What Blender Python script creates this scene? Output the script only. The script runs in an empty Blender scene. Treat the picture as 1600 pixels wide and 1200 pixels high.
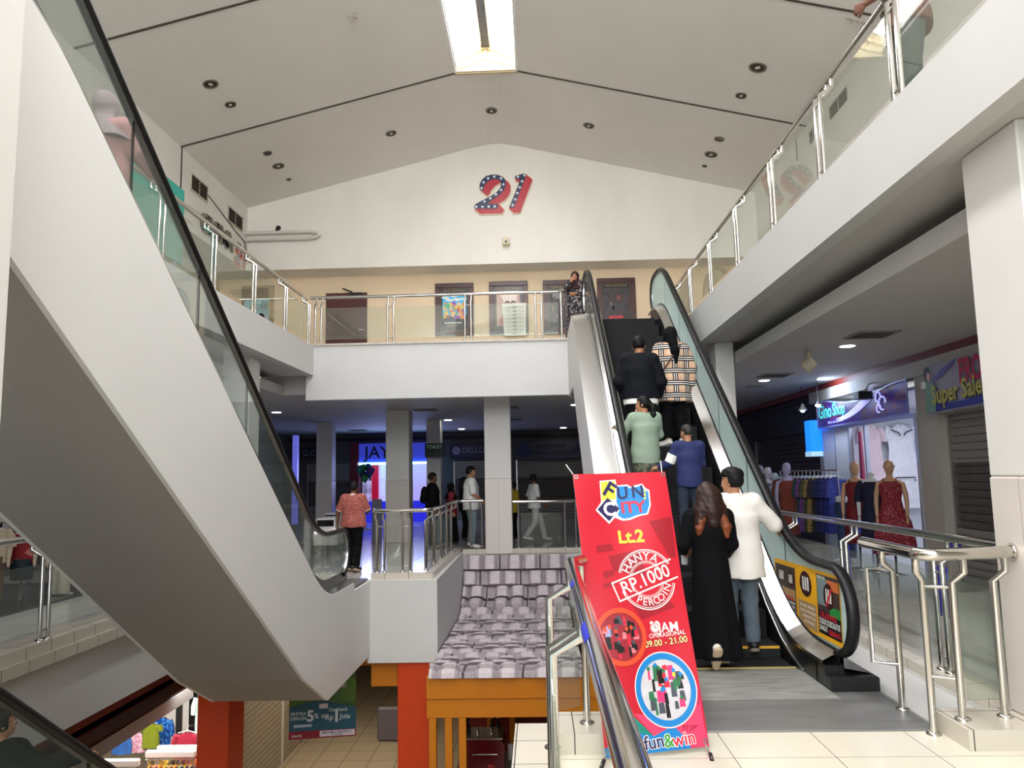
import bpy, math, random
import numpy as np
from mathutils import Vector, Matrix

random.seed(7)
C = bpy.context.scene.collection
SC = bpy.context.scene

# ---------------------------------------------------------------- camera
EYE = np.array([0.0, 0.0, 1.7])
FPX = 1205.0                                   # focal length in pixels of a 1600 px wide frame
_y = np.array([40.0, 142.0, FPX]); _y /= np.linalg.norm(_y)
_u = np.array([-201.0, -10300.0, FPX]); _u -= _y * (_u @ _y); _u /= np.linalg.norm(_u)
_x = np.cross(_y, _u)
if _x[0] < 0: _x = -_x
RW = np.stack([_x, _y, _u])                    # camera (right, down, ahead) -> world
cam_d = bpy.data.cameras.new('camera'); cam = bpy.data.objects.new('camera', cam_d); C.objects.link(cam)
cam_d.sensor_width = 36.0; cam_d.lens = FPX / 1600 * 36; cam_d.clip_start = 0.05; cam_d.clip_end = 300
M = Matrix.Identity(4)
for i in range(3):
    M[i][0] = RW[i, 0]; M[i][1] = -RW[i, 1]; M[i][2] = -RW[i, 2]; M[i][3] = EYE[i]
cam.matrix_world = M
SC.camera = cam

def hit(px, py, ax, val):
    """point of the photo's sight line (px, py) on the plane axis = val"""
    d = RW @ np.array([px - 800.0, py - 600.0, FPX])
    return EYE + d * (val - EYE[ax]) / d[ax]

# ---------------------------------------------------------------- light of the place
w = bpy.data.worlds.new('World'); SC.world = w; w.use_nodes = True
w.node_tree.nodes['Background'].inputs[0].default_value = (0.86, 0.93, 1.0, 1)
w.node_tree.nodes['Background'].inputs[1].default_value = 1.6
SC.view_settings.view_transform = 'Standard'
SC.view_settings.look = 'None'
SC.view_settings.gamma = 1.0
SC.view_settings.use_curve_mapping = False
SC.view_settings.exposure = 0.46

def area(name, loc, direction, sx, sy, power, col=(1, 1, 1), spread=None):
    l = bpy.data.lights.new(name, 'AREA'); l.shape = 'RECTANGLE'; l.size = sx; l.size_y = sy
    l.energy = power; l.color = col
    if spread: l.spread = math.radians(spread)
    o = bpy.data.objects.new(name, l); C.objects.link(o); o.location = loc
    o.rotation_euler = Vector(direction).to_track_quat('-Z', 'Y').to_euler()
    return o

# daylight falling through the two slopes of the ridge skylight and the glazed front behind the viewer
def slope_light(name, x, side, power):
    l = bpy.data.lights.new(name, 'AREA'); l.shape = 'RECTANGLE'; l.size = 0.5; l.size_y = 20.6
    l.energy = power; l.color = (0.96, 0.95, 1.0)
    o = bpy.data.objects.new(name, l); C.objects.link(o)
    o.location = (x, 4.5, 10.52); o.rotation_euler = (0, math.radians(14 * side), 0)
slope_light('skylight_daylight', -1.17, 1, 560)
slope_light('skylight_daylight', -0.57, -1, 560)
area('front_daylight', (-0.9, -7.6, 6.7), (0, 1, 0.2), 11.0, 5.0, 1250, (0.955, 0.945, 1.0))

# ---------------------------------------------------------------- materials
def lin(c):
    if isinstance(c, str):
        c = tuple(int(c[i:i + 2], 16) for i in (0, 2, 4))
    out = []
    for v in c[:3]:
        v = v / 255.0
        out.append(v / 12.92 if v <= 0.04045 else ((v + 0.055) / 1.055) ** 2.4)
    return (*out, 1.0)
_mats = {}
def mat(name, col, rough=0.5, metal=0.0, emit=0.0, var=0.0, vscale=3.0, bump=0.0, bscale=40.0, spec=None, sheen=0, emit_col=None, col2=None, stretch=None):
    if name in _mats: return _mats[name]
    m = bpy.data.materials.new(name); m.use_nodes = True
    nt = m.node_tree; b = nt.nodes['Principled BSDF']
    c = lin(col)
    b.inputs['Base Color'].default_value = c
    b.inputs['Roughness'].default_value = rough
    b.inputs['Metallic'].default_value = metal
    if spec is not None: b.inputs['Specular IOR Level'].default_value = spec
    if sheen: b.inputs['Sheen Weight'].default_value = sheen
    if emit:
        b.inputs['Emission Color'].default_value = lin(emit_col) if emit_col else c
        b.inputs['Emission Strength'].default_value = emit
    tc = None
    if var or bump:
        tc = nt.nodes.new('ShaderNodeTexCoord')
        src = tc.outputs['Object']
        if stretch:
            mp = nt.nodes.new('ShaderNodeMapping'); mp.inputs['Scale'].default_value = stretch
            nt.links.new(src, mp.inputs['Vector']); src = mp.outputs['Vector']
    if var:
        n = nt.nodes.new('ShaderNodeTexNoise'); n.inputs['Scale'].default_value = vscale
        n.inputs['Detail'].default_value = 6; n.inputs['Roughness'].default_value = 0.6
        nt.links.new(src, n.inputs['Vector'])
        r = nt.nodes.new('ShaderNodeValToRGB')
        r.color_ramp.elements[0].position = 0.3; r.color_ramp.elements[1].position = 0.7
        k = 1 - var
        r.color_ramp.elements[0].color = lin(col2) if col2 else (c[0] * k, c[1] * k, c[2] * k, 1)
        r.color_ramp.elements[1].color = c
        nt.links.new(n.outputs['Fac'], r.inputs['Fac']); nt.links.new(r.outputs['Color'], b.inputs['Base Color'])
        if emit and not emit_col: nt.links.new(r.outputs['Color'], b.inputs['Emission Color'])
    if bump:
        n2 = nt.nodes.new('ShaderNodeTexNoise'); n2.inputs['Scale'].default_value = bscale; n2.inputs['Detail'].default_value = 4
        nt.links.new(src, n2.inputs['Vector'])
        bp = nt.nodes.new('ShaderNodeBump'); bp.inputs['Strength'].default_value = bump; bp.inputs['Distance'].default_value = 0.02
        nt.links.new(n2.outputs['Fac'], bp.inputs['Height']); nt.links.new(bp.outputs['Normal'], b.inputs['Normal'])
    _mats[name] = m
    return m

def tile_mat(name, col, grout, size, rough=0.2, var=0.05, off=(0, 0, 0), gap=0.004, rot=0.0, ratio=1.0):
    """square floor tiles with grout, laid in object space"""
    m = bpy.data.materials.new(name); m.use_nodes = True; nt = m.node_tree; b = nt.nodes['Principled BSDF']
    tc = nt.nodes.new('ShaderNodeTexCoord'); mp = nt.nodes.new('ShaderNodeMapping')
    mp.inputs['Location'].default_value = off; mp.inputs['Rotation'].default_value = (0, 0, rot)
    nt.links.new(tc.outputs['Object'], mp.inputs['Vector'])
    br = nt.nodes.new('ShaderNodeTexBrick'); br.offset = 0.0
    br.inputs['Scale'].default_value = 1.0; br.inputs['Brick Width'].default_value = size; br.inputs['Row Height'].default_value = size * ratio
    br.inputs['Mortar Size'].default_value = gap; br.inputs['Mortar Smooth'].default_value = 0.1; br.inputs['Bias'].default_value = 0
    c = lin(col); k = 1 - var
    br.inputs['Color1'].default_value = c; br.inputs['Color2'].default_value = (c[0] * k, c[1] * k, c[2] * k, 1)
    br.inputs['Mortar'].default_value = lin(grout)
    nt.links.new(mp.outputs['Vector'], br.inputs['Vector'])
    nt.links.new(br.outputs['Color'], b.inputs['Base Color'])
    b.inputs['Roughness'].default_value = rough
    return m

def glass_mat(name, tint=(0.86, 0.93, 0.9), refl=1.0, veil=0.0, veil_col=(200, 220, 215)):
    m = bpy.data.materials.new(name); m.use_nodes = True; nt = m.node_tree
    for n in list(nt.nodes):
        if n.type != 'OUTPUT_MATERIAL': nt.nodes.remove(n)
    out = nt.nodes['Material Output']
    t = nt.nodes.new('ShaderNodeBsdfTransparent'); t.inputs[0].default_value = (*tint, 1)
    g = nt.nodes.new('ShaderNodeBsdfGlossy'); g.inputs['Roughness'].default_value = 0.02
    lw = nt.nodes.new('ShaderNodeLayerWeight'); lw.inputs[0].default_value = 0.5      # Schlick reflectance, the same on both faces
    pw = nt.nodes.new('ShaderNodeMath'); pw.operation = 'POWER'; pw.inputs[1].default_value = 4.0; nt.links.new(lw.outputs['Facing'], pw.inputs[0])
    mul = nt.nodes.new('ShaderNodeMath'); mul.operation = 'MULTIPLY_ADD'; mul.inputs[1].default_value = 0.8 * refl; mul.inputs[2].default_value = 0.035 * refl
    nt.links.new(pw.outputs[0], mul.inputs[0])
    mx = nt.nodes.new('ShaderNodeMixShader')
    nt.links.new(mul.outputs[0], mx.inputs[0]); nt.links.new(t.outputs[0], mx.inputs[1]); nt.links.new(g.outputs[0], mx.inputs[2])
    res = mx.outputs[0]
    if veil:
        d = nt.nodes.new('ShaderNodeBsdfDiffuse'); d.inputs[0].default_value = lin(veil_col)
        m2 = nt.nodes.new('ShaderNodeMixShader'); m2.inputs[0].default_value = veil
        nt.links.new(res, m2.inputs[1]); nt.links.new(d.outputs[0], m2.inputs[2]); res = m2.outputs[0]
    nt.links.new(res, out.inputs[0])
    return m

def art_mat(name, cols, scale=6.0, emit=0.0, seed=0.0, kind='voronoi', rough=0.4, stretch=(1, 1, 1)):
    """an unreadable printed picture: cells or clouds of a few colours"""
    m = bpy.data.materials.new(name); m.use_nodes = True; nt = m.node_tree; b = nt.nodes['Principled BSDF']
    tc = nt.nodes.new('ShaderNodeTexCoord'); mp = nt.nodes.new('ShaderNodeMapping')
    mp.inputs['Location'].default_value = (seed, seed * 1.7, seed * 0.6); mp.inputs['Scale'].default_value = stretch
    nt.links.new(tc.outputs['Object'], mp.inputs['Vector'])
    if kind == 'voronoi':
        t = nt.nodes.new('ShaderNodeTexVoronoi'); t.inputs['Scale'].default_value = scale
        sep = nt.nodes.new('ShaderNodeSeparateColor'); nt.links.new(t.outputs['Color'], sep.inputs[0]); fac = sep.outputs[0]
    else:
        t = nt.nodes.new('ShaderNodeTexNoise'); t.inputs['Scale'].default_value = scale; t.inputs['Detail'].default_value = 5
        t.inputs['Distortion'].default_value = 1.2; fac = t.outputs['Fac']
    nt.links.new(mp.outputs['Vector'], t.inputs['Vector'])
    r = nt.nodes.new('ShaderNodeValToRGB'); cr = r.color_ramp
    cr.interpolation = 'CONSTANT' if kind == 'voronoi' else 'LINEAR'
    n = len(cols)
    for i, c in enumerate(cols):
        p = i / n if kind == 'voronoi' else 0.28 + 0.44 * i / max(1, n - 1)
        e = cr.elements[i] if i < 2 else cr.elements.new(p)
        e.position = p; e.color = lin(c)
    nt.links.new(fac, r.inputs['Fac']); nt.links.new(r.outputs['Color'], b.inputs['Base Color'])
    b.inputs['Roughness'].default_value = rough
    if emit:
        nt.links.new(r.outputs['Color'], b.inputs['Emission Color']); b.inputs['Emission Strength'].default_value = emit
    return m

# ---------------------------------------------------------------- mesh helpers
WORLD = {}                                      # world position of every Empty
def V(*a): return np.array(a, float)

class MB:
    """collects shapes in world coordinates; build() links them as one mesh object"""
    def __init__(s): s.v = []; s.f = []; s.m = []; s.sm = []
    def add(s, vs, fs, mi=0, smooth=False):
        o = len(s.v); s.v += [tuple(float(c) for c in p) for p in vs]
        for f in fs: s.f.append([i + o for i in f]); s.m.append(mi); s.sm.append(smooth)
        return s
    def box(s, x0, x1, y0, y1, z0, z1, mi=0):
        return s.add([(x0, y0, z0), (x1, y0, z0), (x1, y1, z0), (x0, y1, z0), (x0, y0, z1), (x1, y0, z1), (x1, y1, z1), (x0, y1, z1)],
                     [(0, 3, 2, 1), (4, 5, 6, 7), (0, 1, 5, 4), (1, 2, 6, 5), (2, 3, 7, 6), (3, 0, 4, 7)], mi)
    def bbox(s, x0, x1, y0, y1, z0, z1, r=0.01, mi=0):
        """box with chamfered edges"""
        r = min(r, (x1 - x0) / 2.01, (y1 - y0) / 2.01, (z1 - z0) / 2.01)
        pts = []
        X, Y, Z = (x0, x1), (y0, y1), (z0, z1)
        idx = {}
        for i in (0, 1):
            for j in (0, 1):
                for k in (0, 1):
                    sx, sy, sz = (1 if i == 0 else -1), (1 if j == 0 else -1), (1 if k == 0 else -1)
                    for a in range(3):
                        p = [X[i] + sx * r, Y[j] + sy * r, Z[k] + sz * r]
                        p[a] = (X[i], Y[j], Z[k])[a]
                        idx[(i, j, k, a)] = len(pts); pts.append(tuple(p))
        fs = []
        g = lambda i, j, k, a: idx[(i, j, k, a)]
        fs += [(g(0,0,0,0), g(0,0,1,0), g(0,1,1,0), g(0,1,0,0)), (g(1,0,0,0), g(1,1,0,0), g(1,1,1,0), g(1,0,1,0))]
        fs += [(g(0,0,0,1), g(1,0,0,1), g(1,0,1,1), g(0,0,1,1)), (g(0,1,0,1), g(0,1,1,1), g(1,1,1,1), g(1,1,0,1))]
        fs += [(g(0,0,0,2), g(0,1,0,2), g(1,1,0,2), g(1,0,0,2)), (g(0,0,1,2), g(1,0,1,2), g(1,1,1,2), g(0,1,1,2))]
        for i in (0, 1):
            for j in (0, 1):
                fs.append((g(i,j,0,0), g(i,j,1,0), g(i,j,1,1), g(i,j,0,1)))
                fs.append((g(i,0,j,0), g(i,1,j,0), g(i,1,j,2), g(i,0,j,2)))
                fs.append((g(0,i,j,1), g(1,i,j,1), g(1,i,j,2), g(0,i,j,2)))
        for i in (0, 1):
            for j in (0, 1):
                for k in (0, 1): fs.append((g(i,j,k,0), g(i,j,k,1), g(i,j,k,2)))
        return s.add(pts, fs, mi)
    def obox(s, c, ax, ay, az, mi=0):
        """oriented box: centre and three half-axis vectors"""
        c = np.array(c, float); ax, ay, az = (np.array(a, float) for a in (ax, ay, az))
        vs = [c + i * ax + j * ay + k * az for k in (-1, 1) for (i, j) in ((-1, -1), (1, -1), (1, 1), (-1, 1))]
        return s.add(vs, [(0, 3, 2, 1), (4, 5, 6, 7), (0, 1, 5, 4), (1, 2, 6, 5), (2, 3, 7, 6), (3, 0, 4, 7)], mi)
    def bar(s, a, b, w, h, mi=0, up=(0, 0, 1)):
        a, b = np.array(a, float), np.array(b, float); d = b - a; L = np.linalg.norm(d); d /= L
        u = np.array(up, float); sd = np.cross(d, u)
        if np.linalg.norm(sd) < 1e-6: sd = np.cross(d, (1, 0, 0))
        sd /= np.linalg.norm(sd); u = np.cross(sd, d)
        return s.obox((a + b) / 2, d * L / 2, sd * w / 2, u * h / 2, mi)
    def tube(s, path, r, n=10, mi=0, cap=True, closed=False):
        P = [np.array(p, float) for p in path]; k = len(P)
        R = r if hasattr(r, '__len__') else [r] * k
        rings = []; ref = None
        for i in range(k):
            if closed: t = P[(i + 1) % k] - P[i - 1]
            else: t = P[min(i + 1, k - 1)] - P[max(i - 1, 0)]
            t = t / (np.linalg.norm(t) + 1e-12)
            if ref is None:
                ref = np.cross(t, (0, 0, 1.0))
                if np.linalg.norm(ref) < 1e-3: ref = np.cross(t, (0, 1.0, 0))
            ref = ref - t * (ref @ t); ref /= np.linalg.norm(ref); bn = np.cross(t, ref)
            sc = 1.0
            if 0 < i < k - 1 and not closed:
                d0 = P[i] - P[i - 1]; d1 = P[i + 1] - P[i]
                d0 = d0 / (np.linalg.norm(d0) + 1e-12)
                ca = max(0.5, abs(float(d0 @ t)))
                sc = 1.0 / ca if ca < 0.999 else 1.0
            rings.append([P[i] + R[i] * (math.cos(2 * math.pi * j / n) * ref + math.sin(2 * math.pi * j / n) * bn) for j in range(n)])
        vs = [p for rg in rings for p in rg]; fs = []
        for i in range(k if closed else k - 1):
            i2 = (i + 1) % k
            for j in range(n): fs.append((i * n + j, i * n + (j + 1) % n, i2 * n + (j + 1) % n, i2 * n + j))
        s.add(vs, fs, mi, True)
        if cap and not closed:
            s.add(rings[0], [tuple(range(n - 1, -1, -1))], mi); s.add(rings[-1], [tuple(range(n))], mi)
        return s
    def lathe(s, prof, c, n=20, mi=0, axis=2):
        """profile of (radius, height) turned about an axis through c"""
        vs = []; fs = []
        for (r, h) in prof:
            for j in range(n):
                a = 2 * math.pi * j / n; p = [0, 0, 0]
                p[axis] = h; p[(axis + 1) % 3] = r * math.cos(a); p[(axis + 2) % 3] = r * math.sin(a)
                vs.append((c[0] + p[0], c[1] + p[1], c[2] + p[2]))
        for i in range(len(prof) - 1):
            for j in range(n): fs.append((i * n + j, i * n + (j + 1) % n, (i + 1) * n + (j + 1) % n, (i + 1) * n + j))
        s.add(vs, fs, mi, True)
        if prof[0][0] > 1e-6: s.add(vs[:n], [tuple(range(n - 1, -1, -1))], mi)
        if prof[-1][0] > 1e-6: s.add(vs[-n:], [tuple(range(n))], mi)
        return s
    def prism(s, poly, t0, t1, f, mi=0, smooth=False):
        """polygon (a, b) swept from t0 to t1; f(a, b, t) gives the point"""
        n = len(poly); vs = [f(a, b, t0) for a, b in poly] + [f(a, b, t1) for a, b in poly]
        s.add(vs, [tuple(range(n - 1, -1, -1)), tuple(range(n, 2 * n))], mi)
        return s.add(vs, [(i, (i + 1) % n, n + (i + 1) % n, n + i) for i in range(n)], mi, smooth)
    def strip(s, A, B, mi=0, smooth=False):
        """quads between two polylines"""
        n = len(A); return s.add(list(A) + list(B), [(i, i + 1, n + i + 1, n + i) for i in range(n - 1)], mi, smooth)
    def grid(s, f, nu, nv, mi=0, smooth=True):
        vs = [f(i / nu, j / nv) for j in range(nv + 1) for i in range(nu + 1)]
        return s.add(vs, [(j * (nu + 1) + i, j * (nu + 1) + i + 1, (j + 1) * (nu + 1) + i + 1, (j + 1) * (nu + 1) + i) for j in range(nv) for i in range(nu)], mi, smooth)
    def ball(s, c, r, n=12, mi=0):
        rx, ry, rz = r if hasattr(r, '__len__') else (r, r, r); vs = []; fs = []; k = max(4, n // 2)
        for i in range(k + 1):
            ph = math.pi * i / k
            for j in range(n):
                a = 2 * math.pi * j / n
                vs.append((c[0] + rx * math.sin(ph) * math.cos(a), c[1] + ry * math.sin(ph) * math.sin(a), c[2] + rz * math.cos(ph)))
        for i in range(k):
            for j in range(n): fs.append((i * n + j, (i + 1) * n + j, (i + 1) * n + (j + 1) % n, i * n + (j + 1) % n))
        return s.add(vs, fs, mi, True)
    def raw(s, vs, fs, mi=0, smooth=True): return s.add(vs, fs, mi, smooth)
    def text(s, txt, f, size=1.0, mi=0, align='CENTER', bold=0.0, width=1.0, shear=0.0, depth=0.0):
        """flat lettering: f(a, b, h) places a point of the text plane (h = height off it)"""
        vs, fs = glyphs(txt, align, bold, shear, depth)
        return s.add([f(a * size * width, b * size, h) for a, b, h in vs], fs, mi)
    def build(s, name, mats, parent=None, origin=None):
        me = bpy.data.meshes.new(name)
        if parent is not None: base = WORLD[parent.name]
        elif origin is not None: base = np.array(origin, float)
        else:
            A = np.array(s.v); base = np.array([(A[:, 0].min() + A[:, 0].max()) / 2, (A[:, 1].min() + A[:, 1].max()) / 2, A[:, 2].min()])
        vs = np.array(s.v) - base
        me.from_pydata([tuple(p) for p in vs], [], s.f)
        for mm in (mats if isinstance(mats, (list, tuple)) else [mats]): me.materials.append(mm)
        me.polygons.foreach_set('material_index', s.m)
        me.polygons.foreach_set('use_smooth', s.sm)
        me.update()
        o = bpy.data.objects.new(name, me); C.objects.link(o)
        WORLD[o.name] = base.copy()
        if parent is not None: o.parent = parent
        else: o.location = tuple(base)
        return o

_gl = {}
def glyphs(txt, align, bold, shear, depth):
    key = (txt, align, bold, shear, depth)
    if key in _gl: return _gl[key]
    cu = bpy.data.curves.new('t', 'FONT'); cu.body = txt; cu.align_x = align; cu.align_y = 'CENTER'
    cu.offset = bold; cu.shear = shear; cu.resolution_u = 3; cu.extrude = depth; cu.size = 1.0
    cu.fill_mode = 'FRONT' if not depth else 'BOTH'
    o = bpy.data.objects.new('t', cu); C.objects.link(o)
    dg = bpy.context.evaluated_depsgraph_get()
    me = bpy.data.meshes.new_from_object(o.evaluated_get(dg))
    vs = [tuple(v.co) for v in me.vertices]; fs = [tuple(p.vertices) for p in me.polygons]
    bpy.data.objects.remove(o); bpy.data.curves.remove(cu); bpy.data.meshes.remove(me)
    _gl[key] = (vs, fs)
    return _gl[key]

def tag(o, label=None, cat=None, group=None, kind=None):
    if label: o['label'] = label
    if cat: o['category'] = cat
    if group: o['group'] = group
    if kind: o['kind'] = kind
    return o
def thing(name, loc, label, cat, group=None):
    o = bpy.data.objects.new(name, None); C.objects.link(o); o.location = tuple(loc); o.empty_display_size = 0.1
    WORLD[o.name] = np.array(loc, float)
    return tag(o, label, cat, group)
def struct(name, mb, mats):
    o = mb.build(name, mats); o['kind'] = 'structure'
    return o
def smoothstep(t): t = max(0.0, min(1.0, t)); return t * t * (3 - 2 * t)
def copy_tree(o, parent=None):
    c = o.copy(); C.objects.link(c)
    if parent is not None: c.parent = parent
    for ch in list(o.children): copy_tree(ch, c)
    WORLD[c.name] = WORLD[o.name].copy()
    return c
# ================================================================ the building
WHITE = mat('white_paint', (208, 207, 204), 0.55, var=0.05, vscale=1.2, bump=0.03, bscale=9)
WHITE2 = mat('old_white_paint', (236, 232, 224), 0.6, var=0.08, vscale=0.9, bump=0.03, bscale=6)
CEIL = mat('ceiling_paint', (238, 233, 226), 0.7, var=0.07, vscale=0.5)
SOFFIT = mat('soffit_paint', (198, 194, 190), 0.7, var=0.06, vscale=0.7)
BEIGE = mat('beige_wall_paint', (242, 217, 182), 0.6, var=0.05, vscale=1.0)
GROOVE = mat('dark_joint', (92, 84, 75), 0.8, var=0.5, vscale=5)
DARKRED = mat('dark_red_strip', (116, 34, 18), 0.5)
ORANGE = mat('orange_paint', (206, 62, 0), 0.45, var=0.08, vscale=3)
YELLOW = mat('ochre_paint', (202, 120, 0), 0.45, var=0.05, vscale=2)
FLOOR1 = tile_mat('cream_floor_tiles', (226, 219, 200), (120, 112, 100), 0.6, 0.12, 0.03, off=(0.06, 0.39, 0), gap=0.003)
FLOOR2 = tile_mat('grey_floor_tiles', (196, 194, 188), (110, 106, 100), 0.6, 0.12, 0.05, gap=0.003)
FLOOR0 = tile_mat('ground_floor_tiles', (208, 190, 160), (110, 92, 70), 0.6, 0.2, 0.06, gap=0.006)
CURB = tile_mat('curb_tiles', (208, 200, 184), (70, 62, 52), 0.4, 0.25, 0.06, gap=0.004)
DARKWALL = mat('dim_shop_wall', (92, 88, 86), 0.7)
BLACK = mat('black_plastic', (14, 14, 15), 0.4)
STEEL = mat('polished_steel', (205, 202, 196), 0.12, 1.0)
STEEL_B = mat('brushed_steel', (190, 190, 188), 0.28, 1.0)

# --- middle floor (the viewer's) ---
f = MB()
f.box(0.09, 9.5, -8, 5.32, -0.2, 0)
struct('floor', f, FLOOR1)
f = MB()
f.box(3.07, 9.5, 5.3, 17.6, -0.2, 0); f.box(-11, 9.5, 17.7, 33, -0.2, 0); f.box(-11, -5.24, -8, 17.7, -0.2, 0)
f.box(-5.2, -1.78, 13.2, 17.7, -0.2, 0); f.box(-5.2, -4.44, 12.0, 13.2, -0.2, 0); f.box(2.62, 3.07, 5.31, 17.6, -0.2, -0.004)
struct('floor', f, FLOOR2)
# slab fronts of the middle floor
m = MB()
m.box(-5.35, -5.2, -8, 13.0, -0.95, -0.02)                      # left slab front
m.box(-2.89, -1.72, 13.13, 13.3, -1.34, -0.005); m.box(-1.88, -1.72, 13.3, 17.7, -1.34, -0.005)   # landing block
m.box(-1.72, 4.0, 17.66, 17.8, -1.2, -0.05)
m.box(3.05, 3.2, 5.3, 17.66, -1.2, -0.05); m.box(2.6, 3.07, 4.95, 9.0, -0.3, -0.002)
struct('trim_1', m, WHITE)
m = MB()
m.box(-0.19, 0.09, -8, 5.49, -1.3, 0.02); m.box(0.09, 0.64, 5.3, 5.49, -1.3, 0.02)
struct('trim_2', m, CURB)
# kerbs under the railings
m = MB()
m.box(-5.42, -5.1, -8, 13.0, -0.02, 0.1); m.box(-5.18, -5.06, -8, 13.0, -0.14, -0.02)
m.box(3.12, 3.36, 5.25, 17.6, 0.0, 0.08); m.box(-1.2, 3.2, 17.66, 17.86, -0.06, 0.06); m.box(-1.72, -1.2, 17.66, 17.86, -0.06, 0.06)
m.box(-2.85, -1.78, 13.2, 13.36, 0, 0.1); m.box(-1.94, -1.78, 13.36, 17.66, 0, 0.1)
m.box(0.05, 0.4, 4.95, 5.4, 0.0, 0.12); m.box(2.56, 3.4, 4.95, 5.4, 0.0, 0.12)
struct('trim_3', m, CURB)

# --- upper floor slabs with deep white fronts ---
m = MB()
m.box(2.79, 2.95, -8, 16.0, 3.87, 4.5); m.box(-4.84, -4.68, -8, 16.0, 3.87, 4.5); m.box(-4.84, 0.69, 16.0, 16.3, 3.35, 4.5)
m.box(2.55, 2.95, 16.0, 16.3, 3.35, 4.5)
struct('trim_4', m, WHITE)
m = MB()
m.box(2.95, 9.3, -8, 19.5, 4.38, 4.5); m.box(-10.5, -4.84, -8, 19.5, 4.38, 4.5); m.box(-4.84, 2.95, 16.3, 19.5, 4.38, 4.5)
struct('floor', m, FLOOR2)
m = MB()                                                          # marble edging under the back railing
m.box(-4.84, 0.7, 15.96, 16.3, 4.5, 4.54)
struct('trim_5', m, mat('marble_edging', (206, 196, 182), 0.35, var=0.3, vscale=6))

# --- ceilings below the upper floor: soffit, light cove, lower ceiling ---
m = MB()
m.box(2.95, 3.9, -8, 16.0, 3.87, 3.95); m.box(-5.9, -4.84, -8, 16.0, 3.87, 3.95)
m.box(3.38, 3.46, -8, 16.3, 3.5, 3.7); m.box(3.46, 9.3, -8, 31, 3.5, 3.56)
m.box(-5.48, -5.4, -8, 16.3, 3.5, 3.7); m.box(-10.5, -5.48, -8, 31, 3.5, 3.56)
m.box(-5.48, 3.46, 16.3, 31, 3.5, 3.56)
m.box(-5.9, -4.84, 16.26, 16.3, 3.5, 4.4); m.box(2.95, 3.9, 16.26, 16.3, 3.5, 4.4); m.box(3.86, 3.9, -8, 16.3, 3.56, 3.87); m.box(-5.9, -5.86, -8, 16.3, 3.56, 3.87)
struct('ceiling', m, SOFFIT)

# --- columns ---
COLW = mat('column_paint', (222, 219, 214), 0.55, var=0.04, vscale=1.5)
DADO = tile_mat('column_dado_tiles', (216, 207, 198), (170, 162, 152), 0.62, 0.3, 0.02)
def column(x0, x1, y0, y1, z0, z1, m_=COLW):
    if -0.1 <= z0 < 0.2: return tag(MB().bbox(x0, x1, y0, y1, 1.63, z1, 0.012).bbox(x0 - 0.004, x1 + 0.004, y0 - 0.004, y1 + 0.004, z0, 1.63, 0.012, 1).build('column', [m_, DADO]), kind='structure')
    return tag(MB().bbox(x0, x1, y0, y1, z0, z1, 0.012).build('column', m_), kind='structure')
column(3.05, 3.62, 4.72, 5.35, 0.12, 3.87)
column(3.05, 3.36, 13.0, 13.4, 0.0, 3.87)
column(-5.5, -5.02, 13.3, 13.8, -0.0, 3.87)
column(-1.2, -0.6, 17.62, 18.1, -0.05, 3.5)
column(-4.05, -3.42, 20.6, 21.2, 0, 3.5)
column(-3.5, -3.05, 24.4, 24.9, 0, 3.5)
column(-2.98, -2.41, 2.82, 3.4, -4.5, 9.3)
column(-7.05, -6.55, 24.5, 25.0, 0, 3.5)
column(-5.4, -4.9, 12.4, 13.05, -4.5, -0.95, ORANGE)
column(-2.40, -1.84, 13.2, 13.75, -4.5, -1.34, ORANGE)

# --- walls of the upper floor, gable and ridge ceiling ---
ZC, XL, XR, YG = 8.57, -7.2, 5.57, 18.7
ROOF = [(XL, ZC), (-1.48, 9.97), (-1.05, 10.05), (-0.87, 10.06), (-0.65, 10.05), (-0.26, 9.97), (XR, ZC)]
g = MB()
poly = [(XL, 6.94), (XR, 6.94)] + ROOF[::-1]
g.prism(poly, YG, YG + 0.8, lambda a, b, t: (a, t, b))
struct('wall_back', g, mat('stained_gable_paint', (242, 237, 228), 0.6, var=1.0, vscale=0.55, col2=(233, 227, 216), stretch=(1.6, 1, 0.7)))
g = MB(); g.box(-10.5, 9.3, 19.5, 19.7, 4.5, 7.2); struct('wall_back', g, BEIGE)
g = MB(); g.box(XL - 1.6, XL, -8, 19.5, 6.94, ZC + 0.02); g.box(XL - 1.7, XL - 1.1, -8, 11.9, 4.5, 6.94); struct('wall_left', g, WHITE2)
g = MB(); g.box(XL - 1.15, XL - 1.0, 11.9, 19.5, 4.5, 6.94); struct('wall_left', g, mat('cream_wall_paint', (226, 214, 180), 0.6))
g = MB(); g.box(XR, XR + 0.15, -8, 19.5, 4.5, ZC + 0.02); g.box(XR - 0.1, XR, -8, 15.6, 4.5, 8.0); struct('wall_right', g, WHITE2)
# ridge ceiling with the long opening of the skylight
c = MB()
T = 0.12
def slab(x0, z0, x1, z1, y0, y1):
    c.add([(x0, y0, z0), (x1, y0, z1), (x1, y1, z1), (x0, y1, z0), (x0, y0, z0 + T), (x1, y0, z1 + T), (x1, y1, z1 + T), (x0, y1, z0 + T)],
          [(0, 3, 2, 1), (4, 5, 6, 7), (0, 1, 5, 4), (1, 2, 6, 5), (2, 3, 7, 6), (3, 0, 4, 7)])
slab(*ROOF[0], *ROOF[1], -8, YG); slab(*ROOF[5], *ROOF[6], -8, YG)
for i in range(1, 5):
    slab(*ROOF[i], *ROOF[i + 1], 14.98, YG)
    slab(*ROOF[i], *ROOF[i + 1], -8, -6)
struct('ceiling', c, CEIL)
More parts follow.
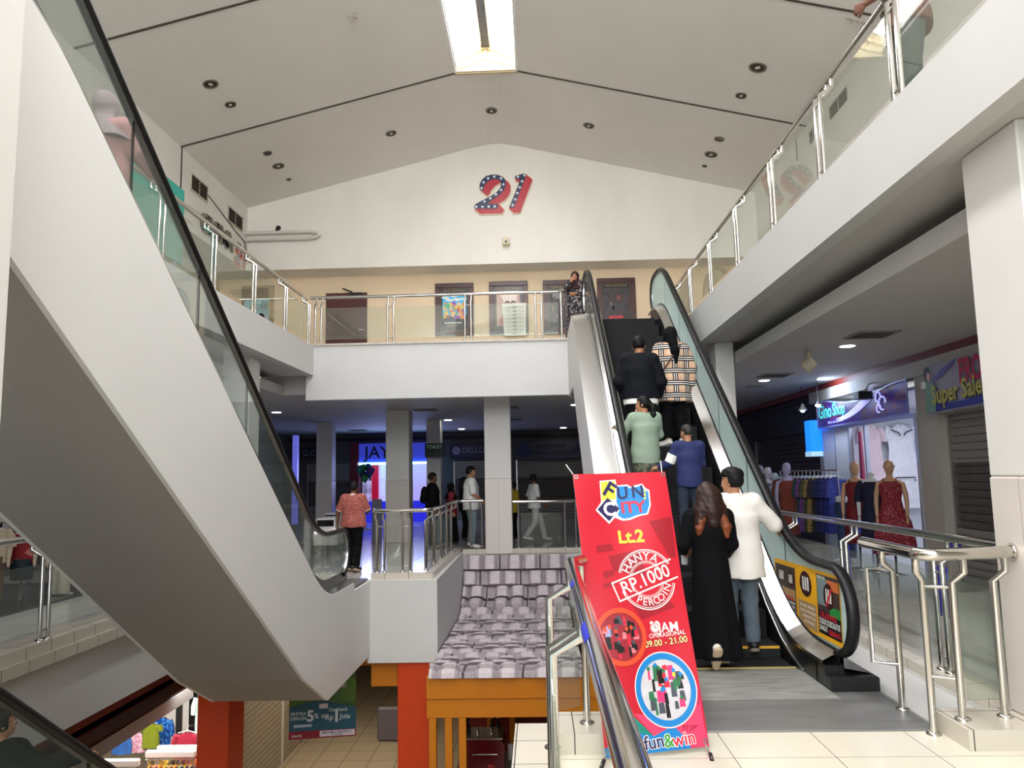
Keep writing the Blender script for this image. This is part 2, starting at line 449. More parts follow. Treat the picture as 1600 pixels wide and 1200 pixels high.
# joints across the ceiling
j = MB()
for y in (15.0, 11.3, 7.2):
    for (a, b) in ((ROOF[0], ROOF[1]), (ROOF[5], ROOF[6])):
        j.bar((a[0], y, a[1] - 0.003), (b[0], y, b[1] - 0.003), 0.045, 0.02)
j.box(XL - 0.005, XL + 0.012, 15.02, 15.06, 6.94, ZC); j.box(XR - 0.012, XR + 0.005, 15.6, 15.64, 6.5, ZC)
struct('trim_6', j, GROOVE)
# skylight box, its frames and central beam
k = MB()
k.box(-1.53, -1.48, -6, 15.0, 9.95, 10.36); k.box(-0.26, -0.21, -6, 15.0, 9.95, 10.36)
k.box(-1.48, -0.26, 14.955, 14.978, 9.968, 10.21, 1); k.prism([(-1.53, 9.95), (-0.21, 9.95), (-0.21, 10.4), (-0.87, 10.72), (-1.53, 10.4)], 15.0, 15.06, lambda a, b, t: (a, t, b), 1)
k.prism([(-1.53, 9.95), (-0.21, 9.95), (-0.21, 10.4), (-0.87, 10.72), (-1.53, 10.4)], -6.06, -6.0, lambda a, b, t: (a, t, b))
struct('trim_7', k, [mat('white_skylight_wall', (250, 248, 244), 0.6), mat('cream_skylight_wall', (206, 188, 146), 0.6)])
k = MB()
for y in (14.98,):
    k.bar((-1.48, y - 0.03, 10.2), (-0.87, y - 0.03, 10.48), 0.03, 0.03); k.bar((-0.26, y - 0.03, 10.2), (-0.87, y - 0.03, 10.48), 0.03, 0.03)
    k.bar((-1.48, y - 0.03, 10.02), (-0.87, y - 0.03, 10.22), 0.03, 0.03); k.bar((-0.26, y - 0.03, 10.02), (-0.87, y - 0.03, 10.22), 0.03, 0.03)
    k.bar((-0.87, y - 0.03, 10.0), (-0.87, y - 0.03, 10.6), 0.025, 0.03, up=(0, 1, 0))
k.box(-0.97, -0.955, -6, 15, 10.44, 10.5); k.box(-0.785, -0.77, -6, 15, 10.44, 10.5)
struct('trim_8', k, mat('cream_skylight_frame', (226, 204, 160), 0.5))
k = MB(); k.box(-0.95, -0.79, -6, 15, 10.46, 10.6)
struct('trim_9', k, mat('dirty_grey_beam', (92, 92, 98), 0.6, var=0.6, vscale=3))
k = MB()
k.bar((-1.53, -6, 10.40), (-1.53, 15, 10.40), 0.05, 0.02)
for s in (1, -1):
    x0 = -0.87 + s * 0.66; k.strip([(x0, -6, 10.43), (x0, 15.0, 10.43)], [(-0.87, -6, 10.75), (-0.87, 15.0, 10.75)])
struct('window_1', k, mat('translucent_sheet', (250, 250, 248), 0.5, emit=3.0))
# glazed front behind the viewer
k = MB()
k.box(XL - 1.5, XR + 4, -8.1, -8, -4.5, 0.3); k.box(XL - 1.5, -6.6, -8.1, -8, 0.3, 9.6); k.box(4.8, XR + 4, -8.1, -8, 0.3, 9.6); k.box(-6.6, 4.8, -8.1, -8, 9.4, 10.3)
struct('wall_front', k, WHITE)
k = MB(); k.box(-6.6, 4.8, -8.06, -8.04, 0.3, 9.4); struct('window_2', k, glass_mat('front_glazing'))

# --- outer walls of the middle floor, mostly shut shops ---
k = MB(); k.box(-11, 9.3, 31, 31.2, 0, 3.5); struct('wall_back', k, DARKWALL)
k = MB(); k.box(-10.2, -10.0, 13, 31, 0, 3.5); k.box(-10.2, -10.0, -8, 13, 0, 3.5); struct('wall_left', k, DARKWALL)
# --- ground floor ---
k = MB(); k.box(-16, 9.5, -8, 34, -4.7, -4.5); struct('floor', k, FLOOR0)
k = MB(); k.box(-16, -5.45, -8, 34, -1.32, -1.2); k.box(-5.45, -1.8, 13.85, 34, -1.34, -1.2); k.box(-1.8, 0.7, 17.85, 34, -1.32, -1.2); k.box(0.7, 9.5, 13.3, 34, -1.32, -1.2); k.box(2.6, 9.5, -8, 13.3, -1.32, -1.2); k.box(-0.19, 2.6, -8, 5.4, -1.32, -1.3)
struct('ceiling', k, SOFFIT)
k = MB(); k.box(-16, 9.5, 33, 33.2, -4.5, -1.2); k.box(-16.2, -16, -8, 33, -4.5, -1.2); k.box(9.3, 9.5, -8, 33, -4.5, -1.2)
struct('wall_back', k, mat('ground_floor_wall', (150, 120, 92), 0.6))
# ================================================================ escalators
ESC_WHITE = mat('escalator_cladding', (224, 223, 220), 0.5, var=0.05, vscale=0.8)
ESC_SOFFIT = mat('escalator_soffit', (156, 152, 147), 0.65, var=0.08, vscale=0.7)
DECK = mat('brushed_deck', (222, 222, 220), 0.22, 1.0, bump=0.05, bscale=3)
RUBBER = mat('handrail_rubber', (14, 14, 15), 0.45, spec=0.35)
SKIRT = mat('black_skirt', (22, 22, 24), 0.35)
TEAL_GLASS = glass_mat('teal_balustrade', (0.72, 0.9, 0.86), 1.0, 0.66, (212, 232, 228))
CLEAR_GLASS = glass_mat('clear_balustrade', (0.87, 0.91, 0.89), 1.2, 0.05, (200, 214, 210))
def step_mat():
    m = bpy.data.materials.new('grooved_step'); m.use_nodes = True; nt = m.node_tree; b = nt.nodes['Principled BSDF']
    tc = nt.nodes.new('ShaderNodeTexCoord'); wv = nt.nodes.new('ShaderNodeTexWave'); wv.inputs['Scale'].default_value = 32
    wv.bands_direction = 'X'; nt.links.new(tc.outputs['Object'], wv.inputs['Vector'])
    r = nt.nodes.new('ShaderNodeValToRGB'); r.color_ramp.elements[0].color = (0.003, 0.003, 0.0035, 1); r.color_ramp.elements[1].color = (0.024, 0.024, 0.026, 1)
    nt.links.new(wv.outputs['Fac'], r.inputs[0]); nt.links.new(r.outputs[0], b.inputs['Base Color'])
    bp = nt.nodes.new('ShaderNodeBump'); bp.inputs['Strength'].default_value = 0.5; bp.inputs['Distance'].default_value = 0.005
    nt.links.new(wv.outputs['Fac'], bp.inputs['Height']); nt.links.new(bp.outputs[0], b.inputs['Normal'])
    b.inputs['Roughness'].default_value = 0.6; b.inputs['Specular IOR Level'].default_value = 0.25
    return m
STEPM = step_mat()
YEL = mat('yellow_step_edge', (214, 160, 40), 0.5)

class Escalator:
    """s runs along the travel from the lower comb (0) to the upper comb (S)"""
    def __init__(e, y0, dirn, x0, x1, z0, H=4.5, flat=0.30):
        e.y0, e.d, e.x0, e.x1, e.z0, e.H = y0, dirn, x0, x1, z0, H
        e.tan = math.tan(math.radians(35)); e.run = H / e.tan; e.fl = flat; e.S = e.run + 2 * flat
    def y(e, s): return e.y0 + e.d * s
    def nose(e, s, soft=0.55):
        # flat - slope - flat with rounded transitions
        def integ(u):                          # smoothed ramp
            if u <= -soft: return 0.0
            if u >= soft: return u
            return (u + soft) ** 2 / (4 * soft)
        return e.z0 + e.tan * (integ(s - e.fl) - integ(s - e.fl - e.run))
    def line(e, h, s0, s1, n=44):
        return [(s0 + (s1 - s0) * i / n, e.nose(s0 + (s1 - s0) * i / n) + h) for i in range(n + 1)]
    def rail_path(e, hb=0.93, lo=-0.95, hi=0.95, r=0.33):
        """handrail centre line: loops round both newels"""
        a = lo + r; b = e.S + hi - r
        zb = e.z0 + hb; zt = e.z0 + e.H + hb
        P = []
        for k in range(0, 13):
            t = math.pi * (-0.5 - k / 12.0); P.append((a + r * math.cos(t), zb - r + r * math.sin(t)))
        P += e.line(hb, a + 0.02, b - 0.02, 60)
        for k in range(1, 13):
            t = math.pi * (0.5 - k / 12.0); P.append((b + r * math.cos(t), zt - r + r * math.sin(t)))
        return P
def build_escalator(e, label, outer_l, outer_r, deck_l, deck_r, glass_l, glass_r, soff=1.2, lo=-0.95, hi=0.95, steps=True, trans_only=False, lower_ext=None, name='escalator', base_dark=True, newel=0.93, sides='lr', upper_end=0.7):
    t = thing(name, ((e.x0 + e.x1) / 2, e.y(0), e.z0), label, 'escalator')
    P3 = lambda x, s, z: (x, e.y(s), z)
    # truss cladding: two white sides and a sloping soffit
    bl = lo + 0.25 if lower_ext is None else lower_ext
    top = ([(bl, e.z0 - 0.01), (lo + 0.2, e.z0 - 0.01)] if bl < lo + 0.2 else []) + e.line(0.10, lo + 0.25, e.S + upper_end, 60)
    s_end = e.S + upper_end
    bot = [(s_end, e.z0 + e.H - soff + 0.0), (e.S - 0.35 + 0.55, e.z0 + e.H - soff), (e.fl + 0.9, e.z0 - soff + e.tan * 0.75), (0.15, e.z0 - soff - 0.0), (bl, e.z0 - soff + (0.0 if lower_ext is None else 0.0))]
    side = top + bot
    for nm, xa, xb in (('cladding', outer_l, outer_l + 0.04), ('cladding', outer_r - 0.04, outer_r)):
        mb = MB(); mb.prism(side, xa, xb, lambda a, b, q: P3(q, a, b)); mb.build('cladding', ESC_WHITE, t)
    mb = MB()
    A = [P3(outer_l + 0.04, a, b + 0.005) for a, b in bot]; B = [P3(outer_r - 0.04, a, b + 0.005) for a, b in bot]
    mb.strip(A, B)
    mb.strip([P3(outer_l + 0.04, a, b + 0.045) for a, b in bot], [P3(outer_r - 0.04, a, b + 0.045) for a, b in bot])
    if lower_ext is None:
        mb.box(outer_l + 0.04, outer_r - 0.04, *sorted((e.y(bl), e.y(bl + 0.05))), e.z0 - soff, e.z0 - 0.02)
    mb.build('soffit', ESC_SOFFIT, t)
    # decks outside and inside each balustrade
    for (xo, xg, xi) in ((outer_l, glass_l, e.x0), (outer_r, glass_r, e.x1)):
        ln = e.line(0.0, lo + 0.3, e.S + min(hi, 0.95) - 0.3, 60)
        mb = MB()
        sg = 1 if xi > xo else -1
        mb.strip([P3(xo, a, b + 0.12) for a, b in ln], [P3(xg - sg * 0.02, a, b + 0.16) for a, b in ln])
        mb.strip([P3(xo, a, b + 0.10) for a, b in ln], [P3(xo, a, b + 0.12) for a, b in ln])
        mb.build('outer_deck', DECK, t)
        mb = MB()
        mb.strip([P3(xg + sg * 0.02, a, b + 0.28) for a, b in ln], [P3(xi - sg * 0.005, a, b + 0.22) for a, b in ln])
        mb.strip([P3(xi - sg * 0.005, a, b + 0.22) for a, b in ln], [P3(xi - sg * 0.005, a, b + 0.19) for a, b in ln])
        mb.strip([P3(xi - sg * 0.005, a, b + 0.19) for a, b in ln], [P3(xg + sg * 0.02, a, b + 0.19) for a, b in ln])
        mb.build('inner_deck', DECK, t)
        mb = MB()
        l2 = e.line(0.0, lo + 0.5, e.S + 0.4, 60)
        mb.strip([P3(xi - sg * 0.02, a, b + 0.2) for a, b in l2], [P3(xi - sg * 0.02, a, b - 0.25) for a, b in l2])
        mb.build('skirt_panel', SKIRT, t)
        mb = MB()
        mb.strip([P3(xg - 0.02, a, b + 0.3) for a, b in ln], [P3(xg - 0.02, a, b + 0.1) for a, b in ln]); mb.strip([P3(xg + 0.02, a, b + 0.3) for a, b in ln], [P3(xg + 0.02, a, b + 0.1) for a, b in ln])
        mb.strip([P3(xg - 0.02, a, b + 0.3) for a, b in ln], [P3(xg + 0.02, a, b + 0.3) for a, b in ln])
        mb.build('glass_channel', SKIRT, t)
    return t, P3
def add_balustrade(e, t, P3, xg, glass_mat_, lo=-0.95, hi=0.95, hb=0.93, r=0.33, joints=True):
    P = e.rail_path(hb, lo, hi, r)
    # handrail: a flattened belt swept along the path
    mb = MB(); n = len(P); rings = []
    pts = [np.array(P3(xg, a, b)) for a, b in P]
    for i in range(n):
        tv = pts[min(i + 1, n - 1)] - pts[max(i - 1, 0)]; tv /= np.linalg.norm(tv)
        nx = np.array((1.0, 0, 0)); nn = np.cross(nx, tv) * (1 if e.d > 0 else -1)
        if i == 0: pass
        ring = []
        for q in range(12):
            a = 2 * math.pi * q / 12; ring.append(pts[i] + nx * 0.05 * math.cos(a) * (1.0 if abs(math.cos(a)) < 0.9 else 0.97) + nn * 0.034 * math.sin(a))
        rings.append(ring)
    vs = [p for rg in rings for p in rg]
    fs = [(i * 12 + q, i * 12 + (q + 1) % 12, (i + 1) * 12 + (q + 1) % 12, (i + 1) * 12 + q) for i in range(n - 1) for q in range(12)]
    mb.add(vs, fs, 0, True); hr = mb.build('handrail', RUBBER, t)
    mb = MB()                                   # polished guide under the belt
    inner = []
    for i in range(n):
        tv = np.array(P[min(i + 1, n - 1)]) - np.array(P[max(i - 1, 0)]); tv /= np.linalg.norm(tv)
        nn = np.array((tv[1], -tv[0])); inner.append(np.array(P[i]) + nn * 0.035)
    for sx in (-0.022, 0.022):
        mb.strip([P3(xg + sx, *(q - 0 * q)) for q in inner], [P3(xg + sx, q[0] + (p[0] - q[0]) * 0.4, q[1] + (p[1] - q[1]) * 0.4) for q, p in zip(inner, P)], 0, True)
    mb.strip([P3(xg - 0.022, *q) for q in inner], [P3(xg + 0.022, *q) for q in inner], 0, True)
    mb.build('handrail_guide', STEEL_B, t)
    # glass: fills between deck line and guide, cut in panels
    a0 = lo + r; b0 = e.S + hi - r
    cuts = [lo, 0.55] + [0.55 + (e.S - 1.1) * k / 5 for k in range(1, 5)] + [e.S - 0.55, e.S + hi]
    def top_at(s):
        z = e.nose(min(max(s, a0), b0)) + hb
        if s < a0: z -= r - math.sqrt(max(0, r * r - (a0 - s) ** 2))
        if s > b0: z -= r - math.sqrt(max(0, r * r - (s - b0) ** 2))
        return z - 0.03
    def bot_at(s):
        z = e.nose(s) + 0.15
        lo_, hi_ = e.z0 + hb - r, e.z0 + e.H + hb - r
        if s < a0: z = max(z, lo_ - math.sqrt(max(0, r * r - (a0 - s) ** 2)))
        if s > b0: z = max(z, hi_ - math.sqrt(max(0, r * r - (s - b0) ** 2)))
        return z
    for c0, c1 in zip(cuts[:-1], cuts[1:]):
        k = 16; ss = [c0 + 0.03 + (c1 - c0 - 0.036) * i / k for i in range(k + 1)]
        mb = MB()
        for sx in (-0.006, 0.006):
            mb.strip([P3(xg + sx, s, bot_at(s)) for s in ss], [P3(xg + sx, s, max(top_at(s), bot_at(s))) for s in ss])
        for s in (ss[0], ss[-1]):
            mb.add([P3(xg - 0.006, s, bot_at(s)), P3(xg + 0.006, s, bot_at(s)), P3(xg + 0.006, s, top_at(s)), P3(xg - 0.006, s, top_at(s))], [(0, 1, 2, 3)])
        mb.build('balustrade_panel', glass_mat_, t)
        if joints and c1 < e.S:
            mb = MB(); mb.add([P3(xg - 0.007, c1 - 0.003, bot_at(c1)), P3(xg - 0.007, c1 + 0.02, bot_at(c1)), P3(xg - 0.007, c1 + 0.02, top_at(c1)), P3(xg - 0.007, c1 - 0.003, top_at(c1)),
                               P3(xg + 0.007, c1 - 0.003, bot_at(c1)), P3(xg + 0.007, c1 + 0.02, bot_at(c1)), P3(xg + 0.007, c1 + 0.02, top_at(c1)), P3(xg + 0.007, c1 - 0.003, top_at(c1))],
                              [(0, 1, 2, 3), (7, 6, 5, 4)])
            mb.build('glass_joint', SKIRT, t)
def add_steps(e, t, P3):
    s = 0.0; k = 0
    while s < e.S - 0.05:
        z = e.nose(s, 0.35) + 0.004; mb = MB()
        zprev = e.nose(s - 0.40, 0.35)
        y0, y1 = sorted((e.y(s), e.y(s + 0.398)))
        mb.box(e.x0 + 0.004, e.x1 - 0.004, y0, y1, min(zprev, z) - 0.06, z, 0)
        ye = e.y(s + 0.008)
        mb.box(e.x0 + 0.01, e.x1 - 0.01, *sorted((e.y(s - 0.001), e.y(s + 0.014))), z - 0.02, z + 0.001, 1 if k < 2 else 0)
        mb.build('step', [STEPM, YEL], t); s += 0.40; k += 1
def add_plate(e, t, P3, s0, s1, z, x0, x1, name='landing_plate', mm=None):
    mb = MB(); mb.bbox(x0, x1, *sorted((e.y(s0), e.y(s1))), z - 0.03, z + 0.012, 0.004)
    return mb.build(name, mm or PLATE, t)
PLATE = mat('worn_steel_plate', (150, 149, 146), 0.4, 0.45, var=0.35, vscale=2.2, stretch=(0.6, 3.0, 1))
PLATE_SCUFF = mat('scuffed_steel_plate', (178, 178, 170), 0.5, 0.3, var=0.55, vscale=5.0, stretch=(0.7, 5.0, 1))

# ---- the right one, going up and away from the viewer ----
ER = Escalator(6.95, 1, 1.18, 2.18, 0.0)
tR, P3R = build_escalator(ER, 'escalator carrying people up on the right, teal glass sides and yellow safety notice', 0.69, 2.56, 1.0, 2.4, 1.0, 2.33, upper_end=2.05)
add_balustrade(ER, tR, P3R, 2.33, TEAL_GLASS)
add_balustrade(ER, tR, P3R, 0.99, CLEAR_GLASS)
add_steps(ER, tR, P3R)
add_plate(ER, tR, P3R, -1.63, 0.0, 0.0, 0.62, 2.56)
mb = MB(); mb.box(1.0, 2.2, ER.y(-0.94), ER.y(-0.1), 0.0125, 0.015); mb.build('worn_tread_patch', PLATE_SCUFF, tR)
mb = MB(); mb.box(1.18, 2.18, ER.y(-0.02), ER.y(0.0), 0.0, 0.022); mb.build('comb_plate', mat('comb_yellow', (196, 176, 110), 0.4, 0.5), tR)
mb = MB(); mb.bbox(2.205, 2.575, ER.y(-0.76), ER.y(0.35), 0.013, 0.118, 0.01); mb.bbox(2.205, 2.36, ER.y(-0.64), ER.y(0.35), 0.1, 0.185, 0.008); mb.build('newel_base', SKIRT, tR)
mb = MB(); mb.bbox(0.68, 1.155, ER.y(-0.76), ER.y(0.35), 0.013, 0.118, 0.01); mb.bbox(1.0, 1.155, ER.y(-0.64), ER.y(0.35), 0.1, 0.185, 0.008); mb.build('newel_base', SKIRT, tR)
mb = MB(); mb.tube([P3R(2.19, s, ER.nose(s) + h) for s, h in ((1.6, 0.08), (1.2, 0.07), (0.8, 0.055), (0.4, 0.05), (0.1, 0.045), (-0.15, 0.03))], 0.016, 8)
mb.build('skirt_brush', STEEL_B, tR)
add_plate(ER, tR, P3R, ER.S, ER.S + 2.0, 4.5, 0.74, 2.54)
mb = MB(); mb.box(0.73, 2.54, ER.y(ER.S + 0.1), 16.3, 3.31, 4.46); mb.build('upper_landing', ESC_WHITE, tR)

# ---- the left one, coming down and away from the viewer ----
EL = Escalator(10.72, -1, -4.1, -3.1, 0.0)
tL, P3L = build_escalator(EL, 'long white escalator sloping down from upper left with black handrail', -4.42, -2.85, -4.2, -2.95, -4.3, -2.97, soff=1.22, lo=-1.55, hi=0.95, lower_ext=-2.41)
add_balustrade(EL, tL, P3L, -2.97, CLEAR_GLASS, lo=-1.35)
add_balustrade(EL, tL, P3L, -4.3, CLEAR_GLASS, lo=-1.35)
add_steps(EL, tL, P3L)
add_plate(EL, tL, P3L, -2.6, 0.0, 0.0, -4.4, -2.92)

# ---- the lower left one, down to the ground floor ----
EB = Escalator(10.49, -1, -4.1, -3.1, -4.5)
tB, P3B = build_escalator(EB, 'lower escalator going down to the ground floor in the bottom left corner', -4.4, -2.85, -4.2, -2.95, -4.3, -2.97, soff=0.9, lower_ext=-1.2, upper_end=0.7)
add_balustrade(EB, tB, P3B, -2.97, glass_mat('lower_balustrade', (0.9, 0.93, 0.92), 1.0, 0.04))
add_balustrade(EB, tB, P3B, -4.3, glass_mat('lower_balustrade', (0.9, 0.93, 0.92), 1.0, 0.04))
add_steps(EB, tB, P3B)
# ================================================================ railings
RAILGLASS = glass_mat('railing_glass', (0.9, 0.93, 0.9), 0.75, 0.04, (214, 220, 206))
def unit(v): v = np.array(v, float); return v / np.linalg.norm(v)
def railing(label, path, z0, pairs, off, h=1.04, r=0.035, pr=0.022, gap=0.13, kink=0.13, panels=None, group=None, sq=False, singles=(), straight=False):
    """path: handrail corners (x, y); pairs: (x, y) centres of twin posts; off: direction in which the posts stand off the rail"""
    cx = sum(p[0] for p in path) / len(path); cy = sum(p[1] for p in path) / len(path)
    t = thing('railing', (cx, cy, z0), label, 'railing')
    zt = z0 + h
    P = [np.array((p[0], p[1], zt + (p[2] if len(p) > 2 else 0))) for p in path]
    pts = [P[0]]                                  # rounded corners
    for i in range(1, len(P) - 1):
        a, b = unit(P[i - 1] - P[i]), unit(P[i + 1] - P[i])
        rr = min(0.12, np.linalg.norm(P[i - 1] - P[i]) * 0.45, np.linalg.norm(P[i + 1] - P[i]) * 0.45)
        for k in range(7):
            u = k / 6.0; pts.append(P[i] + a * rr * (1 - u) ** 2 + b * rr * u ** 2)
    pts.append(P[-1])
    MB().tube(pts, r, 16).build('handrail', STEEL, t)
    def post(x, y, o, zb=None):
        zf = z0 if zb is None else zb
        o = np.array((o[0], o[1], 0.0)); b = np.array((x, y, 0.0))
        mb = MB()
        foot = b + o * kink
        if straight:
            mb.tube([(*foot[:2], z0), (*foot[:2], zt - r * 0.5)], pr, 10)
        else:
            mb.tube([(*foot[:2], zf), (*foot[:2], z0 + h - 0.185), (*(b + o * 0.004)[:2], z0 + h - 0.115), (*(b + o * 0.01)[:2], zt - r * 0.5)], pr, 10)
        mb.lathe([(pr * 2.0, 0), (pr * 2.0, 0.008), (pr * 1.3, 0.018)], (foot[0], foot[1], zf), 12)
        mb.build('post', STEEL, t)
        return foot
    ends = []
    for q in pairs:
        x, y, o, d = q                            # centre, stand-off, direction along the rail
        d = unit((*d, 0)); fa = post(x - d[0] * gap / 2, y - d[1] * gap / 2, o); fb = post(x + d[0] * gap / 2, y + d[1] * gap / 2, o)
        mb = MB()
        for zz in (z0 + 0.1, z0 + h - 0.27):
            mb.tube([(fa[0], fa[1], zz), (fb[0], fb[1], zz)], 0.011, 8)
        mb.build('crossbar', STEEL, t)
        ends.append((fa, fb))
    for q in singles: post(*q)
    for (a, b) in (panels or []):
        a = np.array(a, float); b = np.array(b, float); n = unit((-(b - a)[1], (b - a)[0])) * 0.005
        mb = MB(); za, zb = z0 + 0.1, z0 + h - 0.26
        vs = [(*(a - n), za), (*(b - n), za), (*(b - n), zb), (*(a - n), zb), (*(a + n), za), (*(b + n), za), (*(b + n), zb), (*(a + n), zb)]
        mb.add(vs, [(0, 1, 2, 3), (7, 6, 5, 4), (3, 2, 6, 7), (0, 4, 5, 1), (1, 5, 6, 2), (0, 3, 7, 4)])
        mb.build('glass_panel', RAILGLASS, t)
    return t
def run_y(x, ys, o, gap=0.13, first=None, last=None):
    """twin posts at ys along y and the panes between them"""
    pr = [(x, y, o, (0, 1)) for y in ys]
    fx = x + o[0] * 0.13
    cuts = ([first] if first is not None else []) + list(ys) + ([last] if last is not None else [])
    pn = [((fx, a + 0.11), (fx, b - 0.11)) for a, b in zip(cuts[:-1], cuts[1:])]
    return pr, pn
def run_x(y, xs, o, first=None, last=None):
    pr = [(x, y, o, (1, 0)) for x in xs]
    fy = y + o[1] * 0.13
    cuts = ([first] if first is not None else []) + list(xs) + ([last] if last is not None else [])
    pn = [((a + 0.11, fy), (b - 0.11, fy)) for a, b in zip(cuts[:-1], cuts[1:])]
    return pr, pn
# upper floor
pr, pn = run_y(2.98, [2.5, 4.1, 5.75, 7.35, 8.9, 10.55, 12.2, 13.8, 15.4], (-1, 0), first=0.5)
pr2, pn2 = run_x(16.12, [2.72], (0, -1))
railing('upper floor railing on the right, steel rail and glass above the white balcony', [(2.98, 0.3), (2.98, 16.12), (2.6, 16.12)], 4.5, pr + pr2, (-1, 0), panels=pn)
pr, pn = run_y(-4.86, [3.0, 4.6, 6.2, 7.8, 9.4, 11.0, 12.65, 14.3, 15.8], (1, 0), first=1.5)
railing('upper floor railing on the left, below the cinema lettering', [(-4.86, 1.2), (-4.86, 16.06)], 4.5, pr, (1, 0), panels=pn)
pr, pn = run_x(16.16, [-4.6, -3.05, -1.4, 0.1], (0, -1), last=0.62)
railing('upper floor railing along the back, in front of the film posters', [(-4.82, 16.16), (0.55, 16.16), (0.64, 16.2, 0.05)], 4.54, pr, (0, -1), panels=pn, singles=[(0.58, 16.16, (0, -1))])
# middle floor
pr, pn = run_y(3.36, [6.5, 8.45, 10.35, 12.2, 14.1, 16.0, 17.3], (-1, 0), first=5.45)
railing('long steel railing along the right corridor, in front of the clothes shops', [(3.36, 5.36), (3.36, 17.4)], 0.08, pr, (-1, 0), panels=pn)
pr, pn = run_y(-1.84, [13.6, 14.6, 15.6, 16.6, 17.5], (-1, 0))
pr2, pn2 = run_x(13.26, [-2.72, -2.28], (0, 1))
railing('steel railing round the white landing at the foot of the left escalator', [(-2.86, 13.5), (-2.82, 13.26), (-1.84, 13.26), (-1.84, 17.74), (-1.25, 17.74)], 0.1, pr + pr2, (0, 1), panels=pn + pn2 + [((-2.14, 13.36), (-1.98, 13.36))], singles=[(-1.55, 17.74, (0, 1)), (-1.3, 17.74, (0, 1))])
railing('steel railing at the back of the void, right of the tall white column', [(-0.58, 17.74), (0.85, 17.74), (0.95, 18.0)], 0.06, [], (0, 1), panels=[((-0.4, 17.84), (0.52, 17.84))], singles=[(-0.46, 17.74, (0, 1)), (0.6, 17.74, (0, 1)), (0.85, 17.78, (0, 1))])
pr, pn = run_y(-5.3, [0.4, 2.6, 5.2, 8.1, 10.4, 12.6], (1, 0))
railing('steel railing at the far left, in front of the dressed shop dummies', [(-5.3, -2), (-5.3, 12.9)], 0.1, pr, (1, 0), panels=pn)
# beside the viewer
railing('large shiny railing in the foreground, left of the red banner', [(0.15, -0.6), (0.19, 4.93), (0.275, 5.06)], 0.12, [(0.15, 1.1, (-1, 0), (0, 1)), (0.17, 3.35, (-1, 0), (0, 1))], (-1, 0), h=1.03, r=0.036, pr=0.024,
        panels=[((0.045, 3.5), (0.045, 4.6)), ((0.04, 1.3), (0.04, 3.2)), ((0.1, 5.1), (0.24, 5.18))], singles=[(0.18, 4.72, (-1, 0)), (0.26, 5.04, (0.15, 0.9))])
t = railing('short bent steel railing joined to the white column on the right', [(3.06, 5.16), (2.5, 5.06), (2.42, 5.12), (2.44, 6.0)], 0.12, [], (0, 1), h=1.03, r=0.041, pr=0.024,
        panels=[((2.7, 5.2), (2.93, 5.24))], singles=[(2.69, 5.09, (-0.4, 0.5)), (2.98, 5.14, (-0.4, 0.5)), (2.42, 5.16, (0.62, 0.75), 0.0), (2.43, 5.68, (0.75, 0.45), 0.013)])
for (x, y) in ((2.45, 5.73),):
    MB().tube([(x + 0.07, y, 0.98), (x - 0.07, y + 0.1, 0.98), (x - 0.07, y + 0.1, 0.32), (x + 0.07, y, 0.32)], 0.016, 8).build('end_frame', STEEL, t)
for zz in (0.36, 0.93): MB().tube([(2.5, 5.25, zz), (2.64, 5.16, zz)], 0.011, 8).build('crossbar', STEEL, t)
mb = MB(); mb.lathe([(0.055, 0), (0.055, 0.012), (0.04, 0.02)], (3.05 - 0.02, 5.155, 1.15), 16, axis=0); mb.build('wall_flange', STEEL, t)
STICKER_GLINT = mat('blue_sticker_glint', (44, 52, 190), 0.35)
fg_ = [o for o in bpy.data.objects if o.get('label', '').startswith('large shiny railing')][0]
for y0, y1 in ((2.55, 2.82), (3.75, 3.9)):          # blue label stickers on the tube
    mb = MB(); x = lambda y: 0.15 + 0.04 * (y + 0.6) / 5.55
    mb.strip([V(x(y0) + 0.0368 * math.cos(a), y0, 1.15 + 0.0368 * math.sin(a)) for a in (2.1, 2.35, 2.6, 2.85)], [V(x(y1) + 0.0368 * math.cos(a), y1, 1.15 + 0.0368 * math.sin(a)) for a in (2.1, 2.35, 2.6, 2.85)], 0, True); mb.build('sticker_glint', STICKER_GLINT, fg_)
lr_ = [o for o in bpy.data.objects if o.get('label', '').startswith('long steel railing')][0]
for y in (6.5, 8.45, 10.35):  # blue reflections on the posts, put on as coloured strips
    for k in (-1, 1):
        yy = y + k * 0.065; MB().box(3.372, 3.39, yy - 0.012, yy + 0.03, 1.02, 1.085).build('sticker_glint', STICKER_GLINT, lr_)
        MB().box(3.255, 3.262, yy - 0.012, yy + 0.02, 0.5, 0.9).build('sticker_glint', STICKER_GLINT, lr_)
# ================================================================ things on the upper walls and ceiling
def plane(o, u, v):
    o, u, v = (np.array(q, float) for q in (o, u, v)); n = np.cross(u, v); n /= np.linalg.norm(n)
    return lambda a, b, h=0.0: o + u * a + v * b + n * h
def poly_at(mb, f, pts, h0, h1, mi=0):
    """polygon of plane coordinates raised from h0 to h1 (counter-clockwise seen from the front)"""
    n = len(pts)
    A = sum(pts[i][0] * pts[(i + 1) % n][1] - pts[(i + 1) % n][0] * pts[i][1] for i in range(n))
    if A < 0: pts = pts[::-1]
    vs = [f(a, b, h0) for a, b in pts] + [f(a, b, h1) for a, b in pts]
    mb.add(vs, [tuple(range(n, 2 * n))] + ([(i, (i + 1) % n, n + (i + 1) % n, n + i) for i in range(n)] if h1 != h0 else []), mi)
def rect(mb, f, a0, a1, b0, b1, h0, h1, mi=0): poly_at(mb, f, [(a0, b0), (a1, b0), (a1, b1), (a0, b1)], h0, h1, mi)
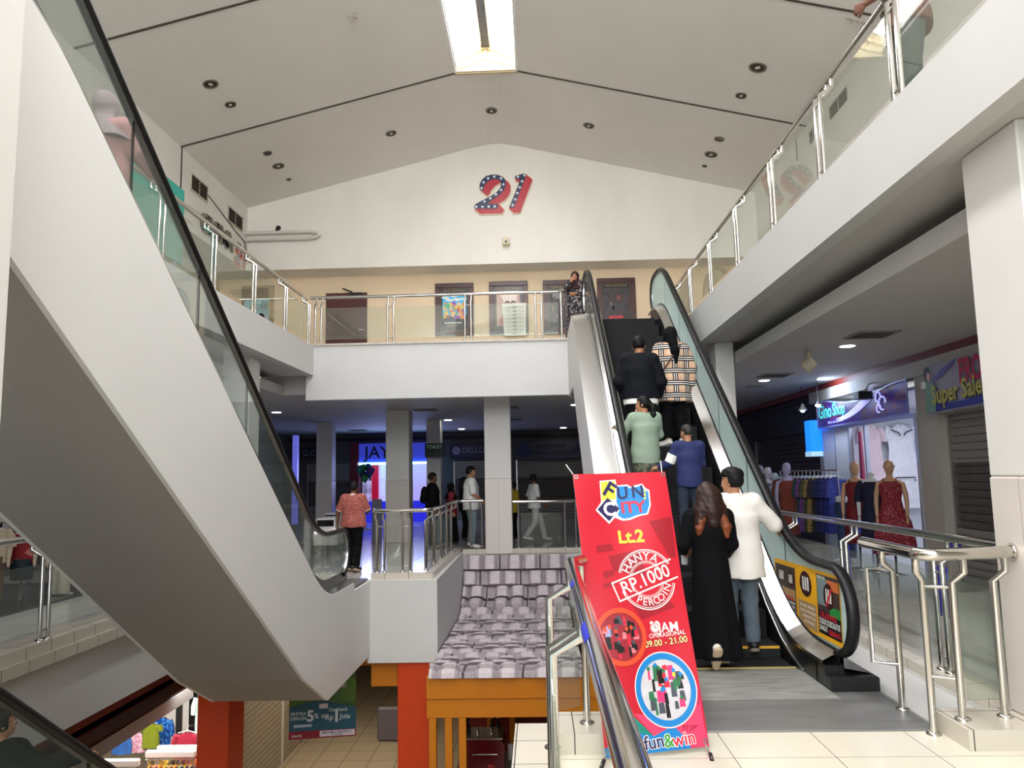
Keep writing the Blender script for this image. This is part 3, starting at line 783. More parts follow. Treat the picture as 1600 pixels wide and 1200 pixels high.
def disc(a, b, ra, rb=None, n=28, r0=0.0): return [(a + ra * math.cos(r0 + 2 * math.pi * i / n), b + (rb or ra) * math.sin(r0 + 2 * math.pi * i / n)) for i in range(n)]
def star(a, b, r, rot=0.0): return [(a + (r if i % 2 == 0 else r * 0.42) * math.sin(rot + math.pi * i / 5), b + (r if i % 2 == 0 else r * 0.42) * math.cos(rot + math.pi * i / 5)) for i in range(10)]
def inset(p, d):
    n = len(p); A = sum(p[i][0] * p[(i + 1) % n][1] - p[(i + 1) % n][0] * p[i][1] for i in range(n)); s = 1 if A > 0 else -1; out = []
    for i in range(n):
        a, b, c = np.array(p[i - 1]), np.array(p[i]), np.array(p[(i + 1) % n])
        e0 = (b - a) / (np.linalg.norm(b - a) + 1e-9); e1 = (c - b) / (np.linalg.norm(c - b) + 1e-9)
        n0 = np.array((-e0[1], e0[0])) * s; n1 = np.array((-e1[1], e1[0])) * s; m = n0 + n1; L = m @ m
        out.append(tuple(b + (m * 2 / L if L > 0.4 else n0) * d))
    return out

TWO_OUT = [(325, 530), (330, 420), (390, 310), (480, 235), (600, 205), (740, 215), (850, 260), (900, 320), (965, 375), (1012, 470), (1005, 600), (960, 700), (880, 790), (755, 862), (865, 985), (825, 1090), (330, 1095), (205, 975), (215, 900), (270, 845), (430, 755), (545, 685), (620, 640), (720, 565), (776, 480), (785, 415), (680, 470), (600, 560), (560, 640), (520, 686), (480, 690), (335, 560)]
TWO_NAVY = [(335, 540), (335, 420), (390, 315), (480, 240), (600, 213), (740, 223), (840, 272), (892, 350), (892, 460), (850, 560), (760, 660), (640, 745), (490, 852), (735, 872), (690, 968), (225, 968), (205, 920), (250, 855), (430, 760), (570, 690), (700, 600), (780, 500), (790, 400), (760, 340), (690, 312), (600, 318), (500, 372), (440, 450), (415, 545), (375, 570)]
ONE_OUT = [(1080, 265), (1100, 240), (1290, 190), (1340, 200), (1470, 315), (1475, 360), (1195, 1080), (1040, 1085), (940, 970), (945, 930), (1165, 405), (1110, 380), (1078, 310)]
ONE_NAVY = [(1085, 275), (1110, 245), (1290, 196), (1335, 215), (1310, 300), (1060, 940), (950, 955), (1200, 350), (1170, 322), (1110, 312)]
STARS = [(375, 515), (420, 385), (518, 298), (650, 262), (795, 300), (842, 435), (790, 558), (680, 655), (558, 740), (433, 808), (255, 925), (387, 925), (522, 922), (650, 920), (1155, 270), (1295, 240), (1243, 370), (1190, 505), (1135, 632), (1087, 768), (1033, 895)]
CREAM = mat('cream_sign_edge', (238, 224, 190), 0.5); SIGNRED = mat('sign_red', (184, 22, 40), 0.4); NAVY = mat('sign_navy', (18, 34, 74), 0.4); STARW = mat('star_white', (226, 236, 244), 0.4)
def sign21(t, f, k, thick=0.05):
    """f maps sign units (crop pixels, y down) onto the wall"""
    c = lambda P: [(a * k, -b * k) for a, b in P]
    for nm, out, nav in (('digit_two', TWO_OUT, TWO_NAVY), ('digit_one', ONE_OUT, ONE_NAVY)):
        mb = MB(); poly_at(mb, f, c(out), 0.0, thick, 0)
        poly_at(mb, f, inset(c(out), 15 * k), thick, thick + 0.008, 1); poly_at(mb, f, c(nav), thick + 0.008, thick + 0.016, 2)
        for s_ in STARS:
            if (s_[0] < 1000) == (nm == 'digit_two'): poly_at(mb, f, star(s_[0] * k, -s_[1] * k, 40 * k), thick + 0.016, thick + 0.02, 3)
        mb.build(nm, [CREAM, SIGNRED, NAVY, STARW], t)
o_ = hit(725, 260, 1, 18.7)
t = thing('wall_sign', (-0.5, 18.7, 8.0), 'big star-spangled number 21 in red and navy on the gable wall', 'sign')
sign21(t, plane(o_ + V(0, -0.002, 0), (1, 0, -0.0196), (0.0, 0, 1)), 18.7 * 1.012 / FPX / 13.333)
# --- lettering over the left shops ---
t = thing('wall_sign', (XL, 17.2, 7.0), 'grey CINEMA lettering and small red 21 on the left wall', 'sign')
GREYL = mat('grey_letters', (128, 122, 112), 0.4, 0.3)
for i, ch in enumerate('CINEMA'):
    mb = MB(); f = plane((XL, 15.95 + [0, 0.3, 0.48, 0.8, 1.1, 1.47][i] * 0.92, 7.3), (0, 1, 0), (0, 0, 1)); mb.text(ch, f, 0.62, bold=0.02, depth=0.06, align='LEFT'); mb.build('letter', GREYL, t)
f = plane((XL + 0.002, 17.62, 7.62), (0, 1, 0), (0, 0, 1)); sign21(t, f, 0.0007, 0.04)
# --- vents in the side walls, ceiling downlights ---
VENT = mat('vent_dark', (34, 26, 20), 0.8); VENTF = mat('vent_rim', (196, 188, 172), 0.6)
def vent(X, y0, y1, z0, z1, label):
    t = thing('wall_vent', (X, (y0 + y1) / 2, z0), label, 'vent', )
    s = 1 if X < 0 else -1
    MB().box(*sorted((X, X + s * 0.02)), y0, y1, z0, z1).build('backing', VENT, t)
    mb = MB()
    for (a, b, c, d) in ((y0 - 0.03, y1 + 0.03, z1, z1 + 0.03), (y0 - 0.03, y1 + 0.03, z0 - 0.03, z0), (y0 - 0.03, y0, z0, z1), (y1, y1 + 0.03, z0, z1), ((y0 + y1) / 2 - 0.012, (y0 + y1) / 2 + 0.012, z0, z1)):
        mb.box(*sorted((X, X + s * 0.03)), a, b, c, d)
    mb.build('rim', VENTF, t)
    mb = MB()
    for k in range(5):
        z = z0 + (z1 - z0) * (k + 0.5) / 5; mb.obox((X + s * 0.022, (y0 + y1) / 2, z), (0.012, 0, 0.01), (0, (y1 - y0) / 2, 0), (0.001, 0, 0.003))
    mb.build('slat', mat('vent_slat', (66, 52, 40), 0.7), t)
for (a, b, lb) in (((298, 273), (322, 308), 'dark wall vent on the left wall, nearer of the two above the cinema lettering'), ((356, 323), (377, 352), 'dark wall vent on the left wall, in the corner by the white pipe'), ((193, 190), (206, 232), 'dark wall vent seen behind the left escalator handrail')):
    p, q = hit(a[0], a[1], 0, XL), hit(b[0], b[1], 0, XL); zc = (hit(a[0], (a[1] + a[1] + 14) / 2, 0, XL)[2]) - 0.05
    vent(XL, p[1], min(q[1], 18.4), zc - 0.16, zc + 0.16, lb)
for (a, b, lb) in (((1299, 185), (1326, 150), 'dark wall vent on the right wall, above the gap between two railing panes'), ((1267, 218), (1278, 205), 'dark wall vent on the right wall, half hidden by railing posts'), ((1452, 6), (1462, 0), 'dark wall vent on the right wall, behind the man at the railing')):
    p, q = hit(a[0], a[1], 0, XR), hit(b[0], b[1], 0, XR); zc = 8.2
    vent(XR, q[1], p[1], zc - 0.13, zc + 0.13, lb)
def ceil_hit(px, py):
    d = RW @ np.array([px - 800.0, py - 600.0, FPX])
    sl, sr = (9.97 - ZC) / (-1.48 - XL), (9.97 - ZC) / (XR + 0.26)
    for s_, c_, x0 in ((sl, ZC - sl * XL, -1), (-sr, ZC + sr * XR, 1)):
        tt = (c_ - EYE[2]) / (d[2] - s_ * d[0]); p = EYE + d * tt
        if (x0 < 0 and p[0] <= -1.4) or (x0 > 0 and p[0] >= -0.3): return p, s_
    p = EYE + d * ((10.04 - EYE[2]) / d[2]); return p, 0.0
LAMP_RIM = mat('downlight_rim', (120, 108, 94), 0.4, 0.6); LAMP_IN = mat('downlight_hole', (30, 26, 22), 0.5); LAMP_BULB = mat('dead_bulb', (190, 186, 176), 0.3)
dl = [(329, 131, 'unlit downlight high on the left ceiling slope, leftmost of all', 0.14), (360, 163, 'unlit downlight on the left slope, just right of the leftmost one', 0.11), (418, 239, 'unlit downlight on the left slope, upper one of three above the wall corner', 0.1), (435, 259, 'larger unlit downlight on the left slope, middle of three above the wall corner', 0.14), (451, 280, 'smallest unlit spot on the left slope, lowest of three by the wall corner', 0.06), (611, 208, 'unlit downlight above the left half of the gable', 0.13), (768, 173, 'unlit downlight at the ridge below the skylight end', 0.13), (920, 196, 'unlit downlight above and right of the number sign', 0.13), (1184, 105, 'large unlit downlight by the peeling patch of the right ceiling', 0.16), (1158, 149, 'unlit downlight on the right slope just above the ceiling joint', 0.11), (1124, 217, 'blanked off round cover on the right ceiling slope', 0.11), (1111, 241, 'larger unlit downlight at the right end of the gable', 0.15), (1101, 259, 'smallest unlit spot at the right end of the gable', 0.06), (553, 20, 'torn dangling scrap on the left ceiling slope', 0.0)]
for (px, py, lb, r) in dl:
    p, s_ = ceil_hit(px, py); n = unit((s_, 0, -1)); a_ = unit((1, 0, s_)); b_ = np.array((0, 1.0, 0)); f = lambda a, b, h: p + a_ * a + b_ * b + n * h
    if r == 0: continue
    t = thing('ceiling_downlight', p, lb, 'ceiling light')
    mb = MB(); k = 24
    ring = lambda rr, h: [f(rr * math.cos(2 * math.pi * i / k), rr * math.sin(2 * math.pi * i / k), h) for i in range(k)]
    R = [ring(r, 0.0), ring(r * 0.97, 0.018), ring(r * 0.8, 0.02), ring(r * 0.74, 0.004)]
    mb.add([q for rg in R for q in rg], [(i * k + j, i * k + (j + 1) % k, (i + 1) * k + (j + 1) % k, (i + 1) * k + j) for i in range(3) for j in range(k)], 0, True); mb.build('rim', LAMP_RIM, t)
    mb = MB(); mb.add(ring(r * 0.76, 0.003), [tuple(range(k))], 0 if 'blanked' not in lb else 1); mb.build('recess', [LAMP_IN, LAMP_RIM], t)
    if r > 0.1 and 'blanked' not in lb:
        mb = MB(); q = f(0, 0, -0.0); mb.ball((q[0], q[1], q[2] - 0.012), (r * 0.34, r * 0.34, 0.02), 10); mb.build('bulb', LAMP_BULB, t)
# --- peeling paint and stains are in the ceiling: thin flakes hanging by the joint ---
mb = MB(); rnd = random.Random(3)
for (px, py) in ((1340, 30), (1352, 33), (1362, 34), (1372, 38), (1330, 27), (553, 18), (556, 26), (549, 24)):
    p, s_ = ceil_hit(px, py); a = rnd.uniform(0.05, 0.13)
    mb.add([p + V(-a, 0, 0), p + V(a * 0.6, 0.05, 0), p + V(a * 0.2, 0.02, -a * 0.9)], [(0, 1, 2), (2, 1, 0)])
tag(mb.build('peeling_paint', mat('loose_paint', (200, 190, 178), 0.8)), 'loose flakes of peeling paint hanging from the ceiling slopes', 'paint', kind='stuff')
# --- white pipe on the gable wall, camera box, cable ---
t = thing('wall_pipe', (-6.3, 18.6, 7.78), 'white bent pipe fixed to the gable wall at the left corner', 'pipe')
z = 7.86
MB().tube([(XL, 18.55, z), (-5.55, 18.55, z), (-5.38, 18.55, z - 0.04), (-5.33, 18.55, z - 0.09), (-5.4, 18.55, z - 0.14), (-5.6, 18.55, z - 0.17), (XL, 18.55, z - 0.17)], 0.04, 10).build('tube', mat('pipe_white', (216, 210, 200), 0.4), t)
MB().tube([(-6.4, 18.7, z + 0.16), (-6.4, 18.55, z + 0.1), (-6.4, 18.55, z + 0.02)], 0.025, 8).lathe([(0.06, -0.03), (0.06, 0)], (-6.4, 18.7, z + 0.16), 12, axis=1).build('bracket', VENT, t)
t = thing('security_camera', (-0.65, 18.66, 7.4), 'small cream camera box under the number sign', 'camera')
MB().bbox(-0.74, -0.56, 18.54, 18.7, 7.38, 7.56, 0.02).build('housing', mat('cream_plastic', (214, 200, 168), 0.4), t); MB().lathe([(0.03, -0.02), (0.03, 0.0)], (-0.65, 18.54, 7.45), 12, axis=1).build('lens', BLACK, t)
mb = MB(); mb.tube([(XL + 0.01, 16.2, 8.05), (XL + 0.01, 16.6, 7.98), (XL + 0.01, 17.2, 7.86), (XL + 0.01, 17.9, 7.72), (XL + 0.02, 18.5, 7.62), (XL + 0.03, 18.62, 7.3)], 0.012, 6)
tag(mb.build('loose_cable', GROOVE), 'loose dark cable sagging along the left wall above the lettering', 'cable')
# --- door and film posters on the back wall ---
YB = 19.5
MAROON = mat('maroon_wood', (84, 26, 22), 0.35, var=0.25, vscale=4, stretch=(6, 1, 1)); FRAME = mat('poster_frame_wood', (72, 26, 20), 0.3, var=0.2, vscale=5)
a, b = hit(510, 459, 1, YB), hit(574, 459, 1, YB)
t = MB(); t.bbox(a[0], b[0], YB - 0.05, YB, 4.5, a[2], 0.01); d = t.build('door_1', MAROON); d['kind'] = 'structure'
mb = MB(); mb.bbox(a[0] + 0.65, a[0] + 0.95, YB - 0.13, YB - 0.05, a[2] - 0.08, a[2] - 0.01, 0.01).bar((a[0] + 0.7, YB - 0.1, a[2] + 0.0), (a[0] + 0.5, YB - 0.3, a[2] + 0.05), 0.03, 0.03)
h_ = mb.build('door_closer', BLACK, d); 
MB().tube([(b[0] - 0.09, YB - 0.05, 5.5), (b[0] - 0.09, YB - 0.11, 5.5), (b[0] - 0.2, YB - 0.11, 5.5)], 0.012, 8).build('door_handle', STEEL_B, d)
GLOSSBLACK = mat('poster_black', (16, 15, 16), 0.25); CAPT = mat('caption_gold', (170, 140, 80), 0.5); INNERF = mat('frame_lip', (120, 84, 64), 0.35)
def poster(px0, px1, py0, py1, label, paint):
    p, q = hit(px0, py0, 1, YB), hit(px1, py1, 1, YB); x0, x1, z0, z1 = p[0], q[0], q[2], p[2]
    t = thing('film_poster', ((x0 + x1) / 2, YB, z0), label, 'poster', None)
    w = 0.12
    mb = MB()
    for (A, B, c_, d_) in ((x0, x1, z1 - w, z1), (x0, x1, z0, z0 + w), (x0, x0 + w, z0 + w, z1 - w), (x1 - w, x1, z0 + w, z1 - w)): mb.bbox(A, B, YB - 0.07, YB - 0.002, c_, d_, 0.008)
    mb.build('frame', FRAME, t)
    f = plane((x0 + w, YB - 0.03, z0 + w), (1, 0, 0), (0, 0, 1)); W, H = x1 - x0 - 2 * w, z1 - z0 - 2 * w
    mb = MB(); rect(mb, f, 0, W, 0, H, 0, 0.004, 0); rect(mb, f, 0, W, 0, 0.018, 0.004, 0.008, 1); rect(mb, f, 0, 0.018, 0, H, 0.004, 0.008, 1); rect(mb, f, W - 0.018, W, 0, H, 0.004, 0.008, 1); rect(mb, f, 0, W, H - 0.018, H, 0.004, 0.008, 1)
    mb.build('backing', [GLOSSBLACK, INNERF], t)
    mb = MB(); mb.text('NOW SHOWING', lambda a, b, h: f(W / 2 + a, H - 0.075 + b, 0.007), 0.075); mb.build('caption', CAPT, t)
    paint(t, f, W, H)
    return t, f, W, H
SKYB = mat('print_sky', (70, 190, 236), 0.4); PW = mat('print_white', (240, 238, 230), 0.4)
def paint_a(t, f, W, H):
    rnd = random.Random(5); mb = MB()
    a0, a1, b0, b1 = 0.07, W - 0.07, 0.08, H - 0.13
    rect(mb, f, a0, a1, b0, b0 + (b1 - b0) * 0.36, 0.005, 0.006, 1); rect(mb, f, a0, a1, b0 + (b1 - b0) * 0.36, b1, 0.005, 0.006, 0)
    for k in range(9): poly_at(mb, f, disc(a0 + 0.06 + rnd.random() * (a1 - a0 - 0.12), b1 - 0.05 - 0.16 * rnd.random(), 0.06 + 0.05 * rnd.random(), 0.025), 0.0065, 0.007 + k * 1e-4, 2)
    for k in range(60):
        a = a0 + 0.05 + rnd.random() * (a1 - a0 - 0.1); b = b0 + (b1 - b0) * (0.30 + 0.38 * rnd.random()); r = 0.03 + 0.035 * rnd.random()
        poly_at(mb, f, disc(a, b, r, r * 1.1, 12), 0.0075, 0.008 + k * 5e-5, 3 + k % 6)
    for k in range(10): rect(mb, f, a0 + 0.05 + k * 0.045, a0 + 0.085 + k * 0.045, b0 + 0.115 + 0.004 * math.sin(k * 2), b0 + 0.15, 0.0075, 0.008, 2)
    for k in range(8): rect(mb, f, a0 + 0.1 + k * 0.036, a0 + 0.125 + k * 0.036, b0 + 0.055, b0 + 0.07, 0.0075, 0.008, 4)
    mb.build('print', [SKYB, mat('print_night', (20, 22, 40), 0.4), PW, mat('print_orange', (240, 140, 50), 0.4), mat('print_yellow', (250, 210, 80), 0.4), mat('print_purple', (150, 70, 170), 0.4), mat('print_teal', (60, 190, 150), 0.4), mat('print_red', (220, 70, 60), 0.4), mat('print_skin', (240, 190, 150), 0.4)], t)
def paint_b(t, f, W, H):
    mb = MB(); a0, a1, b0, b1 = 0.07, W - 0.09, 0.1, H - 0.13
    rect(mb, f, a0, a1, b0, b1, 0.005, 0.006, 0)
    poly_at(mb, f, [(a0 + 0.06, b1 - 0.02), (a1 - 0.05, b1 - 0.02), (a1 - 0.1, b1 - 0.3), (a0 + 0.2, b1 - 0.3)], 0.006, 0.0065, 1)
    for (x, s_) in ((0.28, 1), (0.43, 1)):
        poly_at(mb, f, disc(a0 + x, b1 - 0.36, 0.075, 0.1, 18), 0.0066, 0.007, 3); poly_at(mb, f, disc(a0 + x, b1 - 0.38, 0.055, 0.075, 18), 0.0072, 0.0075, 2)
    poly_at(mb, f, [(a0 + 0.1, b0 + 0.2), (a0 + 0.2, b1 - 0.44), (a0 + 0.5, b1 - 0.46), (a1, b0 + 0.2), (a1, b0), (a0 + 0.06, b0)], 0.0062, 0.0064, 4)
    mb.build('print', [mat('print_dusty_pink', (206, 172, 160), 0.4), mat('print_pale', (240, 226, 214), 0.4), mat('print_face', (232, 170, 150), 0.4), mat('print_hair', (70, 46, 40), 0.4), mat('print_rose', (190, 110, 110), 0.4)], t)
DK = art_mat('dark_film_art', [(18, 17, 18), (40, 34, 34), (70, 48, 44), (24, 22, 24)], 9, kind='noise', seed=3)
def paint_c(t, f, W, H):
    mb = MB(); a0, a1, b0, b1 = 0.05, W - 0.05, 0.06, H - 0.13; rect(mb, f, a0, a1, b0, b1, 0.005, 0.006, 0)
    rnd = random.Random(9)
    for k in range(12):
        a, b = a0 + 0.06 + rnd.random() * (a1 - a0 - 0.12), b0 + 0.2 + rnd.random() * 0.65; poly_at(mb, f, disc(a, b, 0.03, 0.045, 12), 0.0062, 0.0066, 1); poly_at(mb, f, disc(a, b - 0.09, 0.05, 0.06, 12), 0.006, 0.0063, 2)
    poly_at(mb, f, disc(a0 + 0.2, b1 - 0.14, 0.14, 0.1, 16), 0.006, 0.0063, 3)
    mb.build('print', [DK, mat('print_dim_face', (120, 86, 72), 0.4), mat('print_dim_coat', (52, 48, 50), 0.4), mat('print_haze', (120, 120, 124), 0.4)], t)
def paint_d(t, f, W, H):
    mb = MB(); a0, a1, b0, b1 = 0.05, W - 0.05, 0.06, H - 0.13; rect(mb, f, a0, a1, b0, b1, 0.005, 0.006, 0)
    for (x, y, r, m_) in ((0.22, 0.62, 0.05, 1), (0.42, 0.78, 0.08, 2)):
        poly_at(mb, f, [(x - r * 2, y - r * 4), (x - r * 1.5, y - r * 1.6), (x + r * 1.5, y - r * 1.6), (x + r * 2, y - r * 4)], 0.0061, 0.0063, 3)
        poly_at(mb, f, disc(x, y, r * 1.1, r * 1.5, 16), 0.0064, 0.0066, 4); poly_at(mb, f, disc(x + r * 0.1, y - r * 0.2, r * 0.8, r * 1.1, 16), 0.0068, 0.007, m_)
    x = a0 + 0.12
    for k in range(7): poly_at(mb, f, [(x + k * 0.052, b0 + 0.17), (x + k * 0.052 + 0.04, b0 + 0.165), (x + k * 0.052 + 0.045, b0 + 0.24), (x + k * 0.052 + 0.01, b0 + 0.245)], 0.007, 0.0075, 5)
    mb.build('print', [DK, mat('print_dim_face', (120, 86, 72), 0.4), mat('print_ruddy', (110, 52, 44), 0.4), mat('print_dim_coat', (52, 48, 50), 0.4), mat('print_black_hair', (14, 12, 12), 0.4), mat('print_hot_red', (214, 26, 48), 0.4)], t)
poster(680, 741, 444, 524, 'framed film poster with a blue sky and a crowd of colourful figures', paint_a)
tb, fb, Wb, Hb = poster(764, 826, 441, 522, 'framed film poster with two pink faces, half covered by white sheets', paint_b)
poster(848, 910, 439, 521, 'dark framed film poster behind the girl at the escalator top', paint_c)
poster(932, 995, 436, 518, 'dark framed film poster with red title above the escalator steps', paint_d)
# line drawings taped over the second poster
p, q = hit(784, 474, 1, YB - 0.1), hit(823, 524, 1, YB - 0.1)
t = thing('taped_drawing', ((p[0] + q[0]) / 2, YB - 0.1, q[2]), 'white sheets with line drawings hung over the second film poster', 'paper')
f = plane((p[0], YB - 0.085, q[2]), (1, 0, 0), (0, 0, 1)); W, H = q[0] - p[0], p[2] - q[2]
mb = MB(); poly_at(mb, f, [(0.05, 0), (W - 0.02, 0), (W, H), (0, H), (0.02, H * 0.6)], 0, 0.006); mb.build('sheet', mat('drawing_paper', (238, 234, 220), 0.6), t)
mb = MB(); rnd = random.Random(11)
for k in range(8):
    b = H * (0.06 + 0.115 * k); cx = W * 0.52
    for s_ in (-1, 1):
        mb.bar(f(cx, b + 0.04, 0.008), f(cx + s_ * W * 0.38, b, 0.008), 0.006, 0.012, up=(0, -1, 0)); mb.bar(f(cx + s_ * 0.03, b - 0.01, 0.008), f(cx + s_ * W * 0.3, b - 0.035, 0.008), 0.005, 0.006, up=(0, -1, 0))
    mb.bar(f(cx, b - 0.04, 0.008), f(cx, b + 0.05, 0.008), 0.006, 0.01, up=(0, -1, 0)); rect(mb, f, cx - 0.05, cx + 0.05, b - 0.01, b + 0.008, 0.007, 0.009)
mb.build('line_drawing', BLACK, t)
for px in (751, 834):
    p = hit(px, 519, 1, YB); tag(MB().bbox(p[0] - 0.045, p[0] + 0.045, YB - 0.02, YB, p[2] - 0.07, p[2] + 0.07, 0.006).build('wall_socket', mat('cream_socket', (228, 204, 166), 0.4)), 'cream wall socket below the film posters, %s the sheet-covered poster' % ('left of' if px < 800 else 'right of'), 'socket')
# --- standee, dark glass door and teal board on the left ---
p, q = hit(378, 447, 1, 19.44), hit(428, 470, 1, 19.44)
t = thing('wall_poster', ((p[0] + q[0]) / 2, 19.46, 4.55), 'tan wall poster with a dark figure in the far left corner', 'poster')
f = plane((p[0], 19.46, 4.55), (1, 0, 0), (0, 0, 1)); W, H = q[0] - p[0], p[2] - 4.55
mb = MB(); rect(mb, f, 0, W, 0, H, 0, 0.03); mb.build('board', mat('tan_board', (160, 138, 104), 0.5), t)
mb = MB(); rect(mb, f, 0.08, W * 0.86, H * 0.35, H * 0.84, 0.03, 0.032, 0); rect(mb, f, 0.08, W * 0.86, H * 0.62, H * 0.84, 0.032, 0.034, 3)
poly_at(mb, f, [(W * 0.35, H * 0.3), (W * 0.4, H * 0.5), (W * 0.55, H * 0.55), (W * 0.72, H * 0.55), (W * 0.86, H * 0.48), (W * 0.95, H * 0.3)], 0.034, 0.038, 1); poly_at(mb, f, disc(W * 0.62, H * 0.61, 0.09, 0.12), 0.034, 0.039, 1); poly_at(mb, f, disc(W * 0.61, H * 0.585, 0.06, 0.07), 0.039, 0.041, 2)
mb.text('HOUSE', lambda a, b, h: f(W * 0.62 + a, H * 0.74 + b, 0.036), 0.19, 4); mb.build('print', [mat('print_grey_day', (196, 200, 196), 0.4), GLOSSBLACK, mat('print_face', (232, 170, 150), 0.4), mat('print_pale_blue', (170, 206, 214), 0.4), mat('caption_gold', (170, 140, 80), 0.5)], t)
d = MB().box(-8.2, -8.14, 15.2, 18.4, 4.5, 6.2).build('door_2', mat('dark_glass_door', (46, 42, 38), 0.1)); d['kind'] = 'structure'
MB().box(-8.14, -8.1, 15.15, 15.22, 4.5, 6.25).box(-8.14, -8.1, 16.76, 16.84, 4.5, 6.2).box(-8.14, -8.1, 18.38, 18.45, 4.5, 6.25).box(-8.14, -8.1, 15.15, 18.45, 6.18, 6.26).build('door_frame', FRAME, d)
MB().box(-8.135, -8.12, 16.0, 16.12, 5.35, 5.42).build('door_sticker', PW, d)
t = thing('display_board', (-5.42, 9.9, 4.5), 'teal display board standing behind the left upper railing', 'board')
MB().bbox(-5.46, -5.4, 7.6, 11.43, 5.02, 6.21, 0.01).build('panel', mat('teal_board', (38, 158, 142), 0.5), t)
for y in (8.0, 9.6, 11.2): MB().box(-5.45, -5.41, y, y + 0.05, 4.5, 5.02).box(-5.6, -5.26, y, y + 0.05, 4.5, 4.53).build('leg', STEEL_B, t)
# ================================================================ the roof-tiled kiosk and the ground floor
TILE = mat('lilac_grey_roof_tile', (176, 164, 168), 0.75, var=0.2, vscale=9)
prof = [(17.64, -0.07), (17.58, -0.45), (17.48, -0.75), (17.28, -1.0), (16.95, -1.16), (16.5, -1.24), (15.0, -1.235), (12.12, -1.2), (12.0, -1.23), (11.98, -1.31)]
cum = [0.0]
for a, b in zip(prof[:-1], prof[1:]): cum.append(cum[-1] + math.hypot(b[0] - a[0], b[1] - a[1]))
def prof_at(s):
    for i in range(len(prof) - 1):
        if s <= cum[i + 1] + 1e-9:
            k = (s - cum[i]) / (cum[i + 1] - cum[i]); y = prof[i][0] + (prof[i + 1][0] - prof[i][0]) * k; z = prof[i][1] + (prof[i + 1][1] - prof[i][1]) * k
            t = unit((prof[i + 1][0] - prof[i][0], prof[i + 1][1] - prof[i][1])); return y, z, (t[1], -t[0])
    return prof[-1][0], prof[-1][1], (-1, 0)
RX0, RX1 = -1.7, 0.62
def roof_row(s):
    if s < 1.38: return math.floor(s / 0.345), s / 0.345 - math.floor(s / 0.345)
    q = (s - 1.38) / 0.29; return 4 + math.floor(q), q - math.floor(q)
def roof_pt(u, v):
    s = v * cum[-1]; y, z, n = prof_at(s); row, fr = roof_row(s)
    x = RX0 + u * (RX1 - RX0); q = ((x + 0.30 * (row % 2) + 0.14 * (row % 3)) / 0.9) % 1.0
    hump = 0.0
    for c_ in (0.38, 0.76):
        d = abs(q - c_) / 0.175
        if d < 1: hump = max(hump, math.sqrt(1 - d * d))
    fl = 1.0 - 0.74 * smoothstep((s - 1.3) / 0.4) * (1 - 0.5 * smoothstep((s - cum[-1] + 0.3) / 0.1))
    h = fl * (0.11 * hump * (0.75 + 0.25 * fr) + 0.06 * fr)
    if q < 0.03: h = -0.02
    if fr > 0.93: h = -0.03
    return (x, y + n[0] * h, z + n[1] * h)
t = thing('kiosk', (-0.5, 13.5, -4.5), 'ochre ground floor kiosk under a lilac grey tiled roof', 'kiosk')
def roof_shade(u, v):                                # the printed tile picture: crowns, flats, gaps
    s = v * cum[-1]; row, fr = roof_row(s)
    q = ((RX0 + u * (RX1 - RX0) + 0.30 * (row % 2) + 0.14 * (row % 3)) / 0.9) % 1.0
    if fr > 0.93 or q < 0.02 or q > 0.99: return 2
    d = min(abs(q - 0.38), abs(q - 0.76)) / 0.175
    return 1 if d < 0.62 else 0
mb = MB(); NU, NV = 170, 460; mb.grid(roof_pt, NU, NV, 0, False)
mb.m = [roof_shade((i + 0.5) / NU, (j + 0.5) / NV) for j in range(NV) for i in range(NU)]
rf = mb.build('tiled_roof', [TILE, mat('tile_crown', (216, 204, 207), 0.75, var=0.2, vscale=9), mat('tile_gap', (104, 94, 100), 0.8, var=0.2, vscale=9)], t)
mb = MB(); mb.box(RX0, RX1, 12.06, 17.6, -1.40, -1.29); mb.build('roof_deck', YELLOW, t)
mb = MB(); mb.bbox(RX0 - 0.05, 0.9, 12.02, 12.2, -1.62, -1.3, 0.006); mb.build('beam', YELLOW, t)
mb = MB(); mb.bbox(RX0 - 0.05, 0.9, 12.05, 12.17, -1.9, -1.625, 0.006); mb.build('beam', YELLOW, t)
for x in (-1.72, -1.48, -1.27): MB().bbox(x, x + 0.11, 12.06, 12.16, -4.5, -1.9, 0.006).build('post', YELLOW, t)
MB().bbox(0.55, 0.68, 12.06, 12.16, -4.5, -1.9, 0.006).build('post', YELLOW, t)
MB().box(-1.75, 0.7, 17.4, 17.55, -4.5, -1.4).build('back_panel', mat('dark_red_panel', (120, 30, 22), 0.5), t)
for x in (-1.2, -0.72): MB().bbox(x, x + 0.12, 17.2, 17.4, -4.5, -1.4, 0.01).build('post', YELLOW, t)
# strips and beams below the middle floor
m = MB(); m.box(-5.4, -5.36, -8, 13, -1.2, -0.95); m.box(-5.42, -5.36, -8, 13, -1.22, -1.12); struct('trim_10', m, DARKRED)
m = MB(); m.box(-6.3, -6.0, -8, 13.6, -1.98, -1.78); struct('trim_11', m, SOFFIT)
m = MB(); m.box(-6.12, -6.02, -8, 13.6, -1.78, -1.32); m.box(-6.02, -5.345, -8, 13.6, -1.36, -1.215); m.tube([(-5.96, -8, -1.6), (-5.96, 13.6, -1.6)], 0.03, 8); m.tube([(-5.9, -8, -1.45), (-5.9, 13.6, -1.45)], 0.02, 8); struct('trim_16', m, mat('recess_shade_brown', (52, 34, 30), 0.4))  # shade of the recess put in as dark brown boxes and pipes
m = MB(); m.box(-2.88, -2.3, 13.4, 13.9, -1.78, -1.2); m.box(-3.4, -2.88, 14.6, 15.0, -1.72, -1.2); struct('trim_12', m, YELLOW)
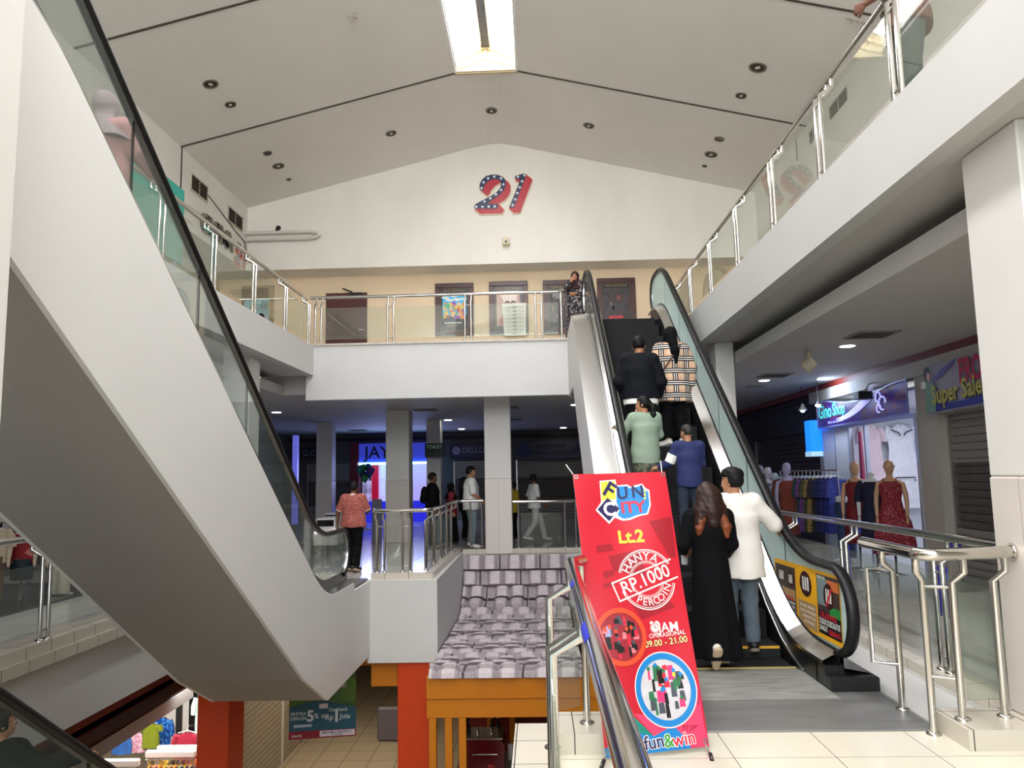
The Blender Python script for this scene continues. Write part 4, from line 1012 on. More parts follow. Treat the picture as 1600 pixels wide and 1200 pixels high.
tag(MB().bbox(-3.95, -3.36, 19.0, 19.12, -4.5, -3.72, 0.05).build('display_board', mat('grey_lilac_board', (120, 112, 122), 0.5)), 'grey upright board on the ground floor behind the orange column', 'board')
# roller shutter on the ground floor
def shutter_mat(name, c1, c2, axis='Z', freq=9.5):
    m = bpy.data.materials.new(name); m.use_nodes = True; nt = m.node_tree; b = nt.nodes['Principled BSDF']
    tc = nt.nodes.new('ShaderNodeTexCoord'); wv = nt.nodes.new('ShaderNodeTexWave'); wv.bands_direction = axis; wv.wave_profile = 'SAW'; wv.inputs['Scale'].default_value = freq / 6.2832 * 0.628 * 5
    nt.links.new(tc.outputs['Object'], wv.inputs['Vector']); r = nt.nodes.new('ShaderNodeValToRGB')
    r.color_ramp.elements[0].color = lin(c1); r.color_ramp.elements[0].position = 0.02; r.color_ramp.elements[1].position = 0.14; r.color_ramp.elements[1].color = lin(c2)
    nt.links.new(wv.outputs['Fac'], r.inputs[0]); nt.links.new(r.outputs[0], b.inputs['Base Color']); b.inputs['Roughness'].default_value = 0.5; b.inputs['Metallic'].default_value = 0.2
    return m
SHUT = shutter_mat('grey_roller_shutter', (60, 56, 54), (150, 144, 138))
def shutter(axis, c0, a0, a1, z0, z1, label, mt=SHUT, face=-1, bands=None):
    """rolling shutter: slats are ribs of the curtain mesh"""
    mid = (c0, (a0 + a1) / 2, z0) if axis == 'x' else ((a0 + a1) / 2, c0, z0)
    t = thing('roller_shutter', mid, label, 'shutter')
    n = max(6, int((z1 - z0) / 0.11)); A, B = [], []
    for i in range(n):
        za, zb = z0 + (z1 - z0) * i / n, z0 + (z1 - z0) * (i + 1) / n
        for z, o in ((za, 0.0), (za + 0.012, 0.02), ((za + zb) / 2, 0.03), (zb - 0.004, 0.018)):
            P = lambda a: (c0 + face * o, a, z) if axis == 'x' else (a, c0 + face * o, z)
            A.append(P(a0)); B.append(P(a1))
    mb = MB()
    if bands:
        k = len(A)
        mb.add(A + B, [], 0); 
        for i in range(k - 1):
            z = A[i][2]; mi = 0
            for j, (b0, b1) in enumerate(bands):
                if b0 <= z < b1: mi = 1
            mb.f.append([i, i + 1, k + i + 1, k + i]); mb.m.append(mi); mb.sm.append(False)
        mb.build('curtain', [mt, SHUT_D], t)
    else:
        mb.strip(A, B); mb.build('curtain', mt, t)
    for a in (a0 - 0.05, a1):
        mb = MB()
        if axis == 'x': mb.box(*sorted((c0 - 0.01, c0 + face * 0.06)), a, a + 0.05, z0, z1)
        else: mb.box(a, a + 0.05, *sorted((c0 - 0.01, c0 + face * 0.06)), z0, z1)
        mb.build('guide_rail', STEEL_B, t)
    return t
SHUT_PLAIN = mat('shutter_paint', (146, 140, 132), 0.5, 0.1, var=0.12, vscale=1.5); SHUT_D = mat('shutter_dirty_paint', (96, 88, 80), 0.55, 0.1, var=0.3, vscale=2)
shutter('x', -5.8, 14.2, 19.0, -4.5, -1.3, 'closed beige roller shutter on the ground floor beside the hanging green poster', mat('beige_shutter', (170, 158, 136), 0.5), face=1)
# hanging promotion poster
p = hit(452, 1100, 1, 13.5); q = hit(556, 1146, 1, 13.5); pb = hit(455, 1156, 1, 13.5)
x0, x1, zb = p[0], q[0], pb[2]; W, H = x1 - x0, 1.45
t = thing('promotion_poster', ((x0 + x1) / 2, 13.5, zb), 'green and blue discount poster hanging below the left escalator', 'poster')
def pf(a, b, h=0.0): return (x0 + a, 13.5 - h + 0.05 * math.sin(a / W * 3.1), zb + b + 0.06 * (a / W) ** 2 * (1 - b / H))
def pgrid(mb, a0, a1, b0, b1, h, mi): mb.grid(lambda u, v: pf(a0 + (a1 - a0) * u, b0 + (b1 - b0) * v, h), 10, 4, mi)
mb = MB(); pgrid(mb, 0, W, 0, H, 0, 0); mb.build('sheet', art_mat('green_hill_print', [(40, 70, 26), (86, 120, 24), (50, 84, 30)], 2.5, kind='noise'), t)
mb = MB(); pgrid(mb, 0, W, 0.125, 0.5, 0.004, 0)
mb.add([pf(W * i / 12, 0.5, 0.004) for i in range(13)] + [pf(W * i / 12, 0.5 + 0.11 * math.sin(math.pi * (0.12 + i / 13)) ** 1.5, 0.004) for i in range(13)], [(i, i + 1, 14 + i, 13 + i) for i in range(12)], 0)
pgrid(mb, 0, W, 0, 0.125, 0.004, 1); pgrid(mb, W * 0.45, W * 0.985, 0.02, 0.115, 0.006, 2); pgrid(mb, 0.08, 0.38, 0.19, 0.235, 0.006, 3); pgrid(mb, W * 0.44, W * 0.57, 0.48, 0.56, 0.006, 2)
mb.build('print', [mat('poster_blue', (40, 92, 112), 0.45), mat('poster_red', (140, 20, 40), 0.45), mat('poster_label', (226, 214, 226), 0.45), mat('poster_pill', (180, 196, 210), 0.45)], t)
PLET = [mat('letter_pale', (222, 230, 232), 0.5), BLACK]
def ptx(s_, a, b, sz, mi=0, bold=0.0, al='CENTER', w=1.0): mb = MB(); mb.text(s_, lambda u, v, h: pf(a + u, b + v, 0.009), sz, 0, al, bold, w); mb.build('lettering', PLET[mi], t)
ptx('EKSTRA', 0.155, 0.41, 0.074, bold=0.012); ptx('DISKON', 0.155, 0.335, 0.074, bold=0.012); ptx('GRATIS', 0.13, 0.05, 0.05, bold=0.012); ptx('5', 0.355, 0.36, 0.25, bold=0.03); ptx('%', 0.455, 0.36, 0.11, bold=0.012); ptx('o', 0.57, 0.36, 0.11, bold=0.015)
ptx('Cashback', 0.83, 0.455, 0.085, bold=0.01); ptx('Rp', 0.675, 0.33, 0.13, bold=0.012); ptx('1', 0.8, 0.34, 0.28, bold=0.03); ptx('Juta', 0.95, 0.34, 0.12, bold=0.012); ptx('nah!', 0.86, 0.86, 0.13, bold=0.012)
ptx('MEGA MALL BENGKULU', W * 0.71, 0.082, 0.046, 1, 0.012); ptx('LT. DASAR', W * 0.71, 0.043, 0.042, 1, 0.012)
# added fill light, then the kiosk fittings
area('ground_fill', (-4.2, 17.0, -1.4), (0, 0, -1), 1.6, 5.0, 24, (1.0, 0.9, 0.76))  # unseen area light added to brighten the ground floor
t = thing('ceiling_light', (-4.2, 17.6, -1.4), 'added glowing panel, unseen, in the ground floor ceiling behind the hanging poster', 'ceiling light'); MB().box(-4.7, -3.7, 17.0, 18.2, -1.36, -1.34).build('housing', PW, t); MB().box(-4.66, -3.74, 17.04, 18.16, -1.37, -1.36).build('diffuser', mat('warm_fill_glow', (255, 236, 206), 0.5, emit=4), t)  # made-up panel that goes with the added fill light
def simple(nm, mb, m_, lb, cat, grp=None): return tag(mb.build(nm, m_), lb, cat, grp)
t = thing('counter', (-1.0, 15.0, -4.5), 'dark kiosk counter holding the red coffee machine', 'counter')
MB().bbox(-1.55, -0.45, 14.6, 15.5, -4.5, -3.62, 0.01).build('body', mat('dark_counter_wood', (50, 30, 22), 0.5), t); MB().bbox(-1.6, -0.4, 14.55, 15.55, -3.62, -3.56, 0.01).build('top', mat('grey_counter_top', (120, 112, 104), 0.3), t)
t = thing('coffee_machine', (-1.05, 14.95, -3.56), 'dark red coffee machine with steel top on the kiosk counter', 'coffee machine')
mb = MB(); mb.prism([(-1.42, 0), (-0.72, 0), (-0.72, 0.42), (-0.8, 0.5), (-1.34, 0.5), (-1.42, 0.42)], 14.65, 15.2, lambda a, b, c_: (a, c_, -3.56 + b)); mb.build('body', mat('machine_red', (112, 12, 20), 0.25), t)
MB().bbox(-1.4, -0.74, 14.62, 15.25, -3.06, -3.02, 0.008).build('top_tray', STEEL_B, t); MB().tube([(-1.3, 14.6, -3.3), (-0.84, 14.6, -3.3)], 0.012, 8).build('handle', STEEL, t)
for x in (-1.2, -0.95): MB().lathe([(0.03, 0), (0.035, 0.02), (0.02, 0.03), (0.028, 0.1), (0.0, 0.1)], (x, 14.8, -3.02), 10).build('cup', STEEL, t)
t = thing('coffee_grinder', (-1.42, 14.95, -3.56), 'tall black coffee grinder at the left of the kiosk counter', 'grinder')
MB().bbox(-1.52, -1.36, 14.85, 15.05, -3.54, -2.9, 0.02).build('body', BLACK, t); MB().lathe([(0.05, 0), (0.08, 0.12), (0.08, 0.2), (0.0, 0.21)], (-1.44, 14.95, -2.9), 14).build('hopper', mat('smoked_plastic', (28, 28, 30), 0.15), t)
for i, x in enumerate((-0.98, -0.86)):
    t = thing('syrup_bottle', (x, 15.3, -3.56), 'dark syrup bottle with a pale pump, %s one of the pair' % ('left' if i == 0 else 'right'), 'bottle', 'syrup bottles on the kiosk counter')
    MB().lathe([(0.045, 0), (0.045, 0.5), (0.03, 0.6), (0.018, 0.66), (0.018, 0.7)], (x, 15.3, -3.56), 14).build('body', mat('dark_syrup', (40, 20, 14), 0.15), t)
    MB().lathe([(0.022, 0), (0.022, 0.05), (0.008, 0.06), (0.008, 0.2)], (x, 15.3, -2.88), 10).tube([(x, 15.3, -2.68), (x - 0.09, 15.25, -2.69), (x - 0.1, 15.24, -2.72)], 0.01, 6).build('pump', mat('pale_pump', (236, 210, 204), 0.4), t)
MBt = MB().lathe([(0.018, 0), (0.055, 0), (0.055, 0.28), (0.018, 0.28)], (-0.62, 15.1, -3.56), 16); simple('paper_roll', MBt, mat('paper_white', (226, 222, 214), 0.8), 'white paper towel roll standing on the kiosk counter', 'paper roll')
simple('red_box', MB().bbox(-1.02, -0.9, 14.58, 14.7, -3.56, -3.48, 0.01), mat('pinkish_red', (200, 70, 76), 0.5), 'small pinkish red box at the front edge of the kiosk counter', 'box')
t = thing('tub_chair', (0.12, 14.6, -4.5), 'orange brown tub chair right of the kiosk counter', 'chair')
OB = mat('orange_vinyl', (150, 76, 22), 0.4)
mb = MB()
ring = lambda r, z: [(0.12 + r * math.cos(math.pi * (0.0 + i / 16)) , 14.6 - r * math.sin(math.pi * (i / 16)), z) for i in range(17)]
mb.strip(ring(0.42, -4.1), ring(0.45, -3.45), 0, True); mb.strip(ring(0.36, -3.45), ring(0.34, -4.1), 0, True); mb.strip(ring(0.45, -3.45), ring(0.36, -3.45), 0, True); mb.build('backrest', OB, t)
MB().lathe([(0.0, 0), (0.4, 0), (0.42, 0.08), (0.4, 0.16), (0.0, 0.18)], (0.12, 14.6, -4.2), 20).build('seat', OB, t)
for (dx, dy) in ((-0.28, -0.2), (0.28, -0.2), (-0.22, 0.25), (0.22, 0.25)): MB().tube([(0.12 + dx, 14.6 + dy, -4.5), (0.12 + dx * 0.9, 14.6 + dy * 0.9, -4.15)], 0.02, 8).build('leg', BLACK, t)
t = thing('wall_socket', (-0.25, 17.38, -2.95), 'white wall socket on the dark red kiosk panel', 'socket'); MB().bbox(-0.33, -0.17, 17.36, 17.4, -3.08, -2.8, 0.01).build('plate', PW, t); MB().lathe([(0.04, -0.01), (0.04, 0)], (-0.25, 17.36, -2.94), 12, axis=1).build('hole', BLACK, t)
t = thing('dispenser', (0.35, 15.8, -4.5), 'blue grey machine with a small light behind the kiosk', 'machine'); MB().bbox(0.18, 0.62, 15.6, 16.1, -4.5, -1.95, 0.03).build('body', mat('dark_cabinet', (30, 30, 34), 0.4), t); MB().bbox(0.2, 0.5, 15.55, 15.6, -2.55, -2.0, 0.05).build('front', mat('blue_grey_plastic', (120, 132, 160), 0.4), t); MB().ball((0.47, 15.54, -2.1), 0.02, 8).build('light', mat('white_led', (255, 255, 255), 0.4, emit=6), t)
t = thing('folding_board', (-1.25, 12.6, -4.5), 'black folding menu board in front of the kiosk counter', 'menu board')
mb = MB(); mb.obox((-1.2, 12.65, -3.9), (0.3, 0.1, 0), (0.02, 0.16, -0.55), (0.01, -0.012, -0.003)); mb.build('panel', BLACK, t); mb = MB(); mb.obox((-1.2, 12.625, -3.88), (0.25, 0.083, 0), (0.016, 0.13, -0.45), (0.01, -0.012, -0.003)); mb.build('menu', mat('menu_grey', (110, 112, 116), 0.5), t)
mb = MB(); mb.obox((-1.2, 13.07, -3.95), (0.3, 0.1, 0), (-0.02, -0.2, -0.55), (0.01, 0.012, -0.003)); mb.build('panel', BLACK, t)
t = thing('low_cabinet', (-1.0, 13.9, -4.5), 'pale low cabinet in front of the coffee machine', 'cabinet'); MB().bbox(-1.3, -0.5, 13.8, 14.4, -4.5, -3.74, 0.01).build('body', mat('pale_cabinet', (150, 134, 112), 0.5), t); MB().bbox(-1.33, -0.47, 13.77, 14.43, -3.74, -3.7, 0.008).build('top', mat('grey_counter_top', (120, 112, 104), 0.3), t)
# windows of the kiosk's far side: pale panes between posts
t = thing('hanging_cabinet', (-1.2, 16.9, -3.2), 'pale glazed wall cabinet at the back left of the kiosk', 'cabinet'); MB().bbox(-1.62, -0.95, 17.0, 17.35, -3.1, -1.5, 0.01).build('body', mat('pale_cabinet', (150, 134, 112), 0.5), t)
for x in (-1.58, -1.28): MB().box(x, x + 0.26, 16.98, 17.0, -3.0, -1.6).build('pane', mat('pale_pane', (200, 206, 204), 0.2), t)

# ---- clothes ----
def garment(name, label, c, du, drop, wid, colm, cat='garment', group=None, sleeves=True, thick=0.05, hanger=True, hang_m=None, flare=1.0, neck=0.06, length_s=0.32):
    """a garment hanging from point c (rail height); du = direction of its shoulders (x, y)"""
    u = unit((*du, 0)); nrm = np.array((-u[1], u[0], 0)); z0 = c[2] - 0.1
    t = thing(name, (c[0], c[1], z0 - drop), label, cat, group)
    rnd = random.Random(int(abs(c[0] * 131 + c[1] * 77 + c[2] * 53) * 100)); ph = rnd.random() * 6
    hw = wid / 2; N = 12; rows = 10
    def half(v):                                   # half width down the body
        if v < 0.12: return hw * (0.35 + 0.65 * math.sin(v / 0.12 * math.pi / 2))
        return hw * (1 - 0.12 * math.sin(min(1, (v - 0.12) / 0.4) * math.pi)) * (1 + (flare - 1) * max(0, v - 0.3) / 0.7)
    front, back = [], []
    for j in range(rows + 1):
        v = j / rows; hv = half(v)
        for i in range(N + 1):
            a = -1 + 2 * i / N; th = thick * (0.35 + 0.65 * math.sqrt(max(0, 1 - a * a))) * (0.6 + 0.6 * v)
            wv = 0.016 * math.sin(a * 9 + ph + v * 1.5) * v; dz = neck * max(0, 1 - (a / 0.3) ** 2) if j == 0 else 0
            sh = 0.05 * a * a if j == 0 else 0
            p = np.array((c[0], c[1], z0 - drop * v - dz * 0.8 - sh)) + u * a * hv
            front.append(p - nrm * (th + wv)); back.append(p + nrm * (th - wv))
    mb = MB(); k = N + 1
    fs = [(j * k + i, j * k + i + 1, (j + 1) * k + i + 1, (j + 1) * k + i) for j in range(rows) for i in range(N)]
    mb.add(front, fs, 0, True); mb.add(back, [f_[::-1] for f_ in fs], 0, True)
    for idx in (0, N): mb.strip([front[j * k + idx] for j in range(rows + 1)], [back[j * k + idx] for j in range(rows + 1)], 0, True)
    mb.strip(front[rows * k:], back[rows * k:])
    mb.build('body', colm, t)
    if sleeves:
        for s_ in (-1, 1):
            a = np.array((c[0], c[1], z0 - 0.07)) + u * s_ * hw * 0.86; b = a + u * s_ * hw * 0.32 + V(0, 0, -length_s)
            MB().tube([a, (a + b) / 2 + u * s_ * 0.02, b], [0.06, 0.062, 0.055], 10).build('sleeve', colm, t)
    if hanger:
        mb = MB(); p0 = np.array((c[0], c[1], z0 + 0.02))
        mb.tube([p0 - u * hw * 0.75 + V(0, 0, -0.05), p0, p0 + u * hw * 0.75 + V(0, 0, -0.05)], 0.011, 6); mb.tube([p0, p0 + V(0, 0, 0.06), p0 + u * 0.02 + V(0, 0, 0.09), p0 + V(0, 0, 0.115)], 0.006, 6); mb.build('hanger', hang_m or STEEL_B, t)
    return t
def rack(label, a, b, h, z0, leg=0.25):
    a, b = np.array((*a, 0.0)), np.array((*b, 0.0)); t = thing('clothes_rack', ((a[0] + b[0]) / 2, (a[1] + b[1]) / 2, z0), label, 'clothes rack')
    d = unit(b - a); n = np.array((-d[1], d[0], 0)); up = V(0, 0, z0)
    MB().tube([a + up + V(0, 0, h), b + up + V(0, 0, h)], 0.016, 10).build('rail', STEEL, t)
    for p in (a, b):
        MB().tube([p + up + V(0, 0, 0.05), p + up + V(0, 0, h)], 0.014, 8).build('post', STEEL, t)
        MB().tube([p + up + n * leg + V(0, 0, 0.02), p + up + V(0, 0, 0.07), p + up - n * leg + V(0, 0, 0.02)], 0.014, 8).build('foot', STEEL, t)
    return t
def fab(name, c, **k): return mat('cloth_' + name, c, 0.85, var=k.get('var', 0.15), vscale=k.get('vs', 9), sheen=0.2, col2=k.get('c2'))
# lit children's clothes shop
SH = (-7.1, 14.5)
area('shop_lights', (-7.4, 14.4, -1.5), (0, 0.1, -1), 3.4, 3.0, 160, (1, 0.97, 0.92))
t = thing('ceiling_light', (-7.2, 15.6, -1.42), 'bright ceiling light panel over the ground floor clothes shop', 'ceiling light'); MB().box(-8.2, -6.2, 15.45, 15.75, -1.46, -1.36).build('housing', WHITE, t); MB().box(-8.15, -6.25, 15.47, 15.73, -1.475, -1.46).build('diffuser', mat('lit_panel', (255, 250, 240), 0.5, emit=7), t)
simple('shop_partition', MB().bbox(-8.6, -5.75, 17.6, 17.7, -4.5, -1.35, 0.01), mat('white_shop_wall', (236, 232, 226), 0.5), 'white shop partition behind the hanging blouses', 'partition')
simple('partition', MB().bbox(-7.1, -6.35, 15.9, 16.05, -4.5, -1.6, 0.01), mat('gloss_black_panel', (12, 12, 14), 0.12), 'tall glossy black panel behind the crimson shirt', 'partition')
simple('black_pole', MB().bbox(-7.34, -7.24, 15.85, 15.95, -4.5, -1.5, 0.008), BLACK, 'thin black pole left of the glossy black panel', 'pole')
YH = mat('yellow_hanger', (240, 196, 40), 0.4); WR = mat('lit_white_rail', (250, 240, 234), 0.3)
def bar_rack(label, p0, p1, z, hm, cols, group, what, y):
    t = thing('display_rack', ((p0 + p1) / 2, y, -4.5), label, 'clothes rack')
    MB().bbox(p0, p1, y - 0.05, y + 0.05, z - 0.06, z + 0.06, 0.02).build('top_bar', WR, t)
    for x in (p0 + 0.04, p1 - 0.04): MB().tube([(x, y, -4.5), (x, y, z)], 0.018, 8).build('post', STEEL, t)
    MB().tube([(p0, y, z - 0.1), (p1, y, z - 0.1)], 0.012, 8).build('rail', STEEL, t)
    n = len(cols)
    for i, c_ in enumerate(cols):
        x = p0 + 0.08 + (p1 - p0 - 0.16) * i / (n - 1)
        garment('childrens_shirt', '%s child\'s top on the %s, %s from its left end' % (c_[0], what, ORD[i]), (x, y, z - 0.12), (0.04, 1), 0.5, 0.36, c_[1], 'shirt', group, thick=0.022, hang_m=hm, length_s=0.12)
ORD = ['first', 'second', 'third', 'fourth', 'fifth', 'sixth', 'seventh', 'eighth', 'ninth', 'tenth', 'eleventh', 'twelfth', 'thirteenth', 'fourteenth', 'fifteenth', 'sixteenth']
K1 = [('pink', fab('pink', (214, 120, 170))), ('red', fab('red', (180, 40, 50))), ('yellow', fab('yellow', (236, 190, 60))), ('grey', fab('grey', (150, 150, 160))), ('orange', fab('orange', (230, 110, 40))), ('teal', fab('teal', (60, 140, 170))), ('dark', fab('dark', (54, 40, 46))), ('violet', fab('violet', (120, 90, 170))), ('maroon', fab('maroon', (120, 26, 46)))]
pa, pb_ = hit(228, 1178, 1, 14.2), hit(306, 1178, 1, 14.2)
bar_rack('white topped display rack with yellow hangers on the ground floor', pa[0], pb_[0], pa[2], YH, K1, 'children\'s tops on yellow hangers', 'yellow hanger rack', 14.2)
K2 = [K1[2], K1[6], K1[8], K1[4], K1[0]]
pa, pb_ = hit(246, 1170, 1, 15.3), hit(321, 1169, 1, 15.3)
bar_rack('white topped display rack below the crimson shirt', pa[0], pb_[0], pa[2], STEEL_B, K2, 'children\'s tops on the back rack', 'back rack', 15.3)
STRIPE = art_mat('striped_cloth', [(40, 40, 50), (220, 180, 160), (60, 60, 80), (230, 220, 210)], 10, kind='noise', stretch=(1, 1, 3))
pa, pb_ = hit(160, 1192, 1, 13.6), hit(218, 1190, 1, 13.6)
K3 = [('striped', STRIPE), ('white', fab('white', (232, 226, 220))), ('striped', STRIPE), ('lilac', fab('lilac', (150, 120, 190))), ('yellow', K1[2][1]), ('lilac', fab('lilac', (150, 120, 190))), ('white', fab('white', (232, 226, 220)))]
bar_rack('white topped display rack beside the lower escalator handrail', pa[0], pb_[0], pa[2], STEEL_B, K3, 'tops on the rack by the handrail', 'handrail rack', 13.6)
def wall_garment(px, py, y, lb, m_, w_, d_, **k):
    p = hit(px, py, 1, y); garment('blouse', lb, (p[0], p[1], p[2] + 0.1), (1, 0), d_, w_, m_, 'blouse', None, thick=0.05, **k)
wall_garment(236, 1129, 16.6, 'lime green blouse with a cream belt line hanging on the shop wall', fab('lime', (136, 150, 20)), 0.36, 0.5, length_s=0.1)
wall_garment(210, 1132, 16.6, 'pale pink floral blouse left of the lime green one', art_mat('pink_floral', [(226, 170, 196), (240, 220, 226), (220, 140, 170)], 40), 0.36, 0.55, flare=1.35, sleeves=False)
wall_garment(254, 1120, 16.9, 'blue patterned dress half hidden behind the lime green blouse', art_mat('blue_print', [(20, 90, 190), (70, 150, 230), (20, 60, 150)], 30), 0.36, 0.7)
wall_garment(293, 1143, 15.75, 'crimson shirt on a white hanger before the glossy black panel', fab('crimson', (178, 26, 62)), 0.5, 0.7, hang_m=PW, length_s=0.34)
wall_garment(319, 1085, 15.9, 'pale mint dress hanging beside the orange column', fab('mint', (200, 220, 214)), 0.34, 0.85)
wall_garment(191, 1146, 16.2, 'small blue top behind the striped clothes', fab('blue', (40, 100, 180)), 0.26, 0.4)
# ================================================================ middle floor: shops along the right corridor
XS = 6.1
m = MB(); m.box(XS - 0.02, XS + 0.1, -8, 31, 3.37, 3.5); struct('trim_13', m, DARKRED)
m = MB(); m.box(XS - 0.06, XS + 0.2, -8, 17.2, 3.14, 3.37); m.box(XS, XS + 0.4, 11.95, 12.55, 0, 3.14); m.box(XS + 0.25, XS + 0.4, -8, 9.1, 0, 3.14); m.box(XS + 0.28, XS + 0.4, 9.1, 11.95, 2.45, 3.14); m.box(XS + 0.1, XS + 0.3, 16.7, 17.2, 0, 3.14)
struct('wall_right', m, mat('shop_front_paint', (186, 178, 168), 0.6, var=0.06, vscale=1))
m = MB(); m.box(XS + 0.3, XS + 0.5, 17.2, 31, 0, 3.5); struct('wall_right', m, mat('dark_shop_front', (56, 52, 52), 0.6))
# lit shop: a white room behind the opening
SW = mat('shop_room_white', (226, 228, 236), 0.5)
m = MB(); m.box(8.4, 8.5, 12.5, 16.8, 0, 3.2); m.box(6.4, 8.4, 12.45, 12.55, 0, 3.2); m.box(6.4, 8.4, 16.65, 16.75, 0, 3.2); m.box(6.1, 8.4, 12.5, 16.7, 2.95, 3.0); m.box(6.1, 6.16, 15.3, 16.7, 0, 2.55)
struct('wall_right', m, SW)
m = MB()
for y in (12.6, 14.55, 15.28, 16.0, 16.66): m.box(XS - 0.02, XS + 0.05, y - 0.035, y + 0.035, 0, 2.56)
m.box(XS - 0.04, XS + 0.06, 12.55, 16.7, 2.5, 2.57)
struct('window_3', m, mat('aluminium_frame', (200, 206, 220), 0.35, 0.5))
area('shop_lamp', (7.2, 14.2, 2.9), (0, 0, -1), 1.6, 2.6, 38, (0.80, 0.87, 1.0))
area('sign_spot', (5.55, 15.6, 3.3), (0.75, -0.25, -0.45), 0.25, 0.5, 16, (0.62, 0.76, 1.0))
# curved sign of the lit shop
t = thing('shop_sign', (XS - 0.1, 14.6, 2.58), 'glowing blue shop sign with white swirls over the lit dress shop', 'sign')
def sf(a, b, h=0.0): return (XS - 0.1 - h, 16.6 - a, 2.58 + b)
sgW, sgH = 4.0, 0.52
def sg_top(a): return sgH * (1.0 - 0.28 * math.sin(math.pi * min(1, a / sgW * 1.05)) ** 2)
mb = MB(); mb.grid(lambda u, v: sf(u * sgW, v * sg_top(u * sgW)), 30, 6); mb.build('panel', art_mat('sign_night_print', [(16, 10, 44), (60, 20, 60), (40, 24, 120), (90, 40, 80), (24, 16, 60)], 1.6, emit=0.25, kind='noise', stretch=(1, 1, 2)), t)
mb = MB()
rect(mb, sf, 0, sgW, -0.03, 0.0, 0, 0.02); mb.strip([sf(sgW * i / 30, sg_top(sgW * i / 30), 0.02) for i in range(31)], [sf(sgW * i / 30, sg_top(sgW * i / 30) + 0.03, 0.02) for i in range(31)]); rect(mb, sf, -0.03, 0, -0.03, sgH + 0.03, 0, 0.02); rect(mb, sf, sgW, sgW + 0.03, -0.03, sgH + 0.03, 0, 0.02)
mb.build('frame', mat('sign_frame', (150, 160, 210), 0.3, 0.4), t)
mb = MB(); CY = mat('sign_cyan', (80, 220, 220), 0.4, emit=0.5); LV = mat('sign_lavender', (190, 190, 255), 0.4, emit=0.6)
mb.text('Gino', lambda a, b, h: sf(0.42 + a, 0.3 + b * 1.1, 0.012), 0.36, bold=0.02); mb.build('lettering', CY, t); mb = MB(); mb.text('Shop', lambda a, b, h: sf(1.15 + a, 0.3 + b * 1.1, 0.012), 0.32, bold=0.015); mb.build('lettering', CY, t)
mb = MB()
for k in range(4): mb.tube([sf(1.0 + 0.13 * i, 0.06 + 0.02 * k + (0.0016 + 0.0002 * k) * i * i * 1.15, 0.014) for i in range(15)], [0.003 + 0.014 * math.sin(math.pi * i / 14) for i in range(15)], 6)
for (a, b, r) in ((2.95, 0.36, 0.1), (3.1, 0.24, 0.13), (2.95, 0.16, 0.08)): mb.tube([sf(a + r * math.cos(q * 0.5), b + r * 0.9 * math.sin(q * 0.5), 0.014) for q in range(11)], 0.014, 6)
mb.build('swirl', LV, t)
mb = MB(); mb.text('fashion and accessories', lambda a, b, h: sf(0.95 + a, 0.07 + b, 0.012), 0.085); mb.build('lettering', LV, t)
# blue upright light box and spot lamps beside it
t = thing('light_box', (5.95, 16.98, 2.0), 'bright blue upright light box left of the lit dress shop', 'light box')
MB().bbox(5.85, 6.1, 16.72, 17.05, 2.08, 2.75, 0.01).build('panel', mat('blue_light', (20, 110, 240), 0.4, emit=1.3), t); MB().box(5.84, 6.12, 16.7, 17.07, 1.98, 2.08).build('base', mat('light_box_base', (180, 220, 250), 0.4, emit=0.5), t)
def spot(px, py, y_, lb, lit):
    p = hit(px, py, 1, y_); t = thing('spot_lamp', p, lb, 'lamp')
    MB().lathe([(0.02, 0.1), (0.03, 0.08), (0.05, 0.02), (0.1, -0.04), (0.095, -0.045)], p, 14).build('shade', PW if not lit else BLACK, t)
    MB().ball((p[0], p[1], p[2] - 0.04), 0.055, 12).build('bulb', mat('lit_bulb_%d' % lit, (235, 245, 255), 0.4, emit=(2.0, 40.0)[lit]), t)
    MB().tube([(p[0], p[1], p[2] + 0.1), (p[0], p[1], 3.5)], 0.008, 6).build('stem', BLACK, t)
spot(1254, 638, 16.95, 'white shaded lamp beside the blue light box', 0); spot(1278, 629, 15.9, 'glaring lit bulb at the corner of the curved blue sign', 1)
t = thing('flood_light', (5.75, 13.9, 3.0), 'small black flood light above the curved blue sign', 'lamp'); MB().bbox(5.7, 5.95, 13.75, 14.0, 2.92, 3.06, 0.01).build('body', BLACK, t); MB().tube([(5.85, 13.87, 3.06), (5.95, 13.87, 3.2), (6.05, 13.87, 3.22)], 0.012, 6).build('bracket', STEEL_B, t)
# dark neighbour with CENTER sign
t = thing('shop_sign', (XS + 0.2, 19.4, 2.55), 'unlit dark CENTER shop sign beyond the lit dress shop', 'sign')
MB().bbox(XS + 0.18, XS + 0.28, 17.3, 22.6, 2.55, 3.25, 0.01).build('panel', art_mat('dark_sign_print', [(16, 22, 26), (30, 36, 36), (40, 46, 34)], 3, kind='noise'), t)
f = plane((XS + 0.175, 22.6, 2.9), (0, -1, 0), (0, 0, 1)); mb = MB(); mb.text('CENTER', lambda a, b, h: f(4.1 + a, b, 0.006), 0.6, bold=0.01); mb.build('lettering', mat('dim_letter_dark', (14, 18, 24), 0.5), t)
mb = MB(); rect(mb, f, 2.9, 5.25, -0.3, 0.32, 0.001, 0.003); mb.build('letter_field', mat('dim_teal_field', (40, 58, 66), 0.5), t)
shutter('x', XS + 0.28, 17.3, 22.6, 0, 2.55, 'dark closed shutter below the CENTER sign', mat('dark_shutter', (58, 52, 48), 0.5))
